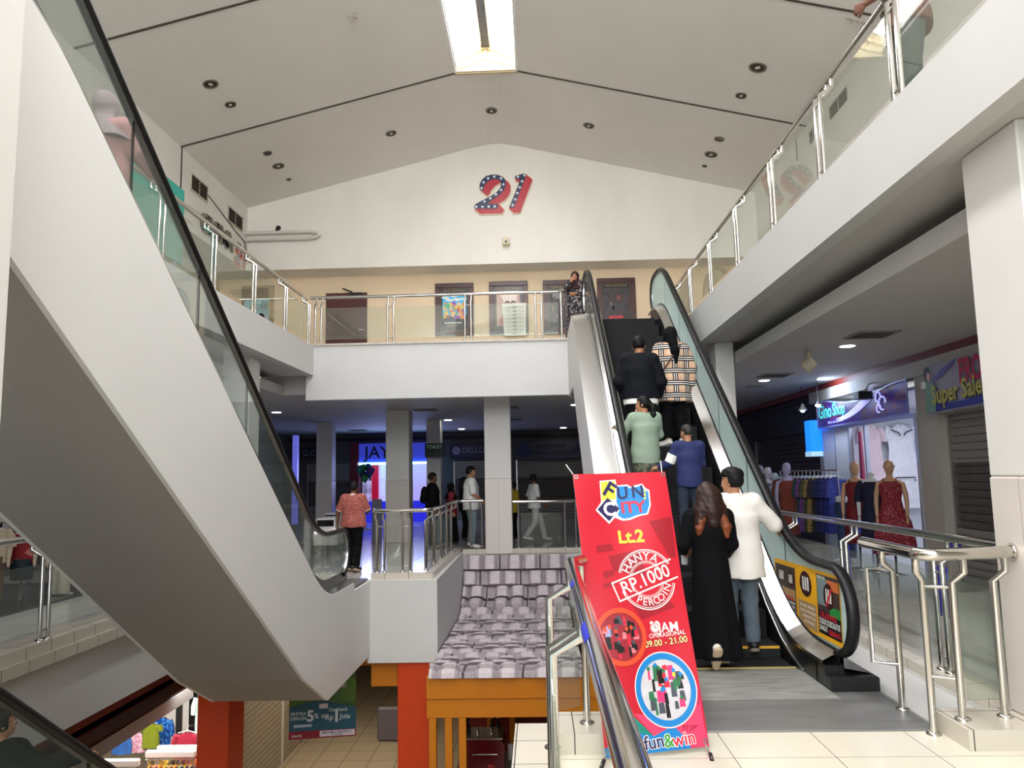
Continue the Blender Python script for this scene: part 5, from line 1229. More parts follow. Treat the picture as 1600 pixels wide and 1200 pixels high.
# PROMO banner and its shutter
def fit_text(mb, s_, f, a0, a1, b0, b1, bold=0.0):
    vs, fs = glyphs(s_, 'LEFT', bold, 0, 0); X = [v[0] for v in vs]; Y = [v[1] for v in vs]
    mb.add([f(a0 + (a1 - a0) * (v[0] - min(X)) / (max(X) - min(X)), b0 + (b1 - b0) * (v[1] - min(Y)) / (max(Y) - min(Y)), 0) for v in vs], fs)
t = thing('shop_banner', (XS - 0.1, 10.4, 2.5), 'pale PROMO Super Sale banner over a closed shutter', 'banner')
f = plane((XS - 0.1, 12.0, 2.5), (0, -1, 0), (0, 0, 1)); W, H = 4.2, 0.72
mb = MB(); mb.grid(lambda u, v: f(u * W, v * H + 0.03 * u, 0.02 * math.sin(u * 9)), 24, 3); mb.build('sheet', mat('banner_lilac_white', (158, 156, 176), 0.5), t)
mb = MB(); poly_at(mb, f, [(0.05, 0.02), (1.9, 0.05), (1.75, 0.16), (0.9, 0.12), (0.3, 0.14)], 0.03, 0.031, 0); poly_at(mb, f, [(0.2, 0.45), (0.5, 0.62), (1.0, 0.74), (0.8, 0.62), (0.45, 0.5)], 0.03, 0.031, 3)
poly_at(mb, f, disc(0.12, 0.6, 0.09, 0.12), 0.031, 0.033, 1); poly_at(mb, f, disc(0.17, 0.56, 0.05, 0.07), 0.033, 0.034, 2); poly_at(mb, f, [(0.02, 0.02), (0.05, 0.4), (0.12, 0.48), (0.28, 0.46), (0.36, 0.3), (0.3, 0.02)], 0.031, 0.033, 4)
for k in range(3): poly_at(mb, f, star(1.15 + 0.05 * k, 0.5 + 0.06 * k, 0.1 - 0.02 * k, k), 0.031, 0.032, 5)
mb.build('print', [mat('banner_blue', (38, 44, 150), 0.5), mat('print_black_hair', (14, 12, 12), 0.4), mat('print_face', (232, 170, 150), 0.4), mat('banner_violet', (100, 90, 170), 0.5), mat('banner_green', (120, 160, 140), 0.5), mat('banner_grey', (120, 110, 130), 0.5)], t)
mb = MB(); fit_text(mb, 'PROMO', lambda a, b, h: f(a, b, 0.033), 1.02, 2.06, 0.36, 0.72, 0.03); mb.build('lettering', mat('banner_crimson', (190, 14, 60), 0.5), t)
for dx, dz, m_, hh in ((0.014, -0.014, BLACK, 0.032), (0, 0, mat('banner_gold', (190, 182, 80), 0.5), 0.036)):
    mb = MB(); fit_text(mb, 'Super Sale Ramadhan', lambda a, b, h: f(dx + a, dz + b + 0.03 * a, hh), 0.22, 2.95, 0.04, 0.4, 0.03); mb.build('lettering', m_, t)
shutter('x', XS + 0.2, 9.0, 11.9, 0, 2.5, 'grey closed shutter with dirty middle band below the PROMO banner', SHUT_PLAIN, bands=[(0.75, 1.75)])
simple('junction_box', MB().bbox(6.0, 6.11, 12.0, 12.14, 2.9, 3.02, 0.008), PW, 'small white junction box on the pillar left of the PROMO banner', 'box')
# right corridor ceiling: lamps, vents, hanging rose
def disc_lamp(px, py, lb, r=0.12, e=9.0, zc=3.5):
    p = hit(px, py, 2, zc); t = thing('ceiling_downlight', p, lb, 'ceiling light', None)
    MB().lathe([(r * 1.18, 0.0), (r * 1.15, -0.008), (r, -0.01)], p, 20).build('rim', mat('white_rim', (224, 224, 220), 0.4), t)
    MB().lathe([(0, -0.022), (r * 0.7, -0.02), (r, -0.009)], p, 20).build('lamp', mat('lit_lamp_%d' % int(e), (255, 250, 240), 0.4, emit=e), t)
def grille(px, py, lb, w, d, zc=3.5):
    p = hit(px, py, 2, zc); t = thing('ceiling_vent', p, lb, 'vent')
    MB().box(p[0] - w / 2, p[0] + w / 2, p[1] - d / 2, p[1] + d / 2, zc - 0.004, zc - 0.0).build('backing', VENT, t)
    mb = MB()
    for k in range(7): y = p[1] - d / 2 + d * (k + 0.5) / 7; mb.obox((p[0], y, zc - 0.012), (w / 2, 0, 0), (0, 0.012, 0.008), (0, 0, 0.002))
    for (a, b, c_, e_) in ((-w / 2 - 0.03, w / 2 + 0.03, -d / 2 - 0.03, -d / 2), (-w / 2 - 0.03, w / 2 + 0.03, d / 2, d / 2 + 0.03), (-w / 2 - 0.03, -w / 2, -d / 2, d / 2), (w / 2, w / 2 + 0.03, -d / 2, d / 2)): mb.box(p[0] + a, p[0] + b, p[1] + c_, p[1] + e_, zc - 0.02, zc)
    mb.build('slat', mat('grille_grey', (150, 144, 140), 0.5), t)
disc_lamp(1324, 540, 'large lit downlight in the right corridor ceiling, nearest the viewer', 0.11, 12); disc_lamp(1194, 594, 'lit downlight in the right corridor ceiling, further back by the column', 0.11, 12)
grille(1362, 522, 'ceiling vent by the large lit downlight of the right corridor', 0.5, 0.5); grille(1210, 586, 'ceiling vent by the further downlight of the right corridor', 0.5, 0.5); grille(1180, 603, 'small square vent at the far end of the right corridor ceiling', 0.3, 0.3)
p = hit(1262, 548, 2, 3.48); tag(MB().lathe([(0.02, 0.02), (0.05, 0.0), (0.05, -0.1), (0.13, -0.2), (0.02, -0.34), (0.0, -0.34)], p, 4).build('hanging_ornament', mat('cream_ornament', (200, 188, 168), 0.6)), 'cream pointed ornament hanging from the right corridor ceiling', 'ornament')
# mannequins in front of the lit shop
def mat_floral(name, base, dots, sc): return art_mat(name, [base, dots, base, base, base], sc, rough=0.7)
MANNE = mat('mannequin_skin', (196, 152, 118), 0.35); MANNEW = mat('mannequin_white', (214, 212, 216), 0.4)
def dress_form(x, y, h, label, dressm, head=True, skin=MANNE, width=0.2, hem=0.42, yaw=0.0, sleeve=False, top=None, stand=True, name='mannequin', group=None):
    t = thing(name, (x, y, 0), label, 'mannequin', group); k = h / 1.75
    ca, sa = math.cos(yaw), math.sin(yaw)
    kw = min(1.0, k * 1.08)
    Rt = lambda q: (x + kw * (q[0] * ca - q[1] * sa), y + kw * (q[0] * sa + q[1] * ca), q[2])
    # torso, shoulders, neck and head as one lathe-like body
    mb = MB(); n = 16
    prof_ = [(0.10, 0.075, 0.9), (0.155, 0.11, 1.0), (0.125, 0.09, 1.14), (0.16, 0.115, 1.3), (0.185, 0.09, 1.41), (0.11, 0.07, 1.46), (0.05, 0.05, 1.49), (0.045, 0.047, 1.53)]
    if head: prof_ += [(0.055, 0.062, 1.55), (0.072, 0.088, 1.6), (0.078, 0.098, 1.66), (0.07, 0.09, 1.71), (0.045, 0.06, 1.745), (0.004, 0.006, 1.755)]
    else: prof_ += [(0.05, 0.05, 1.55), (0.03, 0.03, 1.57), (0.002, 0.002, 1.575)]
    rings = [[Rt((a * math.cos(2 * math.pi * j / n) , b * math.sin(2 * math.pi * j / n) - (0.018 if z > 1.54 else 0), z * k)) for j in range(n)] for a, b, z in prof_]
    mb.add([q for r in rings for q in r], [(i * n + j, i * n + (j + 1) % n, (i + 1) * n + (j + 1) % n, (i + 1) * n + j) for i in range(len(rings) - 1) for j in range(n)], 0, True)
    if head:
        mb.ball(Rt((0, -0.112, 1.64 * k)), (0.012, 0.018, 0.022), 8)
        for s_ in (-1, 1): mb.ball(Rt((s_ * 0.03, -0.1, 1.665 * k)), (0.014, 0.006, 0.007), 8, 1); mb.ball(Rt((s_ * 0.078, -0.01, 1.65 * k)), (0.01, 0.018, 0.03), 8)
        mb.ball(Rt((0, -0.1, 1.605 * k)), (0.022, 0.01, 0.007), 8, 2)
    for s_ in (-1, 1):
        mb.tube([Rt((s_ * 0.17, 0, 1.4 * k)), Rt((s_ * 0.215, 0.0, 1.22 * k)), Rt((s_ * 0.225, -0.02, 1.08 * k)), Rt((s_ * 0.22, -0.08, 0.88 * k))], [0.045, 0.042, 0.036, 0.026], 10)
        mb.ball(Rt((s_ * 0.22, -0.1, 0.82 * k)), (0.022, 0.035, 0.07), 8)
    mb.build('body', [skin, BLACK, mat('mannequin_lip', (150, 70, 70), 0.4)], t)
    # dress with hanging folds
    mb = MB(); n = 40; rows = [(1.42, 0.155, 0.095), (1.36, 0.18, 0.118), (1.28, 0.178, 0.132), (1.14, 0.15, 0.11), (1.0, 0.175, 0.128), (0.8, width * 1.02, 0.15), (0.6, width * 1.12, 0.17), (hem, width * 1.22, 0.2), (hem - 0.0, width * 1.18, 0.19)]
    if top: rows = top
    vs = []
    for i, (z, a, b) in enumerate(rows):
        for j in range(n):
            an = 2 * math.pi * j / n; fo = 1 + 0.07 * math.sin(an * 9 + i * 0.2) * min(1, max(0, (1.05 - z)) * 2)
            vs.append(Rt((a * fo * math.cos(an), b * fo * math.sin(an), z * k)))
    mb.add(vs, [(i * n + j, i * n + (j + 1) % n, (i + 1) * n + (j + 1) % n, (i + 1) * n + j) for i in range(len(rows) - 1) for j in range(n)], 0, True)
    if sleeve:
        for s_ in (-1, 1): mb.tube([Rt((s_ * 0.15, 0, 1.42 * k)), Rt((s_ * 0.21, 0, 1.3 * k)), Rt((s_ * 0.235, 0, 1.1 * k))], [0.065, 0.068, 0.07], 12)
    else:
        for s_ in (-1, 1): mb.tube([Rt((s_ * 0.09, -0.085, 1.36 * k)), Rt((s_ * 0.095, -0.05, 1.455 * k)), Rt((s_ * 0.09, 0.06, 1.4 * k))], 0.012, 6)
    mb.build('dress', dressm, t)
    if stand: MB().lathe([(0.16, 0), (0.16, 0.015), (0.02, 0.03), (0.014, 0.9 * k)], (x, y, 0), 16).build('stand', STEEL_B, t)
    return t
dress_form(5.50, 13.65, 1.82, 'bald mannequin in a red dress with black flowered top, left of three', art_mat('red_black_dress', [(116, 8, 14), (116, 8, 14), (30, 8, 10)], 3, rough=0.7, kind='noise'), yaw=-0.5)
dress_form(5.63, 13.3, 1.82, 'headless white mannequin in a long navy dress between two bald ones', mat('navy_dress', (16, 20, 52), 0.8, var=0.3), head=False, skin=MANNEW, sleeve=True, yaw=-0.5)
dress_form(5.76, 12.92, 1.83, 'bald mannequin in a red dress with small white flowers, right of three', mat_floral('red_floral', (124, 10, 28), (176, 84, 92), 60), width=0.26, hem=0.3, yaw=-0.5)
t = thing('mannequin', (5.45, 14.5, 0), 'white half mannequin in blue jeans left of the bald mannequins', 'mannequin')
MB().lathe([(0.0, 1.2), (0.14, 1.2), (0.15, 1.1), (0.16, 1.02), (0.15, 1.0)], (5.61, 14.5, 0), 18).build('waist', MANNEW, t)
mb = MB(); mb.lathe([(0.155, 1.1), (0.175, 0.98), (0.17, 0.88), (0.02, 0.82)], (5.61, 14.5, 0), 18)
for s_ in (-1, 1): mb.tube([(5.61 + s_ * 0.075, 14.5, 0.95), (5.61 + s_ * 0.085, 14.5, 0.55), (5.61 + s_ * 0.085, 14.52, 0.1)], [0.095, 0.075, 0.06], 12)
mb.build('jeans', mat('jeans_blue', (38, 58, 96), 0.8, var=0.2, vscale=20), t)
mb = MB()
for s_ in (-1, 1): mb.tube([(5.61 + s_ * 0.085, 14.52, 0.12), (5.61 + s_ * 0.085, 14.52, 0.04), (5.61 + s_ * 0.085, 14.4, 0.02)], [0.035, 0.04, 0.025], 10)
mb.build('foot', MANNEW, t)
# dresses on the shop's inner walls
for i, (x, c_, lb) in enumerate(((7.62, (240, 238, 244), 'white dress with dark stitched yoke hanging inside the lit shop'), (6.98, (226, 200, 206), 'pale pink long dress inside the lit shop, beside the white one'), (6.72, (190, 184, 196), 'pale grey long dress inside the lit shop, left of the pink one'))):
    g_ = garment('dress', lb, (x, 16.45 - 0.08 * (i == 1), 2.72), (1, 0), 1.75, 0.58 if i == 0 else 0.42, fab('pale%d' % i, c_), 'dress', None, flare=1.35, length_s=0.3)
    if i == 0:
        mb = MB()
        for s_ in (-1, 1): mb.tube([(x + s_ * (0.04 + 0.03 * k), 16.36, 2.42 + 0.012 * k - 0.05 * (k == 0)) for k in range(7)], 0.012, 6)
        mb.tube([(x - 0.2, 16.36, 1.42), (x - 0.2, 16.36, 1.5), (x + 0.2, 16.36, 1.5), (x + 0.2, 16.36, 1.42)], 0.012, 6); mb.build('stitching', BLACK, g_)
garment('dress', 'maroon scarf-like dress hanging at the right edge of the lit shop', (6.25, 12.75, 2.55), (0.5, 1), 1.9, 0.28, fab('maroon_d', (110, 16, 34)), 'dress', None, sleeves=False)
garment('dress', 'magenta dress hanging at the middle post of the lit shop', (6.25, 15.15, 2.55), (0.5, 1), 1.9, 0.3, fab('magenta', (130, 12, 70)), 'dress', None, sleeves=False)
# rack of long dresses
rack('clothes rack full of long patterned dresses in the right corridor', (4.98, 16.1), (5.62, 14.75), 1.68, 0)
cols = [('rust', (120, 50, 30)), ('rust', (140, 60, 40)), ('wine', (84, 20, 28)), ('wine', (84, 20, 28)), ('brown', (70, 40, 34)), ('dark green', (28, 70, 64)), ('purple', (110, 60, 140)), ('olive', (70, 76, 48)), ('gold', (150, 120, 60)), ('charcoal', (44, 40, 44)), ('navy', (24, 28, 80)), ('navy', (24, 28, 90)), ('royal blue', (34, 44, 130)), ('royal blue', (40, 50, 140))]
for i, (nm, c_) in enumerate(cols):
    c_ = tuple(int(v * 0.62) for v in c_)
    k = (i + 0.7) / (len(cols) + 0.2)
    garment('long_dress', '%s long dress on the corridor rack, %s from the far end' % (nm, ORD[i]), (4.98 + 0.64 * k, 16.1 - 1.35 * k, 1.66), (1, 0.45), 1.05, 0.42, art_mat('dress_print_%d' % i, [c_, tuple(min(255, int(v * 1.6) + 20) for v in c_), tuple(int(v * 0.5) for v in c_)], 14, kind='noise', rough=0.8), 'dress', 'long dresses on the corridor rack', thick=0.032, flare=1.1)
# veiled display heads and blouses at the far end of that rack
GM = [(204, 196, 204), (186, 176, 186), (216, 208, 216), (198, 206, 222)]
for i, (px, py, y) in enumerate(((1172, 742, 17.3), (1187, 733, 16.9), (1199, 736, 16.5), (1210, 745, 16.2))):
    p = hit(px, py, 1, y)
    dress_form(p[0], y, p[2] + 0.08, ['veiled dummy head in dusty pink, leftmost behind the escalator handrail', 'pale veiled dummy head, second from the escalator handrail', 'pale veiled dummy head, third from the escalator handrail', 'dummy in a light blue scarf, nearest the dress rack'][i], fab('veil%d' % i, [(120, 100, 104), (150, 146, 150), (110, 110, 116), (140, 150, 170)][i]), skin=fab('head%d' % i, GM[i]), width=0.2, sleeve=True)
p = hit(1226, 729, 1, 15.7); dress_form(p[0] - 0.02, 15.55, 1.84, 'bald dummy in a rust coloured dress in front of the dress rack', fab('rustdress', (132, 56, 40)), width=0.16, skin=mat('dummy_lilac', (170, 160, 190), 0.4))

# ================================================================ middle floor: dim shops at the back and on the left
t = thing('shop', (-5.6, 30.4, 0), 'blue lit shop with a bright cyan strip at the far back', 'shop')
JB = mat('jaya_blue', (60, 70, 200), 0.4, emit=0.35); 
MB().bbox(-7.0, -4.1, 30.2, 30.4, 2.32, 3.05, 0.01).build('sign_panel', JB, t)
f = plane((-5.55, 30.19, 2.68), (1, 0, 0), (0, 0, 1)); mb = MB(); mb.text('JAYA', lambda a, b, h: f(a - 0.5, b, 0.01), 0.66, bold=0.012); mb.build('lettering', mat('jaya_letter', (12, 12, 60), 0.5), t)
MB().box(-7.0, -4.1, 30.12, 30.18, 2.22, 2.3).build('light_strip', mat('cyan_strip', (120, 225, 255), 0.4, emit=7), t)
MB().bbox(-7.0, -4.1, 30.1, 30.2, 0.0, 0.8, 0.01).build('blue_glow_panel', mat('jaya_blue_glow', (40, 44, 220), 0.4, emit=0.5), t)  # glowing panel added so that the floor reflects blue
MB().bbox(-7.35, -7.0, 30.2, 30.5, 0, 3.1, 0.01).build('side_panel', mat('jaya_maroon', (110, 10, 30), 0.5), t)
mb = MB(); mb.box(-7.0, -4.1, 30.9, 31.0, 0, 2.3); mb.build('back_wall', mat('glowing_lilac_wall', (206, 190, 236), 0.5, emit=0.42), t)  # wall glow stands in for the shop's interior light
MB().box(-6.62, -6.36, 30.8, 30.9, 0, 2.3).build('pillar', mat('jaya_crimson', (190, 16, 50), 0.5, emit=0.4), t)  # pillar glows too, interior light put into its material
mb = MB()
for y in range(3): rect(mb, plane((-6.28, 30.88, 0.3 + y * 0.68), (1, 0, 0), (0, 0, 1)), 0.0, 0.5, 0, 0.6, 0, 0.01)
mb.build('picture', mat('pale_picture', (210, 214, 240), 0.5, emit=0.5), t)  # pictures given the same painted-in interior glow
rnd = random.Random(4)
for k in range(22): mb = MB(); rect(mb, plane((-6.98 + 0.045 * (k % 7), 30.88, 0.6 + 0.5 * (k // 7)), (1, 0, 0), (0, 0, 1)), rnd.random() * 0.04, 0.03 + 0.04 * rnd.random(), 0, 0.1 + 0.3 * rnd.random(), 0, 0.01); mb.build('dark_goods', mat('dark_goods', (30, 24, 44), 0.6), t)
area('blue_shop_glow', (-5.5, 30.0, 2.0), (0.1, -1, -0.2), 2.6, 0.3, 45, (0.4, 0.42, 1.0))
p = hit(571, 745, 1, 26.2); t = thing('balloon_stand', (p[0], 26.25, 0), 'thin stand holding the balloons in front of the blue lit shop', 'stand')
MB().lathe([(0.2, 0), (0.2, 0.02), (0.015, 0.04), (0.012, p[2] + 0.1)], (p[0], 26.25, 0), 12).build('pole', STEEL_B, t)
rnd = random.Random(8); BC = [('teal', (20, 120, 120)), ('green', (40, 130, 50)), ('blue', (30, 60, 150)), ('violet', (90, 50, 140)), ('dark blue', (24, 34, 90))]
for i, (px, py) in enumerate(((562, 735), (568, 732), (575, 731), (580, 736), (566, 741), (573, 743), (570, 748), (577, 741))):
    p = hit(px, py, 1, 26.0 + 0.15 * (i % 3)); nm, c_ = BC[i % 5]
    mb = MB(); mb.lathe([(0.0, 0.15), (0.08, 0.125), (0.12, 0.05), (0.11, -0.03), (0.06, -0.1), (0.015, -0.14), (0.02, -0.155), (0.0, -0.155)], p, 14)
    tag(mb.build('balloon', mat('balloon_' + nm.replace(' ', '_'), c_, 0.15)), 'shiny balloon in a cluster in front of the blue lit shop', 'balloon', 'balloons in front of the blue lit shop')
t = thing('hanging_sign', (-3.3, 24.0, 2.3), 'black hanging TOILET sign at the back', 'sign')
p, q = hit(664, 693, 1, 24.0), hit(694, 714, 1, 24.0)
MB().bbox(p[0], q[0], 23.96, 24.02, q[2], p[2], 0.008).build('panel', mat('sign_black_green', (8, 20, 16), 0.4), t)
f = plane(((p[0] + q[0]) / 2, 23.955, (p[2] + q[2]) / 2 + 0.1), (1, 0, 0), (0, 0, 1)); mb = MB(); mb.text('TOILET', lambda a, b, h: f(a, b, 0.006), 0.15); mb.build('lettering', mat('toilet_letters', (150, 190, 170), 0.5, emit=0.12), t)
for x in (p[0] + 0.08, q[0] - 0.08): MB().tube([(x, 24, p[2]), (x, 24, 3.5)], 0.008, 6).build('hanger_rod', STEEL_B, t)
def back_sign(px0, py0, px1, py1, txts, label, pan, let, extra=None):
    p, q = hit(px0, py0, 1, 30.8), hit(px1, py1, 1, 30.8); t = thing('shop_sign', ((p[0] + q[0]) / 2, 30.85, q[2]), label, 'sign')
    MB().bbox(p[0], q[0], 30.8, 30.95, q[2], p[2], 0.01).build('panel', pan, t); f = plane((p[0], 30.795, q[2]), (1, 0, 0), (0, 0, 1)); W, H = q[0] - p[0], p[2] - q[2]
    for (s_, a, b, sz, al) in txts: mb = MB(); mb.text(s_, lambda u, v, h: f(a * W + u, b * H + v, 0.006), sz, align=al, bold=0.008); mb.build('lettering', let, t)
    if extra: extra(t, f, W, H)
    return t
back_sign(704, 693, 754, 715, [('DELLOV', 0.36, 0.5, 0.3, 'LEFT')], 'dim violet shop sign with a round emblem left of the tall white column', mat('dim_violet', (40, 34, 74), 0.5), mat('dim_letters', (130, 126, 150), 0.5), lambda t, f, W, H: (lambda mb: (poly_at(mb, f, disc(W * 0.18, H * 0.5, 0.17), 0.004, 0.01), mb.build('emblem', mat('dim_emblem', (140, 130, 160), 0.5), t)))(MB()))
back_sign(806, 690, 910, 716, [('AKSESORIS', 0.52, 0.7, 0.24, 'CENTER'), ('BENGKULU INDAH', 0.52, 0.34, 0.22, 'CENTER')], 'dim grey shop sign right of the tall white column', mat('dim_grey_sign', (76, 76, 92), 0.5), mat('dim_dark_letters', (30, 30, 44), 0.5), lambda t, f, W, H: (lambda mb: (poly_at(mb, f, disc(W * 0.12, H * 0.5, 0.28, 0.3), 0.004, 0.01), mb.build('emblem', mat('dim_blue_emblem', (50, 56, 96), 0.5), t), mb.__init__(), poly_at(mb, f, star(W * 0.92, H * 0.5, 0.25), 0.004, 0.01), mb.build('emblem', mat('dim_blue_emblem', (50, 56, 96), 0.5), t)))(MB()))
back_sign(470, 700, 505, 716, [('Q.CO', 0.5, 0.5, 0.3, 'CENTER')], 'dim dark shop sign at the far left of the back wall', mat('dim_dark_sign', (30, 30, 36), 0.5), mat('dim_letters', (130, 126, 150), 0.5))
for (a0, a1, lb) in ((-3.3, -1.3, 'dim closed shutter below the violet sign at the back'), (-0.8, 1.9, 'dim closed shutter below the grey sign at the back'), (-9.2, -7.5, 'dim closed shutter at the far left of the back wall'), (2.2, 5.0, 'dim closed shutter at the back, behind the escalator')):
    shutter('y', 30.95, a0, a1, 0, 2.3, lb, SHUT_PLAIN, bands=[(0.6, 1.6)])
m = MB(); m.box(-10, 9, 30.9, 31.0, 3.2, 3.32); struct('trim_14', m, mat('dark_brown_strip', (26, 18, 16), 0.6))
for (px, py, lb) in ((432, 644, 'lit downlight in the back ceiling, beside the left escalator handrail'), (527, 685, 'small lit downlight in the back ceiling, in front of the blue lit shop'), (588, 678, 'small lit downlight in the back ceiling, beside the pale pillar'), (700, 656, 'lit downlight in the back ceiling, nearest of the row left of the column'), (721, 670, 'lit downlight in the back ceiling, middle of the row left of the column'), (736, 680, 'lit downlight in the back ceiling, farthest of the row left of the column'), (899, 632, 'lit downlight in the back ceiling, half hidden by the right escalator'), (880, 668, 'lit downlight in the back ceiling, farther one beside the right escalator')):
    disc_lamp(px, py, lb, 0.13, 14)
for (px, py, lb) in ((664, 640, 'square vent in the back ceiling above the pale pillar'), (792, 636, 'square vent in the back ceiling just right of the tall column'), (800, 655, 'farther square vent in the back ceiling right of the tall column'), (560, 672, 'square vent in the back ceiling above the blue lit shop')): grille(px, py, lb, 0.6, 0.6)
# coin ride cars by the left escalator
def ride_car(px, py, y, label, colm):
    p = hit(px, py, 1, y); x = p[0]; t = thing('ride_on_car', (x, y, 0), label, 'toy car')
    mb = MB(); mb.prism([(-0.26, 0.25), (0.26, 0.25), (0.28, 0.5), (0.22, 0.64), (0.2, 0.84), (-0.2, 0.84), (-0.22, 0.64), (-0.28, 0.5)], y - 0.45, y + 0.45, lambda a, b, c_: (x + a, c_, b)); mb.build('body', colm, t)
    MB().box(x - 0.185, x + 0.185, y - 0.465, y - 0.45, 0.66, 0.8).build('windscreen', mat('dark_screen', (14, 14, 18), 0.1), t)
    for s_ in (-1, 1):
        MB().lathe([(0.04, -0.02), (0.04, 0.0)], (x + s_ * 0.2, y - 0.45, 0.54), 12, axis=1).build('headlight', mat('lit_headlight', (255, 245, 230), 0.3, emit=5), t)
        for dy in (-0.3, 0.3): MB().lathe([(0.0, -0.04), (0.13, -0.04), (0.13, 0.04), (0.0, 0.04)], (x + s_ * 0.25, y + dy, 0.15), 16, axis=0).build('wheel', BLACK, t)
    MB().box(x - 0.2, x + 0.2, y - 0.4, y + 0.4, 0.12, 0.25).build('base', BLACK, t)
ride_car(517, 826, 17.6, 'nearer white ride-on toy car at the foot of the left escalator', mat('toy_white', (210, 206, 204), 0.3)); ride_car(527, 810, 20.0, 'farther white ride-on toy car at the foot of the left escalator', mat('toy_white', (210, 206, 204), 0.3))
simple('easel_board', MB().bbox(-4.36, -4.1, 20.3, 20.36, 0, 1.15, 0.01), mat('grey_easel', (90, 92, 104), 0.5), 'dark grey standing board left of the pale pillar', 'board')
t = thing('shop_light', (-7.65, 24.4, 0), 'tall lilac light column in the dim left aisle', 'light'); MB().bbox(-7.76, -7.6, 24.3, 24.5, 0.3, 3.1, 0.02).build('tube', mat('lilac_light', (110, 110, 220), 0.4, emit=0.5), t); MB().box(-7.8, -7.56, 24.25, 24.55, 0, 0.3).build('base', BLACK, t)

# --- left corridor shop behind the railing ---
area('left_shop_light', (-8.6, 11.5, 3.3), (0.1, 0, -1), 1.6, 3.0, 40, (0.95, 0.93, 1.0))
m = MB(); m.box(-10.0, -7.0, 9.0, 13.2, 0.0, 0.03); struct('trim_15', m, mat('dark_display_floor', (70, 70, 74), 0.25))
TEE = art_mat('red_tee_print', [(150, 34, 44), (150, 34, 44), (190, 120, 110)], 7, rough=0.8)
TS = [(1.44, 0.19, 0.11), (1.36, 0.2, 0.125), (1.2, 0.2, 0.13), (1.0, 0.205, 0.135), (0.82, 0.215, 0.14)]
t = dress_form(-7.62, 11.35, 1.2, 'mannequin in a dark red printed tee shirt behind the far left railing', TEE, sleeve=True, yaw=0.5, top=TS, skin=mat('mannequin_beige', (206, 186, 164), 0.35))
mb = MB(); mb.lathe([(0.13, 0.62), (0.15, 0.52), (0.15, 0.32), (0.02, 0.32)], (-7.62, 11.35, 0), 16); mb.build('trousers', mat('dark_teal_cloth', (28, 44, 54), 0.8), t)
t = dress_form(-7.72, 10.9, 1.3, 'mannequin in a cream top and brown trousers at the left picture edge', fab('cream_top', (206, 186, 160)), sleeve=True, yaw=0.5, top=TS, skin=mat('mannequin_beige', (206, 186, 164), 0.35))
mb = MB()
for s_ in (-1, 1): mb.tube([(-7.72 + s_ * 0.06, 10.9, 0.7), (-7.72 + s_ * 0.07, 10.9, 0.38), (-7.72 + s_ * 0.07, 10.9, 0.08)], [0.08, 0.07, 0.06], 12)
mb.build('trousers', fab('brown_trousers', (110, 84, 66)), t)
t = dress_form(-7.3, 11.75, 1.1, 'mannequin in cream trousers right of the red tee shirt', fab('pink_top', (196, 150, 150)), sleeve=True, yaw=0.3, top=TS, skin=mat('mannequin_beige', (206, 186, 164), 0.35))
mb = MB()
for s_ in (-1, 1): mb.tube([(-7.3 + s_ * 0.06, 11.75, 0.6), (-7.3 + s_ * 0.07, 11.75, 0.32), (-7.3 + s_ * 0.08, 11.75, 0.06)], [0.07, 0.08, 0.085], 12)
mb.build('trousers', fab('cream_trousers', (216, 206, 186)), t)
rack('clothes rack at the left edge behind the mannequins', (-9.2, 12.6), (-8.5, 12.8), 1.62, 0.03)
for i, (nm, c_) in enumerate((('violet', (110, 80, 200)), ('grey striped', (170, 170, 176)), ('black', (30, 30, 34)), ('white', (220, 214, 210)), ('grey', (90, 90, 96)))):
    garment('shirt', '%s shirt on the rack behind the left mannequins' % nm, (-9.1 + 0.13 * i, 12.63 + 0.035 * i, 1.6), (0.3, 1), 0.7, 0.44, fab('ls%d' % i, c_), 'shirt', 'shirts on the left rack', thick=0.03)
for i, y in enumerate((11.8, 12.5)):
    t = thing('shoe', (-7.3, y, 0.03), ('pale shoe on the floor beside the cream trousers', 'second pale shoe on the floor farther along the shop floor')[i], 'shoe')
    MB().bbox(-7.4, -7.12, y - 0.05, y + 0.05, 0.03, 0.06, 0.02).build('sole', PW, t); MB().ball((-7.3, y, 0.08), (0.1, 0.045, 0.05), 10).build('upper', fab('shoe_pale', (210, 204, 190)), t)
# ================================================================ the red banner stand
BL_ = V(0.364, 4.816, 0.025); TR_ = V(0.897, 5.420, 1.705); TL_ = V(0.250, 5.250, 1.699)
BU = unit(TR_ - TL_); BV = TL_ - BL_; BV = unit(BV - BU * (BV @ BU)); BN = np.cross(BU, BV); BW, BH = 0.669, float(np.linalg.norm(TL_ - BL_))
def buv(px, py):
    d = RW @ np.array([px - 800.0, py - 600.0, FPX]); t_ = ((BL_ - EYE) @ BN) / (d @ BN); q = EYE + d * t_ - BL_
    return float(q @ BU), float(q @ BV)
def bw(a, b): return 0.012 * math.sin(a * 7 + b * 2.2) * math.sin(math.pi * min(1, max(0, a / BW))) + 0.01 * math.sin(b * 5 - a * 9) * 0.6
def bf(a, b, h=0.0): return BL_ + BU * a + BV * b + BN * (bw(a, b) + h)
t = thing('banner_stand', (0.8, 5.05, 0.0), 'red leaning arcade banner on a thin folding stand beside the escalator', 'banner')
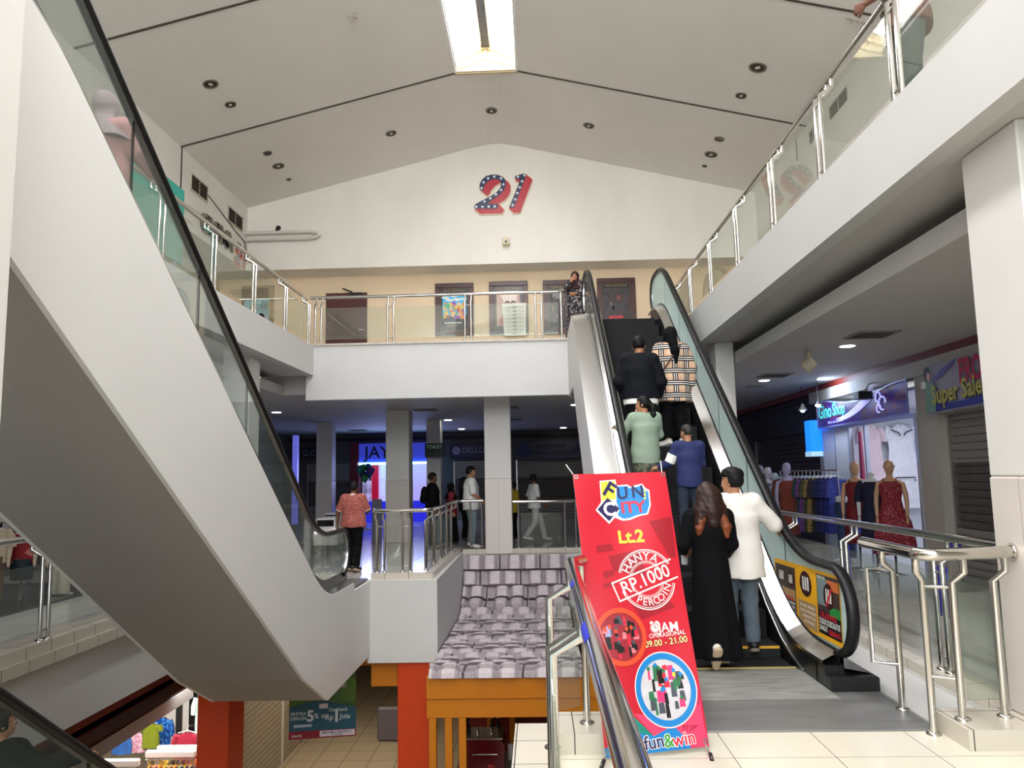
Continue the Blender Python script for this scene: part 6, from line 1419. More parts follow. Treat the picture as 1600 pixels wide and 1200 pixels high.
def barea(mb, pts, h, mi, sub=0.05):
    """a printed patch that follows the cloth: polygon cut into small strips"""
    me = bpy.data.meshes.new('t'); me.from_pydata([(a, b, 0) for a, b in pts], [], [list(range(len(pts)))])
    import bmesh
    bm = bmesh.new(); bm.from_mesh(me); bpy.data.meshes.remove(me)
    bmesh.ops.triangulate(bm, faces=bm.faces[:])
    x0, x1 = min(p[0] for p in pts), max(p[0] for p in pts); y0, y1 = min(p[1] for p in pts), max(p[1] for p in pts)
    for ax, c0, c1 in ((0, x0, x1), (1, y0, y1)):
        k = int((c1 - c0) / sub)
        for i in range(1, k + 1):
            n = (1, 0, 0) if ax == 0 else (0, 1, 0); c = c0 + (c1 - c0) * i / (k + 1)
            bmesh.ops.bisect_plane(bm, geom=bm.verts[:] + bm.edges[:] + bm.faces[:], plane_co=(c, c, 0), plane_no=n)
    bm.verts.ensure_lookup_table(); bm.verts.index_update()
    vs = [bf(v.co.x, v.co.y, h) for v in bm.verts]; fs = []
    for f_ in bm.faces:
        ids = [v.index for v in f_.verts]
        p = [bm.verts[i].co for i in ids]
        A = sum(p[i].x * p[(i + 1) % len(p)].y - p[(i + 1) % len(p)].x * p[i].y for i in range(len(p)))
        fs.append(ids if A > 0 else ids[::-1])
    bm.free(); mb.add(vs, fs, mi, True)
BRED = mat('banner_red', (190, 20, 42), 0.42); BR2 = mat('banner_dark_red', (150, 18, 34), 0.42); BP = mat('banner_pink', (226, 60, 100), 0.42); BP2 = mat('banner_deep_pink', (176, 30, 66), 0.42)
BTEAL = mat('banner_teal', (14, 128, 112), 0.42); BBLUE = mat('banner_sky_blue', (20, 124, 192), 0.42); BNAVY = mat('banner_navy', (34, 30, 78), 0.42); BYEL = mat('banner_yellow', (250, 218, 60), 0.42)
BWHITE = mat('banner_white', (244, 238, 234), 0.42); BORG = mat('banner_orange', (240, 74, 40), 0.42); BLOGO = mat('banner_logo_red', (226, 40, 62), 0.42); BGREEN = mat('banner_leaf', (60, 150, 60), 0.42); BBLACK = mat('banner_ink', (16, 14, 16), 0.42); BPALE = mat('banner_stamp', (240, 210, 206), 0.42); BCREAM = mat('banner_cream_type', (250, 226, 150), 0.42)
mb = MB()
mb.grid(lambda u, v: bf(u * BW, v * BH), 24, 60, 0)
mb.grid(lambda u, v: bf((1 - u) * BW, v * BH, -0.003), 24, 60, 1)
mb.build('sheet', [BRED, mat('banner_back', (210, 200, 196), 0.6)], t)
PX = lambda pts: [buv(*p) for p in pts]
# darker patches and the faceted foot of the print
for q in ([(931, 853), (957, 849), (960, 859), (934, 864)], [(951, 869), (1000, 858), (1010, 900), (960, 892)], [(942, 893), (958, 889), (962, 898), (945, 905)], [(1014, 815), (1048, 808), (1056, 870), (1046, 872)], [(988, 946), (1046, 938), (1056, 948), (1004, 968)], [(943, 912), (960, 908), (961, 916), (944, 919)]):
    mb = MB(); barea(mb, PX(q), 0.0012, 0); mb.build('print_patch', BR2, t)
mb = MB()
for q, mi in (([(1085, 1066), (1089, 1068), (1104, 1160), (1080, 1167), (1046, 1138), (1070, 1110)], 1), ([(990, 1115), (1010, 1117), (1040, 1136), (1022, 1150)], 1), ([(1018, 1148), (1050, 1132), (1078, 1150), (1082, 1168), (1040, 1165)], 1),
              ([(1056, 1132), (1092, 1133), (1072, 1148)], 2), ([(1092, 1100), (1104, 1150), (1108, 1166), (1080, 1168), (1070, 1148)], 1), ([(1086, 1068), (1092, 1072), (1098, 1104), (1090, 1103)], 2)):
    barea(mb, PX(q), 0.0014, mi)
barea(mb, [buv(981, 1111), buv(1020, 1149), (0.03, 0.06), (0.01, 0.16)], 0.0016, 3)
barea(mb, [(0.0, 0.0), (0.0, 0.05), buv(1000, 1146), buv(1022, 1150), buv(1052, 1133), buv(1068, 1150), buv(1080, 1169)], 0.0018, 4)
mb.build('print', [BR2, BP, BP2, BTEAL, BBLUE], t)
# logo
mb = MB()
barea(mb, PX([(937, 751), (962, 749), (964, 758), (981, 757), (984, 760), (1003, 756), (1008, 763), (1014, 766), (1016, 790), (1012, 804), (1000, 806), (985, 812), (974, 813), (962, 808), (953, 818), (931, 797), (940, 784)]), 0.002, 0)
barea(mb, PX([(939, 753), (961, 751), (963, 780), (948, 779), (941, 783)]), 0.0032, 1)
barea(mb, PX([(964, 760), (980, 759), (984, 763), (1002, 759), (1006, 765), (1012, 768), (1014, 789), (1010, 802), (998, 804), (984, 809), (974, 810), (966, 804), (969, 796), (964, 784)]), 0.003, 2)
barea(mb, PX([(950, 777), (969, 794), (953, 814), (934, 796)]), 0.0035, 3)
mb.build('logo_field', [BWHITE, BYEL, BBLUE, BNAVY], t)
def btext(ms, s_, px, py, size, mi, h=0.005, bold=0.0, width=1.0, rot=0.0, al='CENTER'):
    mb = MB(); a0, b0 = buv(px, py); ca, sa = math.cos(rot), math.sin(rot)
    mb.text(s_, lambda a, b, hh: bf(a0 + a * ca - b * sa, b0 + a * sa + b * ca, h), size, 0, al, bold, width); mb.build('lettering', ms[mi], t)
LOGO = [BNAVY, BWHITE, BLOGO, BYEL]
btext(LOGO, 'F', 952, 766, 0.15, 0, bold=0.03, rot=-0.62); btext(LOGO, 'U', 973, 771, 0.115, 0, bold=0.025); btext(LOGO, 'N', 996, 769, 0.115, 0, bold=0.025); btext(LOGO, 'C', 953, 796, 0.125, 1, bold=0.03)
btext(LOGO, 'ITY', 989, 793, 0.105, 2, bold=0.03, width=1.1)
for k in range(3): mb = MB(); barea(mb, [(buv(1007, 768 + 5.4 * k)[0] + a, buv(1007, 768 + 5.4 * k)[1] + b) for a, b in ((-0.007, -0.008), (0.007, -0.008), (0.007, 0.008), (-0.007, 0.008))], 0.005, 0); mb.build('logo_square', BYEL, t)
btext(LOGO, 'Lt.2', 986, 839, 0.115, 3, bold=0.03)
# round stamp
ca_, cb_ = buv(1011, 905); st = 0.30; mb = MB()
def ringpoly(mb, a, b, r0, r1, h, mi, t0=0.0, t1=2 * math.pi, n=48, el=1.0):
    A = [bf(a + r0 * math.cos(t0 + (t1 - t0) * i / n), b + el * r0 * math.sin(t0 + (t1 - t0) * i / n), h) for i in range(n + 1)]; B = [bf(a + r1 * math.cos(t0 + (t1 - t0) * i / n), b + el * r1 * math.sin(t0 + (t1 - t0) * i / n), h) for i in range(n + 1)]
    mb.strip(B, A, mi)
for r0, r1 in ((0.186, 0.194), (0.176, 0.180), (0.112, 0.117), (0.103, 0.106)):
    ringpoly(mb, ca_, cb_, r0, r1, 0.003, 0, 0.5, 2.55 + 0.3); ringpoly(mb, ca_, cb_, r0, r1, 0.003, 0, 3.5, 6.1)
def rotp(pts, r, a, b): return [(a + x * math.cos(r) - y * math.sin(r), b + x * math.sin(r) + y * math.cos(r)) for x, y in pts]
for (x0, x1, y0, y1) in ((-0.24, 0.21, 0.055, 0.066), (-0.24, 0.21, -0.066, -0.055), (-0.24, -0.23, -0.066, 0.066)): barea(mb, rotp([(x0, y0), (x1, y0), (x1, y1), (x0, y1)], st, ca_, cb_), 0.003, 0)
mb.text('RP.1000', lambda a, b, hh: bf(*rotp([(a - 0.012, b)], st, ca_, cb_)[0], 0.004), 0.118, 0, bold=0.012, width=0.92)
def arc_text(s_, r, a_mid, spread, size, flip):
    n = len(s_)
    for i, ch in enumerate(s_):
        an = a_mid + (spread * (0.5 - (i + 0.5) / n)) * (1 if not flip else -1); ro = an - math.pi / 2 if not flip else an + math.pi / 2
        cx, cy = ca_ + r * math.cos(an), cb_ + r * math.sin(an)
        mb.text(ch, lambda a, b, hh: bf(*rotp([(a, b)], ro, cx, cy)[0], 0.004), size, 0, bold=0.01)
arc_text('HANYA', 0.146, 1.85, 1.9, 0.075, False); arc_text('PERCOIN', 0.146, -1.25, 1.95, 0.066, True)
mb.build('stamp', BPALE, t)
# two round pictures
def picture(px, py, r, el, ringm, seed, cols):
    a, b = buv(px, py); mb = MB(); barea(mb, [(a + r * math.cos(q * math.pi / 20), b + el * r * math.sin(q * math.pi / 20)) for q in range(40)], 0.003, 0); 
    rnd = random.Random(seed)
    for k in range(34):
        x, y = rnd.uniform(-0.72, 0.72), rnd.uniform(-0.7, 0.7); 
        if x * x + y * y > 0.62: continue
        wv, hv = rnd.uniform(0.05, 0.14), rnd.uniform(0.08, 0.26); mi = 2 + rnd.randrange(len(cols))
        q = [(a + r * (x - wv), b + el * r * (y - hv)), (a + r * (x + wv), b + el * r * (y - hv)), (a + r * (x + wv * 0.8), b + el * r * (y + hv)), (a + r * (x - wv * 0.8), b + el * r * (y + hv))]
        barea(mb, q, 0.0035 + 0.00004 * k, mi)
        if k % 3 == 0: barea(mb, [(a + r * x + 0.012 * math.cos(z), b + el * r * (y + hv) + 0.014 * math.sin(z)) for z in (0, 0.8, 1.6, 2.4, 3.2, 4.0, 4.8, 5.5)], 0.0052, 1 + (k % 2) * 2)
    ringpoly(mb, a, b, r * 0.98, r * 1.18, 0.0062, 1, el=el)
    mb.build('round_picture', [cols[0], ringm] + cols[1:], t)
picture(970, 995, 0.146, 1.02, BORG, 21, [mat('pic_wine', (150, 30, 44), 0.5), BBLACK, mat('pic_slate', (70, 74, 84), 0.5), mat('pic_lilac', (150, 150, 190), 0.5), BLOGO, mat('pic_rose', (210, 120, 130), 0.5), BBLACK])
picture(1040, 1077, 0.168, 1.08, BBLUE, 33, [mat('pic_pale', (196, 192, 196), 0.5), BBLACK, mat('pic_green', (40, 110, 70), 0.5), BLOGO, BYEL, mat('pic_slate', (70, 74, 84), 0.5), BBLACK, mat('pic_hot', (220, 50, 110), 0.5)])
mb = MB(); a, b = buv(1040, 1077); ringpoly(mb, a, b, 0.199, 0.206, 0.0065, 0, el=1.08); mb.build('picture_rim', BPALE, t)
# hours
HRS = [BPALE, BBLACK, BCREAM, BLOGO]; mb = MB(); btext(HRS, 'JAM', 1045, 980, 0.082, 0, bold=0.02); btext(HRS, 'OPERASIONAL', 1043, 991, 0.038, 0, bold=0.012, rot=0.04)
btext(HRS, '09.00 - 21.00', 1041, 1003, 0.055, 1, h=0.0045, bold=0.045, rot=0.05); btext(HRS, '09.00 - 21.00', 1041, 1003, 0.055, 2, h=0.0055, bold=0.01, rot=0.05)
a, b = buv(1024, 981); ringpoly(mb, a, b, 0.0, 0.032, 0.004, 0); ringpoly(mb, a, b, 0.026, 0.030, 0.005, 3)
for s_ in (-1, 1): barea(mb, [(a + s_ * 0.018 + 0.014 * math.cos(z), b + 0.032 + 0.012 * math.sin(z)) for z in (0, 0.8, 1.6, 2.4, 3.2, 4.0, 4.8, 5.5)], 0.0042, 0)
barea(mb, [(a - 0.002, b), (a + 0.002, b), (a + 0.002, b + 0.02), (a - 0.002, b + 0.02)], 0.0055, 1); barea(mb, [(a, b - 0.002), (a + 0.014, b - 0.002), (a + 0.014, b + 0.002), (a, b + 0.002)], 0.0055, 1)
mb.build('alarm_clock', [BPALE, BBLACK, BCREAM, BLOGO], t)
SLG = [BNAVY, BGREEN, BLOGO, BWHITE]
for tx, px, py, mi in (('fun', 1021, 1160, 0), ('&', 1044, 1158, 1), ('win', 1068, 1155, 2)):
    btext(SLG, tx, px, py, 0.105, 3, h=0.005, bold=0.05, rot=0.06); btext(SLG, tx, px, py, 0.105, mi, h=0.0062, bold=0.015, rot=0.06)
# stand
tl, tr, bl, br_ = bf(0.02, BH - 0.02), bf(BW - 0.02, BH - 0.02), bf(0.02, 0.03), bf(BW - 0.02, 0.03)
back = -BN
mb = MB()
for q, ex in ((tl, V(-0.06, 0, 0.09)), (tr, V(-0.0, 0.02, 0.1))): mb.tube([q + back * 0.012, q + back * 0.02 + ex], 0.006, 8)
mb.build('hook', STEEL, t)
for q in (tl, tr, bl, br_):
    mb = MB(); c_ = q + BN * 0.004; ring = [[c_ + (BU * math.cos(k * math.pi / 8) + BV * math.sin(k * math.pi / 8)) * r for k in range(16)] for r in (0.008, 0.016)]
    mb.strip(ring[1] + ring[1][:1], ring[0] + ring[0][:1]); mb.build('eyelet', STEEL_B, t)
ctr = bf(BW / 2, 0.62) + back * 0.06
for q in (tl, tr): MB().tube([q + back * 0.015, ctr], 0.006, 8).build('rod', STEEL_B, t)
for q, f_ in ((bl, V(0.33, 4.73, 0.012)), (br_, V(0.993, 4.824, 0.012))):
    MB().tube([ctr, q + back * 0.02, f_], 0.006, 8).build('leg', STEEL_B, t); MB().tube([f_ + V(0, 0, -0.012), f_ + unit(q - f_) * 0.05], 0.012, 10).build('foot_cap', BLACK, t)
MB().tube([ctr, V(0.52, 5.66, 0.012)], 0.007, 8).build('leg', STEEL_B, t); MB().lathe([(0.014, 0), (0.012, 0.05)], (0.52, 5.66, 0), 10).build('foot_cap', BLACK, t)
# ================================================================ safety notice on the escalator's glass
NX = 2.33 - 0.009
def nf(px, py, h=0.0): q = hit(px, py, 0, NX); return V(NX - h, q[1], q[2])
mb = MB()
def npoly(mb, pts, h, mi):
    vs = [nf(*p, h) for p in pts]; c = sum(vs) / len(vs); mb.add(vs, [tuple(range(len(vs)))], mi)
    # make it face the steps
    n = np.cross(vs[1] - vs[0], vs[2] - vs[0])
    if n[0] > 0: mb.f[-1] = mb.f[-1][::-1]
def lerp4(Q, u, v):
    a = np.array(Q[0]) * (1 - u) + np.array(Q[1]) * u; b = np.array(Q[3]) * (1 - u) + np.array(Q[2]) * u; return tuple(a * (1 - v) + b * v)
QN = [(1210, 871), (1311, 901), (1318, 1014), (1215, 960)]
nq = lambda u0, u1, v0, v1: [lerp4(QN, u0, v0), lerp4(QN, u1, v0), lerp4(QN, u1, v1), lerp4(QN, u0, v1)]
NM = [mat('notice_yellow', (244, 178, 14), 0.4), mat('notice_brown', (70, 52, 46), 0.4), mat('notice_tan', (176, 140, 90), 0.4), mat('notice_maroon', (52, 10, 14), 0.4), PW, BBLACK, mat('notice_red', (214, 30, 50), 0.4), mat('notice_green', (40, 140, 60), 0.4), mat('notice_slate', (120, 140, 138), 0.4), mat('notice_orange', (210, 110, 50), 0.4)]
npoly(mb, nq(0, 1, 0, 1), 0.001, 0)
npoly(mb, nq(0.01, 0.31, 0.08, 0.88), 0.002, 1); npoly(mb, nq(0.03, 0.3, 0.45, 0.62), 0.0025, 2); npoly(mb, nq(0.34, 0.62, 0.55, 0.96), 0.002, 2)
npoly(mb, nq(0.64, 0.99, 0.05, 0.58), 0.002, 1); npoly(mb, nq(0.65, 0.8, 0.1, 0.5), 0.0025, 8); npoly(mb, nq(0.8, 0.98, 0.1, 0.25), 0.0025, 9); npoly(mb, nq(0.64, 0.99, 0.58, 0.93), 0.002, 5); npoly(mb, nq(0.82, 0.99, 0.48, 0.62), 0.0028, 7)
def noval(u, v, ru, rv, h, mi): npoly(mb, [lerp4(QN, u + ru * math.cos(k * math.pi / 10), v + rv * math.sin(k * math.pi / 10)) for k in range(20)], h, mi)
for u, v, ru, rv in ((0.1, 0.26, 0.06, 0.14), (0.24, 0.28, 0.05, 0.13), (0.47, 0.27, 0.09, 0.2), (0.82, 0.34, 0.08, 0.19)):
    noval(u, v, ru, rv, 0.003, 3)
    for k in (-0.4, 0.0, 0.4): npoly(mb, nq(u + ru * k - ru * 0.13, u + ru * k + ru * 0.13, v - rv * 0.35 - 0.02 * k, v + rv * 0.5), 0.0035, 4); noval(u + ru * k, v - rv * 0.45, ru * 0.13, rv * 0.12, 0.0036, 4)
npoly(mb, [lerp4(QN, 0.77, 0.48), lerp4(QN, 0.79, 0.5), lerp4(QN, 0.88, 0.22), lerp4(QN, 0.86, 0.2)], 0.004, 6)
mb.build('safety_notice', NM, tR)
def nline(u0, u1, v, hgt, txt, mi):
    mb = MB(); vs, fs = glyphs(txt, 'LEFT', 0.02, 0, 0); xs = [p[0] for p in vs]; W = max(xs)
    P = [nf(*lerp4(QN, u0 + (u1 - u0) * a / W, v - b * hgt), 0.005) for a, b, _ in vs]; mb.add(P, fs, 0); mb.build('notice_text', [PW, NM[6]][mi], tR)
for u0, u1, v, hg, tx, mi in ((0.04, 0.28, 0.6, 0.09, 'DILARANG', 1), (0.03, 0.3, 0.67, 0.06, 'MEMBAWA BARANG', 0), (0.04, 0.29, 0.74, 0.06, 'DI ESCALATOR', 0), (0.03, 0.3, 0.81, 0.06, 'UTAMAKAN', 0), (0.37, 0.6, 0.62, 0.06, 'ANAK ANAK', 0), (0.37, 0.61, 0.7, 0.06, 'HARUS DIGANDENG', 0), (0.4, 0.6, 0.78, 0.06, 'ORANG TUA', 0), (0.42, 0.58, 0.86, 0.06, 'AWAS', 0),
                              (0.68, 0.93, 0.64, 0.12, 'DILARANG', 1), (0.66, 0.98, 0.74, 0.12, 'DUDUK DI ESCALATOR', 0), (0.66, 0.78, 0.84, 0.11, 'SANGAT', 0), (0.8, 0.98, 0.86, 0.11, 'BERBAHAYA', 1), (0.66, 0.78, 0.09, 0.06, 'PERHATIAN', 0)):
    nline(u0, u1, v, hg, tx, mi)
# ================================================================ people
class SDF:
    """smooth union of round cones and ellipsoids, turned into one closed surface (surface nets)"""
    def __init__(s): s.p = []; s.cuts = []; s.fold = None
    def cone(s, a, b, ra, rb, k=0.03, flat=False): s.p.append(('c', np.array(a, float), np.array(b, float), ra, rb, k, flat)); return s
    def ell(s, c, r, k=0.03, R=None): s.p.append(('e', np.array(c, float), np.array(r, float), R, None, k, False)); return s
    def chain(s, pts, rs, k=0.015):
        for i in range(len(pts) - 1): s.cone(pts[i], pts[i + 1], rs[i], rs[i + 1], k)
        return s
    def skirt(s, c, z0, z1, r0, r1, folds=0, k=0.02, lean=(0, 0), amp=0.06): s.p.append(('s', np.array(c, float), (z0, z1), r0, r1, k, folds, lean, amp)); return s
    def cut(s, fn): s.cuts.append(fn); return s
    def ev(s, P):
        D = None
        for q in s.p:
            if q[0] == 'c':
                a, b = q[1], q[2]; ab = b - a; L2 = ab @ ab + 1e-12
                t = np.clip(((P - a) @ ab) / L2, 0, 1); d = np.linalg.norm(P - a - t[:, None] * ab, axis=1) - (q[3] + (q[4] - q[3]) * t)
                if q[6]: d = np.maximum(d, ((P - b) @ ab) / math.sqrt(L2))
            elif q[0] == 'e':
                X = P - q[1]
                if q[3] is not None: X = X @ q[3]
                k0 = np.linalg.norm(X / q[2], axis=1); k1 = np.linalg.norm(X / (q[2] ** 2), axis=1) + 1e-9; d = k0 * (k0 - 1) / k1
            else:
                z0, z1 = q[2]; t = np.clip((z1 - P[:, 2]) / (z1 - z0), 0, 1)
                rx = q[3][0] + (q[4][0] - q[3][0]) * t; ry = q[3][1] + (q[4][1] - q[3][1]) * t
                X = P[:, 0] - q[1][0] - q[7][0] * t; Y = P[:, 1] - q[1][1] - q[7][1] * t
                fo = 1 + q[8] * t * np.sin(np.arctan2(Y, X) * q[6]) if q[6] else 1
                rr = np.sqrt((X / (rx * fo)) ** 2 + (Y / (ry * fo)) ** 2); d = (rr - 1) * np.minimum(rx, ry); d = np.maximum(d, np.maximum(P[:, 2] - z1, z0 - P[:, 2]))
            if D is None: D = d
            else:
                k = q[5]; h = np.clip(0.5 + 0.5 * (D - d) / k, 0, 1); D = D * (1 - h) + d * h - k * h * (1 - h)
        if s.fold is not None: D = D + s.fold(P)
        for f in s.cuts: D = np.maximum(D, f(P))
        return D
    def bounds(s):
        lo, hi = [], []
        for q in s.p:
            if q[0] == 'c': r = max(q[3], q[4]); lo += [q[1] - r, q[2] - r]; hi += [q[1] + r, q[2] + r]
            elif q[0] == 'e': r = q[2].max() if q[3] is not None else q[2]; lo.append(q[1] - r); hi.append(q[1] + r)
            else:
                rx, ry = max(q[3][0], q[4][0]) * 1.1 + abs(q[7][0]), max(q[3][1], q[4][1]) * 1.1 + abs(q[7][1]); lo.append(np.array((q[1][0] - rx, q[1][1] - ry, q[2][0]))); hi.append(np.array((q[1][0] + rx, q[1][1] + ry, q[2][1])))
        return np.min(lo, 0), np.max(hi, 0)
    def mesh(s, h):
        lo, hi = s.bounds(); lo = lo - 2.5 * h; hi = hi + 2.5 * h
        n = np.ceil((hi - lo) / h).astype(int) + 1
        gx, gy, gz = [lo[i] + h * np.arange(n[i]) for i in range(3)]
        G = np.stack(np.meshgrid(gx, gy, gz, indexing='ij'), -1); F = s.ev(G.reshape(-1, 3)).reshape(n)
        In = F < 0; c = In[:-1, :-1, :-1].astype(int)
        cs = [(i, j, k) for i in (0, 1) for j in (0, 1) for k in (0, 1)]
        sl = lambda A, o: A[o[0]:A.shape[0] - 1 + o[0], o[1]:A.shape[1] - 1 + o[1], o[2]:A.shape[2] - 1 + o[2]]
        cnt = sum(sl(In, o).astype(int) for o in cs); act = (cnt > 0) & (cnt < 8)
        idx = -np.ones(act.shape, int); ids = np.argwhere(act); idx[act] = np.arange(len(ids))
        acc = np.zeros((len(ids), 3)); num = np.zeros(len(ids))
        val = {o: sl(F, o)[act] for o in cs}
        for a in cs:
            for ax in range(3):
                if a[ax] == 0:
                    b = list(a); b[ax] = 1; b = tuple(b); va, vb = val[a], val[b]; m = (va < 0) != (vb < 0)
                    t = np.zeros(len(va)); t[m] = va[m] / (va[m] - vb[m]); p = np.tile(np.array(a, float), (len(va), 1)); p[:, ax] += t
                    acc[m] += p[m]; num[m] += 1
        V_ = lo + h * (ids + acc / num[:, None])
        faces = []
        for ax in range(3):
            o1, o2 = (ax + 1) % 3, (ax + 2) % 3
            A = np.moveaxis(In, ax, 0); d = A[:-1] != A[1:]; d = np.moveaxis(d, 0, ax)
            e = np.argwhere(d)
            ok = (e[:, o1] > 0) & (e[:, o2] > 0) & (e[:, o1] < act.shape[o1]) & (e[:, o2] < act.shape[o2]); e = e[ok]
            def cell(d1, d2):
                q = e.copy(); q[:, o1] += d1; q[:, o2] += d2; return idx[q[:, 0], q[:, 1], q[:, 2]]
            quad = np.stack([cell(-1, -1), cell(0, -1), cell(0, 0), cell(-1, 0)], 1)
            ins = In[e[:, 0], e[:, 1], e[:, 2]]; quad[~ins] = quad[~ins][:, ::-1]; faces.append(quad)
        Fq = np.concatenate(faces); Fq = Fq[(Fq >= 0).all(1)]
        return V_, Fq.tolist()

def rotz(a): c, s_ = math.cos(a), math.sin(a); return np.array([[c, -s_, 0], [s_, c, 0], [0, 0, 1]])
def rotx(a): c, s_ = math.cos(a), math.sin(a); return np.array([[1, 0, 0], [0, c, -s_], [0, s_, c]])
def wrinkle(amp, f=16.0, ph=0.0): return lambda P: amp * (np.sin(P[:, 2] * f + P[:, 0] * f * 0.7 + ph) * np.sin(P[:, 0] * f * 0.9 - P[:, 1] * f * 0.6 + 1.7 * ph) + 0.5 * np.sin(P[:, 2] * f * 2.1 - P[:, 1] * f + ph))

SKIN = mat('skin', (176, 124, 92), 0.5, var=0.08, vscale=8); SKIN_D = mat('skin_dark', (112, 74, 56), 0.5, var=0.08, vscale=8); EYEM = mat('eye_dark', (24, 18, 16), 0.2); EYEW = mat('eye_white', (226, 220, 212), 0.3); LIP = mat('lips', (142, 76, 70), 0.5)
HAIR = mat('black_hair', (11, 9, 9), 0.6, spec=0.25, var=0.4, vscale=30, stretch=(6, 6, 1))

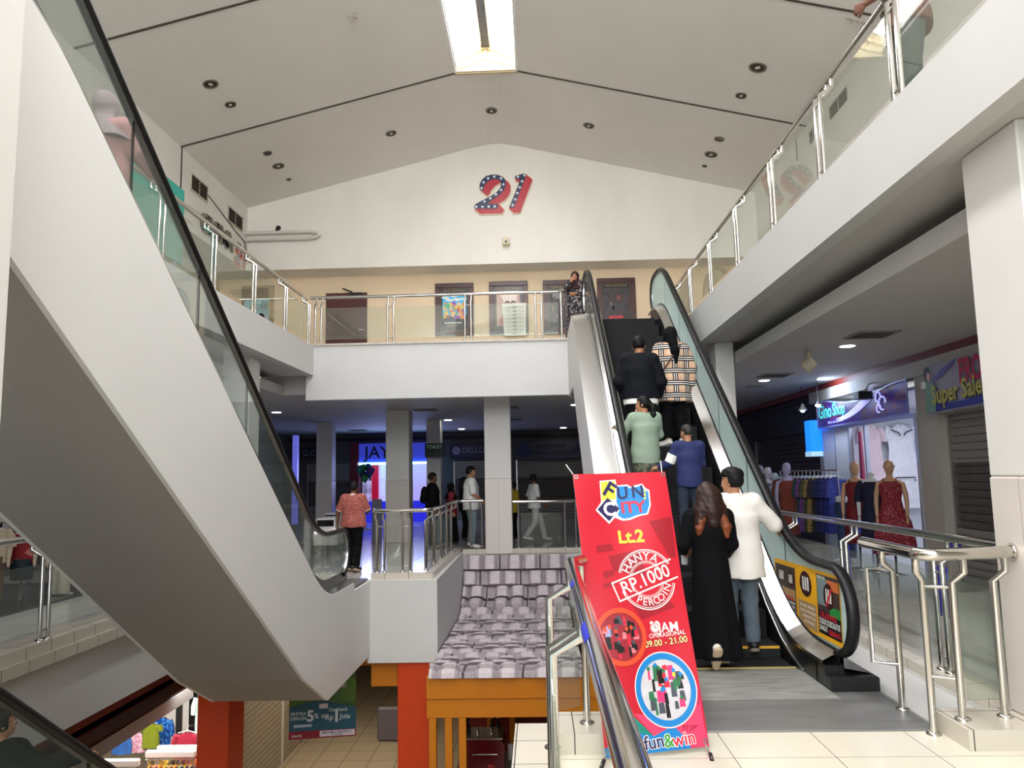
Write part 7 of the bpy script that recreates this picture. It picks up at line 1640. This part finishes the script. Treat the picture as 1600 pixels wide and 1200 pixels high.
class Person:
    BASE = dict(hipL=(-.088, 0, .90), hipR=(.088, 0, .90), kneeL=(-.095, .025, .50), kneeR=(.095, .025, .50), ankL=(-.1, -.015, .085), ankR=(.1, -.015, .085),
                shL=(-.172, -.012, 1.385), shR=(.172, -.012, 1.385), elL=(-.225, -.03, 1.12), elR=(.225, -.03, 1.12), wrL=(-.235, .035, .885), wrR=(.235, .035, .885))
    def __init__(s, x, y, z, yaw, H, label, pose=None, turn=0.0, nod=0.0, build=1.0, skin=None, toeL=None, toeR=None, lean=(0, 0), fine=True, group=None):
        s.k = H / 1.70; s.o = np.array((x, y, z)); s.R = rotz(yaw); s.skin = skin or SKIN; s.b = build; s.fine = fine
        s.J = {n: np.array(v, float) for n, v in s.BASE.items()}
        for n, v in (pose or {}).items(): s.J[n] = np.array(v, float)
        s.lean = np.array((lean[0], lean[1], 0.0))
        s.HR = rotz(turn) @ rotx(nod); s.neck = np.array((0, -.015, 1.44)) + s.lean; s.toe = {'L': toeL, 'R': toeR}
        s.t = thing('person', (x, y, z), label, 'person', group)
    def W(s, P): return (np.asarray(P) * s.k) @ s.R.T + s.o
    def hd(s, p): return s.neck + s.HR @ (np.array(p, float) - np.array((0, -.015, 1.44)))
    def torso(s, f, g=0.0):
        b = s.b; L = s.lean
        f.ell((0, 0, .93), (.158 * b + g, .112 * b + g, .125 + g)).ell(np.array((0, .0, 1.09)) + L * .4, (.138 * b + g, .1 * b + g, .17 + g), .06).ell(np.array((0, -.005, 1.27)) + L * .75, (.165 * b + g, .115 * b + g, .165 + g), .05)
        f.cone(s.J['shL'] * (.86, 1, 1), s.J['shR'] * (.86, 1, 1), .062 + g, .062 + g, .05)
    def legs(s, f, g=0.0, to=1.0, flare=0.0):
        for q in 'LR':
            h, k, a = s.J['hip' + q], s.J['knee' + q], s.J['ank' + q]
            f.cone(h, k, .088 * s.b + g, .06 + g, .03)
            e = k + (a - k) * to; f.cone(k, e, .058 + g, (.058 + (.036 - .058) * to) + g + flare, .02, to < 1 or flare > 0)
            if g == 0: f.ell(k + (a - k) * .3 + np.array((0, -.018, 0)), (.045, .05, .1), .03)
    def arm(s, f, q, g=0.0, upto=1.0, flat=False):
        sh, e, wr = s.J['sh' + q], s.J['el' + q], s.J['wr' + q]
        f.cone(sh, sh + (e - sh) * min(1, upto * 2), .052 * s.b + g, (.052 - .012 * min(1, upto * 2)) + g, .03, flat and upto <= 0.5)
        if upto > .5: f.cone(e, e + (wr - e) * (upto - .5) * 2, .041 + g, .041 - .014 * (upto - .5) * 2 + g, .02, flat)
    def part(s, f, name, mats, h, parent=None, smooth=True):
        v, fc = f.mesh(h); mb = MB(); mb.raw(s.W(v), fc, 0, smooth); return mb.build(name, mats, parent or s.t)
    def body(s, handL=None, handR=None, curl=(0.5, 0.5), h=None):
        h = h or (.0135 if s.fine else .02)
        f = SDF(); s.torso(f); s.legs(f); s.arm(f, 'L'); s.arm(f, 'R'); f.cone(s.neck + (0, -.01, -.06), s.hd((0, .0, 1.53)), .056, .05, .03)
        for q in 'LR':
            a = s.J['ank' + q]; d = s.toe[q]; d = np.array((0.02 if q == 'R' else -.02, .16, -.05)) if d is None else np.array(d, float)
            f.cone(a + (0, 0, -.02), a + d, .036, .026, .02)
        v, fc = f.mesh(h); mb = MB(); mb.raw(s.W(v), fc, 0)
        # head with face
        f = SDF(); H = s.hd; R = s.HR
        f.ell(H((0, .0, 1.605)), (.074, .092, .092), .02, R).ell(H((0, .028, 1.535)), (.056, .066, .072), .03, R).cone(H((0, .092, 1.592)), H((0, .108, 1.558)), .008, .013, .012).ell(H((0, .072, 1.51)), (.03, .026, .02), .02, R)
        f.ell(H((0, .084, 1.603)), (.05, .014, .012), .015, R).cone(H((0, -.02, 1.42)), H((0, -.005, 1.54)), .052, .05, .03)
        for q in (-1, 1):
            f.ell(H((q * .076, -.005, 1.578)), (.012, .02, .032), .008, R).ell(H((q * .036, .075, 1.555)), (.02, .015, .018), .02, R)
        f.ell(H((0, .09, 1.532)), (.024, .012, .008), .008, R)
        v, fc = f.mesh(.0075 if s.fine else .013); mb.raw(s.W(v), fc, 0)
        for q in (-1, 1):
            c = s.W(H((q * .031, .082, 1.585))); mb.ball(c, .012 * s.k, 10, 1); c = s.W(H((q * .031, .0895, 1.585))); mb.ball(c, .0075 * s.k, 8, 2)
            a, b = s.W(H((q * .015, .097, 1.604))), s.W(H((q * .052, .083, 1.604))); mb.tube([a, (a + b) / 2 + (0, 0, .005 * s.k), b], .004 * s.k, 6, 2)
        a = [s.W(H((x, .1 - 6 * x * x, 1.532 + .0 * x))) for x in (-.022, -.011, 0, .011, .022)]; mb.tube(a, [.002, .0045, .005, .0045, .002], 6, 3)
        # hands: palm bones, four fingers and a thumb each
        for q, hd_, cu in (('L', handL, curl[0]), ('R', handR, curl[1])):
            wr, e = s.J['wr' + q], s.J['el' + q]; d = unit(wr - e) if hd_ is None else unit(hd_[0]); sg = 1 if q == 'L' else -1
            pn = np.array((0.0 + sg * 1.0, 0.1, 0.0)) if hd_ is None else np.array(hd_[1], float)   # palm faces this way
            pn = unit(pn - d * (pn @ d)); sd = np.cross(d, pn) * sg     # towards the thumb
            f = SDF()
            for i in range(4):
                o = (1.5 - i) * .019; root = wr + d * (.082 - .006 * abs(i - 1)) + sd * o; L = (.068, .076, .072, .056)[i]
                f.cone(wr + sd * o * .5 + d * .008, root, .017, .0125, .012)
                b1 = cu * (0.9 + 0.08 * i); d1 = d * math.cos(b1) + pn * math.sin(b1); m1 = root + d1 * L * .45; d2 = d * math.cos(b1 * 2) + pn * math.sin(b1 * 2); m2 = m1 + d2 * L * .32; d3 = d * math.cos(b1 * 2.6) + pn * math.sin(b1 * 2.6)
                f.cone(root, m1, .0105, .0095, .004).cone(m1, m2, .0092, .0085, .004).cone(m2, m2 + d3 * L * .25, .0085, .007, .004)
            t0 = wr + d * .022 + sd * .022; t1 = t0 + unit(d * .7 + sd * .75 + pn * .25) * .042; t2 = t1 + unit(d * .9 + sd * .2 + pn * (.3 + cu * .5)) * .03; t3 = t2 + unit(d * .9 + pn * (.4 + cu * .6)) * .022
            f.cone(t0, t1, .017, .0125, .012).cone(t1, t2, .0115, .0105, .004).cone(t2, t3, .0105, .008, .004)
            v, fc = f.mesh(.0062 if s.fine else .009); mb.raw(s.W(v), fc, 0)
        mb.build('body', [s.skin, EYEW, EYEM, LIP], s.t); return s
    def top(s, m_, hem=.86, sleeve=.5, g=.022, neck_r=.085, neck_z=1.47, name='shirt', flare=0.0, wr=.004, h=None, ph=0.0, mats=None, hemz=None, collar=None, loose=0.0):
        f = SDF(); s.torso(f, g)
        if hem < .92: f.skirt((0, 0, 0), hem - .03, 1.24, (.128 * s.b + g + loose * .6, .088 * s.b + g + loose * .6), (.172 * s.b + g + flare + loose, .125 * s.b + g + flare + loose), 0, .09, (0, 0))
        for q in 'LR':
            if sleeve > 0: s.arm(f, q, g * .95 + loose * .3, sleeve, True)
        f.fold = wrinkle(wr, 15, ph + s.o[0])
        f.cut(lambda P: hem - P[:, 2] + .006 * np.sin(P[:, 0] * 20 + P[:, 1] * 14)); nk = s.neck + np.array((0, .02, .045))
        f.cut(lambda P: neck_r - np.linalg.norm((P - nk) * (1, 1, 1.1), axis=1)); 
        o = s.part(f, name, m_, h or (.0125 if s.fine else .019))
        if collar is not None:
            n = 20; ring = lambda r, z, dz: [s.W(s.neck + np.array((r * math.cos(2 * math.pi * i / n), r * .95 * math.sin(2 * math.pi * i / n), z + dz * math.sin(2 * math.pi * i / n)))) for i in range(n + 1)]
            mb = MB(); mb.strip(ring(.098, -.035, -.03), ring(.07, .025, -.02), 0, True); mb.strip(ring(.07, .025, -.02), ring(.062, -.02, -.02), 0, True); mb.build('collar', collar, o)
        return o
    def trousers(s, m_, g=.016, to=.93, flare=0.012, name='trousers', waist=.99):
        f = SDF(); f.ell((0, 0, .93), (.158 * s.b + g, .112 * s.b + g, .125 + g)); s.legs(f, g, to, flare); f.fold = wrinkle(.0035, 22, s.o[1]); f.cut(lambda P: P[:, 2] - waist); return s.part(f, name, m_, .013 if s.fine else .02)
    def skirt(s, m_, z0, z1=1.0, r1=(.26, .22), folds=9, name='skirt', lean=(0, 0), r0=None, amp=.06):
        f = SDF(); f.skirt((0, 0, 0), z0, z1, r0 or (.15 * s.b + .02, .11 * s.b + .02), r1, folds, .02, lean, amp); return s.part(f, name, m_, .015 if s.fine else .022)
    def shoes(s, m_, sole=None, name='shoe', g=.012):
        for q in 'LR':
            a = s.J['ank' + q]; d = s.toe[q]; d = np.array((0.02 if q == 'R' else -.02, .165, -.052)) if d is None else np.array(d, float) * 1.03
            up = unit(np.cross(np.array((1.0, 0, 0)), d)); 
            f = SDF(); f.cone(a + up * -.012 - d * .12, a + up * -.03 + d * .3, .046, .046, .02).cone(a + up * -.03 + d * .3, a + d + up * .0, .047, .034, .02)
            nb = a + up * -.047; f.cut(lambda P, nb=nb, up=up: (nb - P) @ up); f.cut(lambda P, a=a, up=up: (P - a - up * .03) @ up)
            o = s.part(f, name, m_, .0115 if s.fine else .017)
            if sole is not None:
                f = SDF(); f.cone(a - up * .05 - d * .14, a - up * .05 + d * .4, .046, .05, .02).cone(a - up * .05 + d * .4, a - up * .05 + d * 1.02, .05, .036, .02); f.cut(lambda P, a=a, up=up: (P - a + up * .04) @ up); f.cut(lambda P, a=a, up=up: (a - up * .072 - P) @ up); s.part(f, 'sole', sole, .0115, o)
    def hair(s, m_=None, kind='short', g=.014, extra=None, name='hair'):
        f = SDF(); H = s.hd; R = s.HR; m_ = m_ or HAIR
        f.ell(H((0, -.004, 1.612)), (.076 + g, .094 + g, .094 + g), .02, R)
        Ri = R; nk = s.neck; base = np.array((0, -.015, 1.44))
        loc = lambda P: (P - nk) @ Ri + base
        if kind in ('short', 'boy'): f.cut(lambda P: (lambda q: np.maximum(np.minimum(q[:, 1] - .012, 1.635 - q[:, 2]), 1.545 + .01 * (kind == 'boy') - q[:, 2] + np.maximum(0, q[:, 1]) * .6))(loc(P)))
        elif kind == 'quiff': f.ell(H((0, .035, 1.668)), (.07, .062, .058), .03, R).ell(H((0, -.03, 1.66)), (.08, .085, .066), .03, R); f.cut(lambda P: (lambda q: np.maximum(np.minimum(q[:, 1] - .0, 1.64 - q[:, 2]), 1.535 - q[:, 2] + np.maximum(0, q[:, 1] + .02) * .9))(loc(P)))
        else: f.cut(lambda P: (lambda q: np.minimum(q[:, 1] - .03, 1.645 - q[:, 2]))(loc(P)))
        for e in (extra or []): f.chain([H(p) if e[2] else np.array(p, float) + s.lean for p in e[0]], e[1], .03)
        f.fold = wrinkle(.0025, 60, 1.0); return s.part(f, name, m_, .009 if s.fine else .014)
    def scarf(s, m_, tail=None, drape=True, name='headscarf', g=.02):
        f = SDF(); H = s.hd; R = s.HR
        f.ell(H((0, -.006, 1.608)), (.078 + g, .096 + g, .096 + g), .02, R).cone(H((0, -.0, 1.56)), H((0, -.0, 1.49)), .085, .092, .03)
        if drape: f.skirt(tuple(s.neck * (1, 1, 0)), 1.27, 1.46, (.1, .1), (.265, .2), 7, .05)
        for e in (tail or []): f.chain([np.array(p, float) + s.lean for p in e[0]], e[1], .03)
        nk = s.neck; base = np.array((0, -.015, 1.44)); fc = lambda P: (P - nk) @ R + base
        f.cut(lambda P: (lambda q: .058 - np.sqrt((q[:, 0]) ** 2 + ((q[:, 2] - 1.575) * .78) ** 2) - np.maximum(0, .03 - q[:, 1]) * 5)(fc(P)))
        f.fold = wrinkle(.003, 34, 2.0); return s.part(f, name, m_, .0105 if s.fine else .015)

def plaid_mat():
    m = bpy.data.materials.new('plaid_cloth'); m.use_nodes = True; nt = m.node_tree; b = nt.nodes['Principled BSDF']; b.inputs['Roughness'].default_value = 0.85
    tc = nt.nodes.new('ShaderNodeTexCoord'); sx = nt.nodes.new('ShaderNodeSeparateXYZ'); nt.links.new(tc.outputs['Object'], sx.inputs[0]); prev = None
    def stripes(axis, period, off, width, col, base):
        a = nt.nodes.new('ShaderNodeMath'); a.operation = 'ADD'; a.inputs[1].default_value = 50 + off; nt.links.new(sx.outputs[axis], a.inputs[0])
        md = nt.nodes.new('ShaderNodeMath'); md.operation = 'MODULO'; md.inputs[1].default_value = period; nt.links.new(a.outputs[0], md.inputs[0])
        lt = nt.nodes.new('ShaderNodeMath'); lt.operation = 'LESS_THAN'; lt.inputs[1].default_value = width; nt.links.new(md.outputs[0], lt.inputs[0])
        mx = nt.nodes.new('ShaderNodeMix'); mx.data_type = 'RGBA'; nt.links.new(lt.outputs[0], mx.inputs[0]); mx.inputs[7].default_value = lin(col)
        if base is None: mx.inputs[6].default_value = lin((214, 182, 150))
        else: nt.links.new(base, mx.inputs[6])
        return mx.outputs[2]
    c = None
    for ax in (0, 2):
        for off, w_, col in ((0.0, .012, (238, 232, 224)), (.028, .012, (238, 232, 224)), (.012, .017, (20, 17, 19)), (-.016, .017, (20, 17, 19)), (.040, .017, (20, 17, 19)), (-.085, .004, (170, 60, 50))): c = stripes(ax, .165, -off, w_, col, c)
    nt.links.new(c, b.inputs['Base Color']); return m
BLACKC = mat('black_cloth', (9, 10, 13), 0.85, var=0.3, vscale=12, spec=0.15); NAVYC = mat('navy_black_cloth', (11, 14, 22), 0.8, var=0.3, vscale=10, spec=0.2); DENIM = mat('grey_denim', (86, 98, 108), 0.85, var=0.25, vscale=14); DKDENIM = mat('dark_denim', (36, 46, 64), 0.85, var=0.35, vscale=12)
WSHIRT = mat('white_shirt_cloth', (226, 220, 212), 0.8, var=0.04, vscale=8); SHOEW = mat('white_sneaker', (224, 218, 206), 0.6, var=0.1); SHOEB = mat('black_shoe', (20, 19, 20), 0.5); SOLE = mat('tan_sole', (196, 170, 140), 0.7)

# 1 the woman in long black, stepping on
p = Person(1.50, 6.98, 0.018, 0.06, 1.57, 'woman with long brown hair in a long black dress stepping onto the escalator', dict(elL=(-.25, -.02, 1.14), wrL=(-.2, .2, 1.06), elR=(.22, .02, 1.13), wrR=(.2, .2, 1.0), kneeL=(-.06, .06, .5), ankL=(-.03, -.17, .20), kneeR=(.1, .06, .5), ankR=(.1, .04, .09)), toeL=(.0, .085, -.135), turn=0.12, build=.96)
p.body(handL=((.35, .9, -.1), (1, -.2, 0)), curl=(.9, .6)); p.skirt(BLACKC, .1, 1.08, (.25, .21), 8, 'long_dress', (0.02, -.02), amp=.05); p.top(BLACKC, hem=.98, sleeve=.97, g=.026, name='jacket', neck_r=.075, wr=.004); p.shoes(SHOEW, SOLE)
BROWNH = mat('brown_hair', (58, 32, 25), 0.5, spec=0.3, var=0.5, vscale=9, stretch=(6, 6, 0.25), col2=(28, 16, 14)); ORH = mat('copper_hair_ends', (150, 80, 42), 0.5, spec=0.3, var=0.5, vscale=9, stretch=(6, 6, 0.25), col2=(80, 40, 24))
p.hair(BROWNH, 'long', .02, [([(-.05, -.05, 1.6), (-.085, -.06, 1.46), (-.12, -.085, 1.33)], [.07, .07, .05], True), ([(.05, -.05, 1.6), (.09, -.06, 1.46), (.12, -.09, 1.33)], [.07, .07, .055], True), ([(0, -.07, 1.6), (0, -.09, 1.46), (.0, -.12, 1.34)], [.08, .09, .06], True)])
f = SDF(); f.chain([p.hd(q) for q in ((.1, -.09, 1.4), (.13, -.11, 1.3), (.13, -.12, 1.22))], [.05, .05, .03]); f.chain([p.hd(q) for q in ((-.1, -.09, 1.38), (-.13, -.1, 1.29), (-.14, -.1, 1.24))], [.045, .04, .02]); f.fold = wrinkle(.003, 50); p.part(f, 'hair_ends', ORH, .011)
q = p.W(p.J['wrL'] + np.array((.03, .1, -.04)))
t = thing('drink_bottle', q + V(0, 0, -.1), 'small clear plastic bottle with a white cap in the hand of the woman in black', 'bottle')
MB().lathe([(0.0, 0), (.03, 0), (.032, .02), (.03, .1), (.032, .12), (.012, .17), (.012, .185)], q + V(0, 0, -.1), 14).build('body', mat('clear_plastic', (206, 206, 208), 0.15), t); MB().lathe([(.015, 0), (.015, .025), (0, .027)], q + V(0, 0, .082), 12).build('cap', PW, t)
# 2 the man in white
p = Person(1.83, 7.32, 0.05, 0.0, 1.66, 'man in a loose white shirt and grey jeans holding the right handrail', dict(elR=(.36, .03, 1.18), wrR=(.49, .21, 1.12), elL=(-.24, .03, 1.12), wrL=(-.22, .2, .98)), turn=0.85, nod=-.05, build=1.05)
p.body(handR=((.15, .95, -.2), (-.1, -.15, -1)), curl=(.5, .55)); p.trousers(DENIM, g=.018, to=.95); p.top(WSHIRT, hem=.70, sleeve=.58, g=.032, flare=.035, collar=WSHIRT, neck_r=.07, wr=.005, loose=.012); p.shoes(SHOEB, mat('grey_sole', (120, 112, 100), 0.7)); p.hair(None, 'quiff', .016)
# 3 boy
YAMB = mat('boy_blue', (32, 40, 92), 0.8, var=0.15, vscale=10)
p = Person(1.70, 8.77, ER.nose(1.6, .35) + .006, 0.0, 1.31, 'small boy in a dark blue long sleeved top with a white sleeve patch', dict(elL=(-.27, .03, 1.16), wrL=(-.42, .16, 1.09), elR=(.2, .08, 1.15), wrR=(.05, .26, 1.34)), turn=0.5, build=.88)
p.body(handL=((-.6, .6, 0), (.3, .1, -1)), curl=(.5, .9)); p.trousers(DKDENIM, to=.95); p.top(YAMB, hem=.80, sleeve=.97, g=.026, neck_r=.075); p.shoes(SHOEB, SOLE); p.hair(mat('boy_hair', (34, 27, 24), 0.6, var=0.3, vscale=40), 'boy', .009)
mb = MB(); a, b = p.J['shL'], p.J['elL']; d = unit(b - a); c0 = a + d * .12; c1 = a + d * .25; n = 20; s1 = unit(np.cross(d, (0, 1, 0))); s2 = np.cross(d, s1)
mb.strip([p.W(c0 + (s1 * math.cos(i * .314) + s2 * math.sin(i * .314)) * .082) for i in range(n + 1)], [p.W(c1 + (s1 * math.cos(i * .314) + s2 * math.sin(i * .314)) * .077) for i in range(n + 1)], 0, True); mb.build('sleeve_patch', PW, p.t)
# 4 girl in sage green
SAGE = mat('sage_cloth', (142, 160, 140), 0.8, var=0.08, vscale=9)
p = Person(1.28, 9.17, ER.nose(2.0, .35) + .006, 0.1, 1.40, 'girl with a black ponytail in a sage green sweater, left hand on the handrail', dict(elL=(-.30, .08, 1.19), wrL=(-.34, .25, 1.31), elR=(.22, .08, 1.16), wrR=(-.02, .235, 1.41)), turn=1.05, build=.95)
p.body(handL=((-.1, .9, .0), (.1, .1, -1)), handR=((-.4, .2, .8), (-.3, -.8, .2)), curl=(.55, 1.0)); p.skirt(art_mat('green_plaid_skirt', [(40, 50, 40), (86, 92, 70), (30, 36, 34), (100, 96, 80)], 22, rough=.8), .34, 1.0, (.23, .2), 9); p.top(SAGE, hem=.74, sleeve=.95, g=.032, neck_r=.075, flare=.015, wr=.005); p.shoes(SHOEB, SOLE)
p.hair(None, 'tied', .012, [([(0, -.1, 1.6), (.0, -.14, 1.54), (.0, -.14, 1.44), (-.01, -.12, 1.34)], [.035, .034, .04, .022], True)])
mb = MB(); mb.ball(p.W(p.hd((0, -.115, 1.585))), (.022, .022, .022), 10); mb.build('hair_tie', PW, p.t)
q = p.W(p.J['wrR'] + np.array((-.03, .0, .09))); tag(MB().bbox(q[0] - .02, q[0] + .02, q[1] - .01, q[1] + .02, q[2] - .03, q[2] + .04, .008).build('snack', mat('pale_snack', (226, 190, 150), .6)), 'small pale snack in the raised hand of the girl in sage green', 'food')
# 5 the woman in plaid
PLAID = plaid_mat()
p = Person(1.84, 10.37, ER.nose(3.2, .35) + .006, 0.0, 1.61, 'woman in a black headscarf and a long tan plaid shirt on the upper steps', dict(elR=(.27, -.03, 1.1), wrR=(.26, .04, .84), elL=(-.26, -.02, 1.1), wrL=(-.24, .1, .88)), turn=-.05, build=1.02, toeL=(-.13, .09, -.05), toeR=(.04, .16, -.05))
p.body(curl=(.4, .5)); p.trousers(BLACKC, g=.03, to=.9, flare=.03); p.top(PLAID, hem=.63, sleeve=.95, g=.034, flare=.05, neck_r=.07, wr=.005, loose=.02, name='plaid_shirt'); p.shoes(SHOEW, PW)
p.scarf(BLACKC, [([(0, -.09, 1.58), (.01, -.13, 1.45), (.03, -.155, 1.34), (.035, -.15, 1.18)], [.07, .06, .06, .03])], drape=False)
mb = MB(); mb.tube([p.W(q) for q in ((.12, -.13, 1.44), (.02, -.18, 1.3), (-.1, -.19, 1.14), (-.19, -.12, 1.0))], .011, 8); mb.build('bag_strap', mat('strap_brown', (70, 44, 36), .6), p.t)
# 6 the man in navy
p = Person(1.35, 9.95, ER.nose(2.8, .35) + .006, 0.0, 1.70, 'man in a navy black shirt with a white hem showing, beside the woman in plaid', dict(elL=(-.27, -.02, 1.12), wrL=(-.2, .16, 1.0), elR=(.27, -.02, 1.1), wrR=(.24, .12, .93)), turn=-.35, build=1.04)
p.body(); p.trousers(BLACKC, g=.024, to=.95); p.top(PW, hem=.81, sleeve=0, g=.03, name='undershirt', flare=.02); p.top(NAVYC, hem=.88, sleeve=.97, g=.038, neck_r=.07, collar=NAVYC, flare=.03, wr=.005, name='jacket'); p.shoes(SHOEB, SOLE); p.hair(None, 'short', .012)
# 7 girl leaning at the top
DARKFL = art_mat('dark_floral_cloth', [(28, 24, 26), (80, 76, 78), (30, 26, 30), (150, 140, 140)], 26, rough=.8)
p = Person(0.92, 16.55, 4.5, math.pi * .93, 1.60, 'girl in a dark headscarf, chin on hand, at the top of the escalator', dict(elR=(.2, .2, 1.25), wrR=(.05, .22, 1.44), elL=(-.2, .16, 1.18), wrL=(-.05, .24, 1.14)), nod=-.1, skin=SKIN)
p.body(handR=((-.2, .1, 1), (-.3, -1, 0)), curl=(.4, .9)); p.skirt(DARKFL, .08, 1.05, (.26, .22), 8, 'long_skirt'); p.top(DARKFL, hem=.8, sleeve=.95, g=.028); p.shoes(SHOEB, SOLE); p.scarf(mat('maroon_scarf', (50, 20, 26), .8), drape=True)
# 8 woman on the left escalator
p = Person(-3.36, 5.72, EL.nose(4.8, .35) + .006, 0.0, 1.62, 'woman in a pale headscarf and pink blouse riding the left escalator', dict(elR=(.26, .06, 1.2), wrR=(.33, .25, 1.05), elL=(-.24, -.02, 1.12), wrL=(-.2, .15, 1.0)), turn=-.1, build=1.05)
PINKC = mat('dusty_pink_cloth', (206, 150, 150), .8, var=.1)
p.body(handR=((.1, .95, -.2), (-.1, 0, -1)), curl=(.5, .6)); p.trousers(DKDENIM, to=.95); p.top(PINKC, hem=.72, sleeve=.95, g=.03, flare=.03); p.shoes(SHOEB, SOLE); p.scarf(mat('mauve_grey_scarf', (164, 146, 148), .8, var=.12, vscale=14), drape=True)
# 9 man at the upper right railing
p = Person(3.2, 6.2, 4.506, math.pi * .42, 1.68, 'man in a brown shirt and grey trousers leaning on the upper right railing', dict(elL=(-.24, .14, 1.14), wrL=(-.1, .34, 1.1), elR=(.26, -.1, 1.12), wrR=(.24, .06, .93)), build=1.12, skin=SKIN_D, lean=(0, .05))
p.body(curl=(.8, .5)); p.trousers(mat('grey_trousers', (92, 96, 92), .85, var=.2, vscale=10), g=.026, to=.95); p.top(mat('brown_shirt', (122, 88, 76), .85, var=.15), hem=.84, sleeve=.5, g=.03, neck_r=.08, flare=.02); p.shoes(SHOEB, SOLE); p.hair(None, 'short', .012)
# 10 man in the pink red polo shirt
POLO = art_mat('polo_print', [(160, 84, 74), (164, 88, 78), (158, 82, 72), (190, 120, 108), (162, 86, 76), (160, 84, 74)], 60, rough=.85)
p = Person(-3.42, 14.35, 0.006, -.12, 1.63, 'man in a salmon red polo shirt and dark trousers walking away from the left escalator', dict(elR=(.27, .06, 1.14), wrR=(.2, .28, 1.12), elL=(-.29, -.04, 1.13), wrL=(-.33, .02, .9), kneeL=(-.1, .08, .5), ankL=(-.1, .06, .085), kneeR=(.1, -.02, .5), ankR=(.1, -.12, .1)), turn=-.2, build=1.14, skin=SKIN_D)
p.body(); p.trousers(BLACKC, to=.96); p.top(POLO, hem=.84, sleeve=.46, g=.03, neck_r=.075, flare=.025, collar=mat('collar_pale', (226, 200, 190), .8)); p.shoes(SHOEB, SOLE); p.hair(None, 'short', .014)
mb = MB()
for q in 'LR':
    a, b = p.J['sh' + q], p.J['el' + q]; d = unit(b - a); c0 = a + (b - a) * .92; s1 = unit(np.cross(d, (0, 1, 0))); s2 = np.cross(d, s1); mb.tube([p.W(c0 + (s1 * math.cos(i * .314) + s2 * math.sin(i * .314)) * .069) for i in range(20)], .007, 6, closed=True)
mb.build('sleeve_trim', mat('collar_pale', (226, 200, 190), .8), p.t)
# ---- people far back on the middle floor ----
WALK = dict(kneeL=(-.09, .2, .52), ankL=(-.1, .3, .1), kneeR=(.09, -.02, .5), ankR=(.1, -.28, .14), elL=(-.23, -.1, 1.13), wrL=(-.24, -.06, .9), elR=(.23, .02, 1.12), wrR=(.24, .18, .95))
p = Person(-2.58, 19.0, 0.006, -1.3, 1.79, 'man in dark clothes with a backpack walking at the back', dict(), turn=.1, skin=SKIN_D, fine=False, build=1.1)
p.body(); p.trousers(mat('dark_grey_cloth', (74, 76, 80), .85), to=.95); p.top(BLACKC, hem=.82, sleeve=.95, g=.03); p.shoes(SHOEB); p.hair(None, 'short', .014)  # trousers in plain dark grey cloth
f = SDF(); f.ell((0, -.19, 1.2), (.13, .09, .2)).ell((0, -.22, 1.1), (.12, .08, .1)); p.part(f, 'backpack', BLACKC, .018)
p = Person(-2.2, 19.7, 0.006, -1.4, 1.52, 'woman in a dark headscarf and red blouse behind the man with the backpack', dict(), fine=False)
p.body(); p.skirt(BLACKC, .08, 1.05, (.24, .2), 8, 'long_skirt'); p.top(mat('red_blouse', (124, 26, 34), .8), hem=.78, sleeve=.95, g=.03); p.shoes(SHOEB); p.scarf(BLACKC)
p = Person(-1.93, 20.4, 0.006, -1.4, 1.66, 'dark haired person in black, left of the man in striped tee', dict(), fine=False, skin=SKIN_D)
p.body(); p.trousers(BLACKC, to=.95); p.top(BLACKC, hem=.8, sleeve=.95, g=.03); p.shoes(SHOEB); p.hair(None, 'long', .018, [([(0, -.07, 1.6), (0, -.08, 1.46), (0, -.09, 1.32)], [.08, .08, .06], True)])
p = Person(-1.6, 18.6, 0.006, -1.35, 1.92, 'man in a white tee with teal stripes, left of the tall white column', dict(elR=(.26, .02, 1.12), wrR=(.22, .2, .98)), fine=False, skin=SKIN, build=1.1)
TEEW = mat('white_tee', (220, 220, 216), .8); TEAL = mat('teal_stripe', (70, 130, 130), .8)
p.body(); p.trousers(mat('light_denim', (120, 136, 146), .85), to=.95); o = p.top(TEEW, hem=.8, sleeve=.5, g=.03, flare=.02); p.shoes(SHOEW); p.hair(None, 'short', .012)
for z0, z1 in ((1.13, 1.16), (1.19, 1.22)):
    f = SDF(); p.torso(f, .0335); f.cut(lambda P, z0=z0: z0 - P[:, 2]); f.cut(lambda P, z1=z1: P[:, 2] - z1); p.part(f, 'stripe', TEAL, .011, o)
p = Person(-0.66, 20.6, 0.006, 1.2, 1.52, 'person in a yellow top half hidden behind the tall white column', dict(), fine=False, skin=SKIN_D)
p.body(); p.trousers(BLACKC, to=.95); p.top(mat('yellow_top', (206, 176, 50), .8), hem=.8, sleeve=.9, g=.03); p.shoes(SHOEB); p.hair(None, 'long', .016)
p = Person(-0.1, 20.0, 0.006, -1.25, 1.70, 'man in a plain white tee and pale trousers walking right of the column', WALK, turn=.9, fine=False, skin=SKIN_D)
p.body(); p.trousers(mat('pale_trousers', (186, 184, 176), .85), to=.95); p.top(TEEW, hem=.84, sleeve=.48, g=.026, flare=.015); p.shoes(SHOEW); p.hair(None, 'short', .012)
# woman on the lower escalator
p = Person(-3.78, 5.49, EB.nose(4.8, .35) + .006, 0.0, 1.50, 'woman with tied up black hair riding the lower escalator in the corner', dict(elR=(.3, .1, 1.2), wrR=(.5, .32, 1.24)), turn=-.7, skin=SKIN)
p.body(handR=((.3, .9, -.1), (0, 0, -1)), curl=(.5, .6)); p.trousers(BLACKC, to=.95); p.top(BLACKC, hem=.78, sleeve=.95, g=.03); p.shoes(SHOEB, SOLE); p.hair(None, 'tied', .016, [([(0, -.08, 1.66), (.01, -.1, 1.7)], [.05, .05], True), ([(.0, -.1, 1.6), (.03, -.12, 1.5), (.04, -.11, 1.4)], [.05, .045, .02], True)])
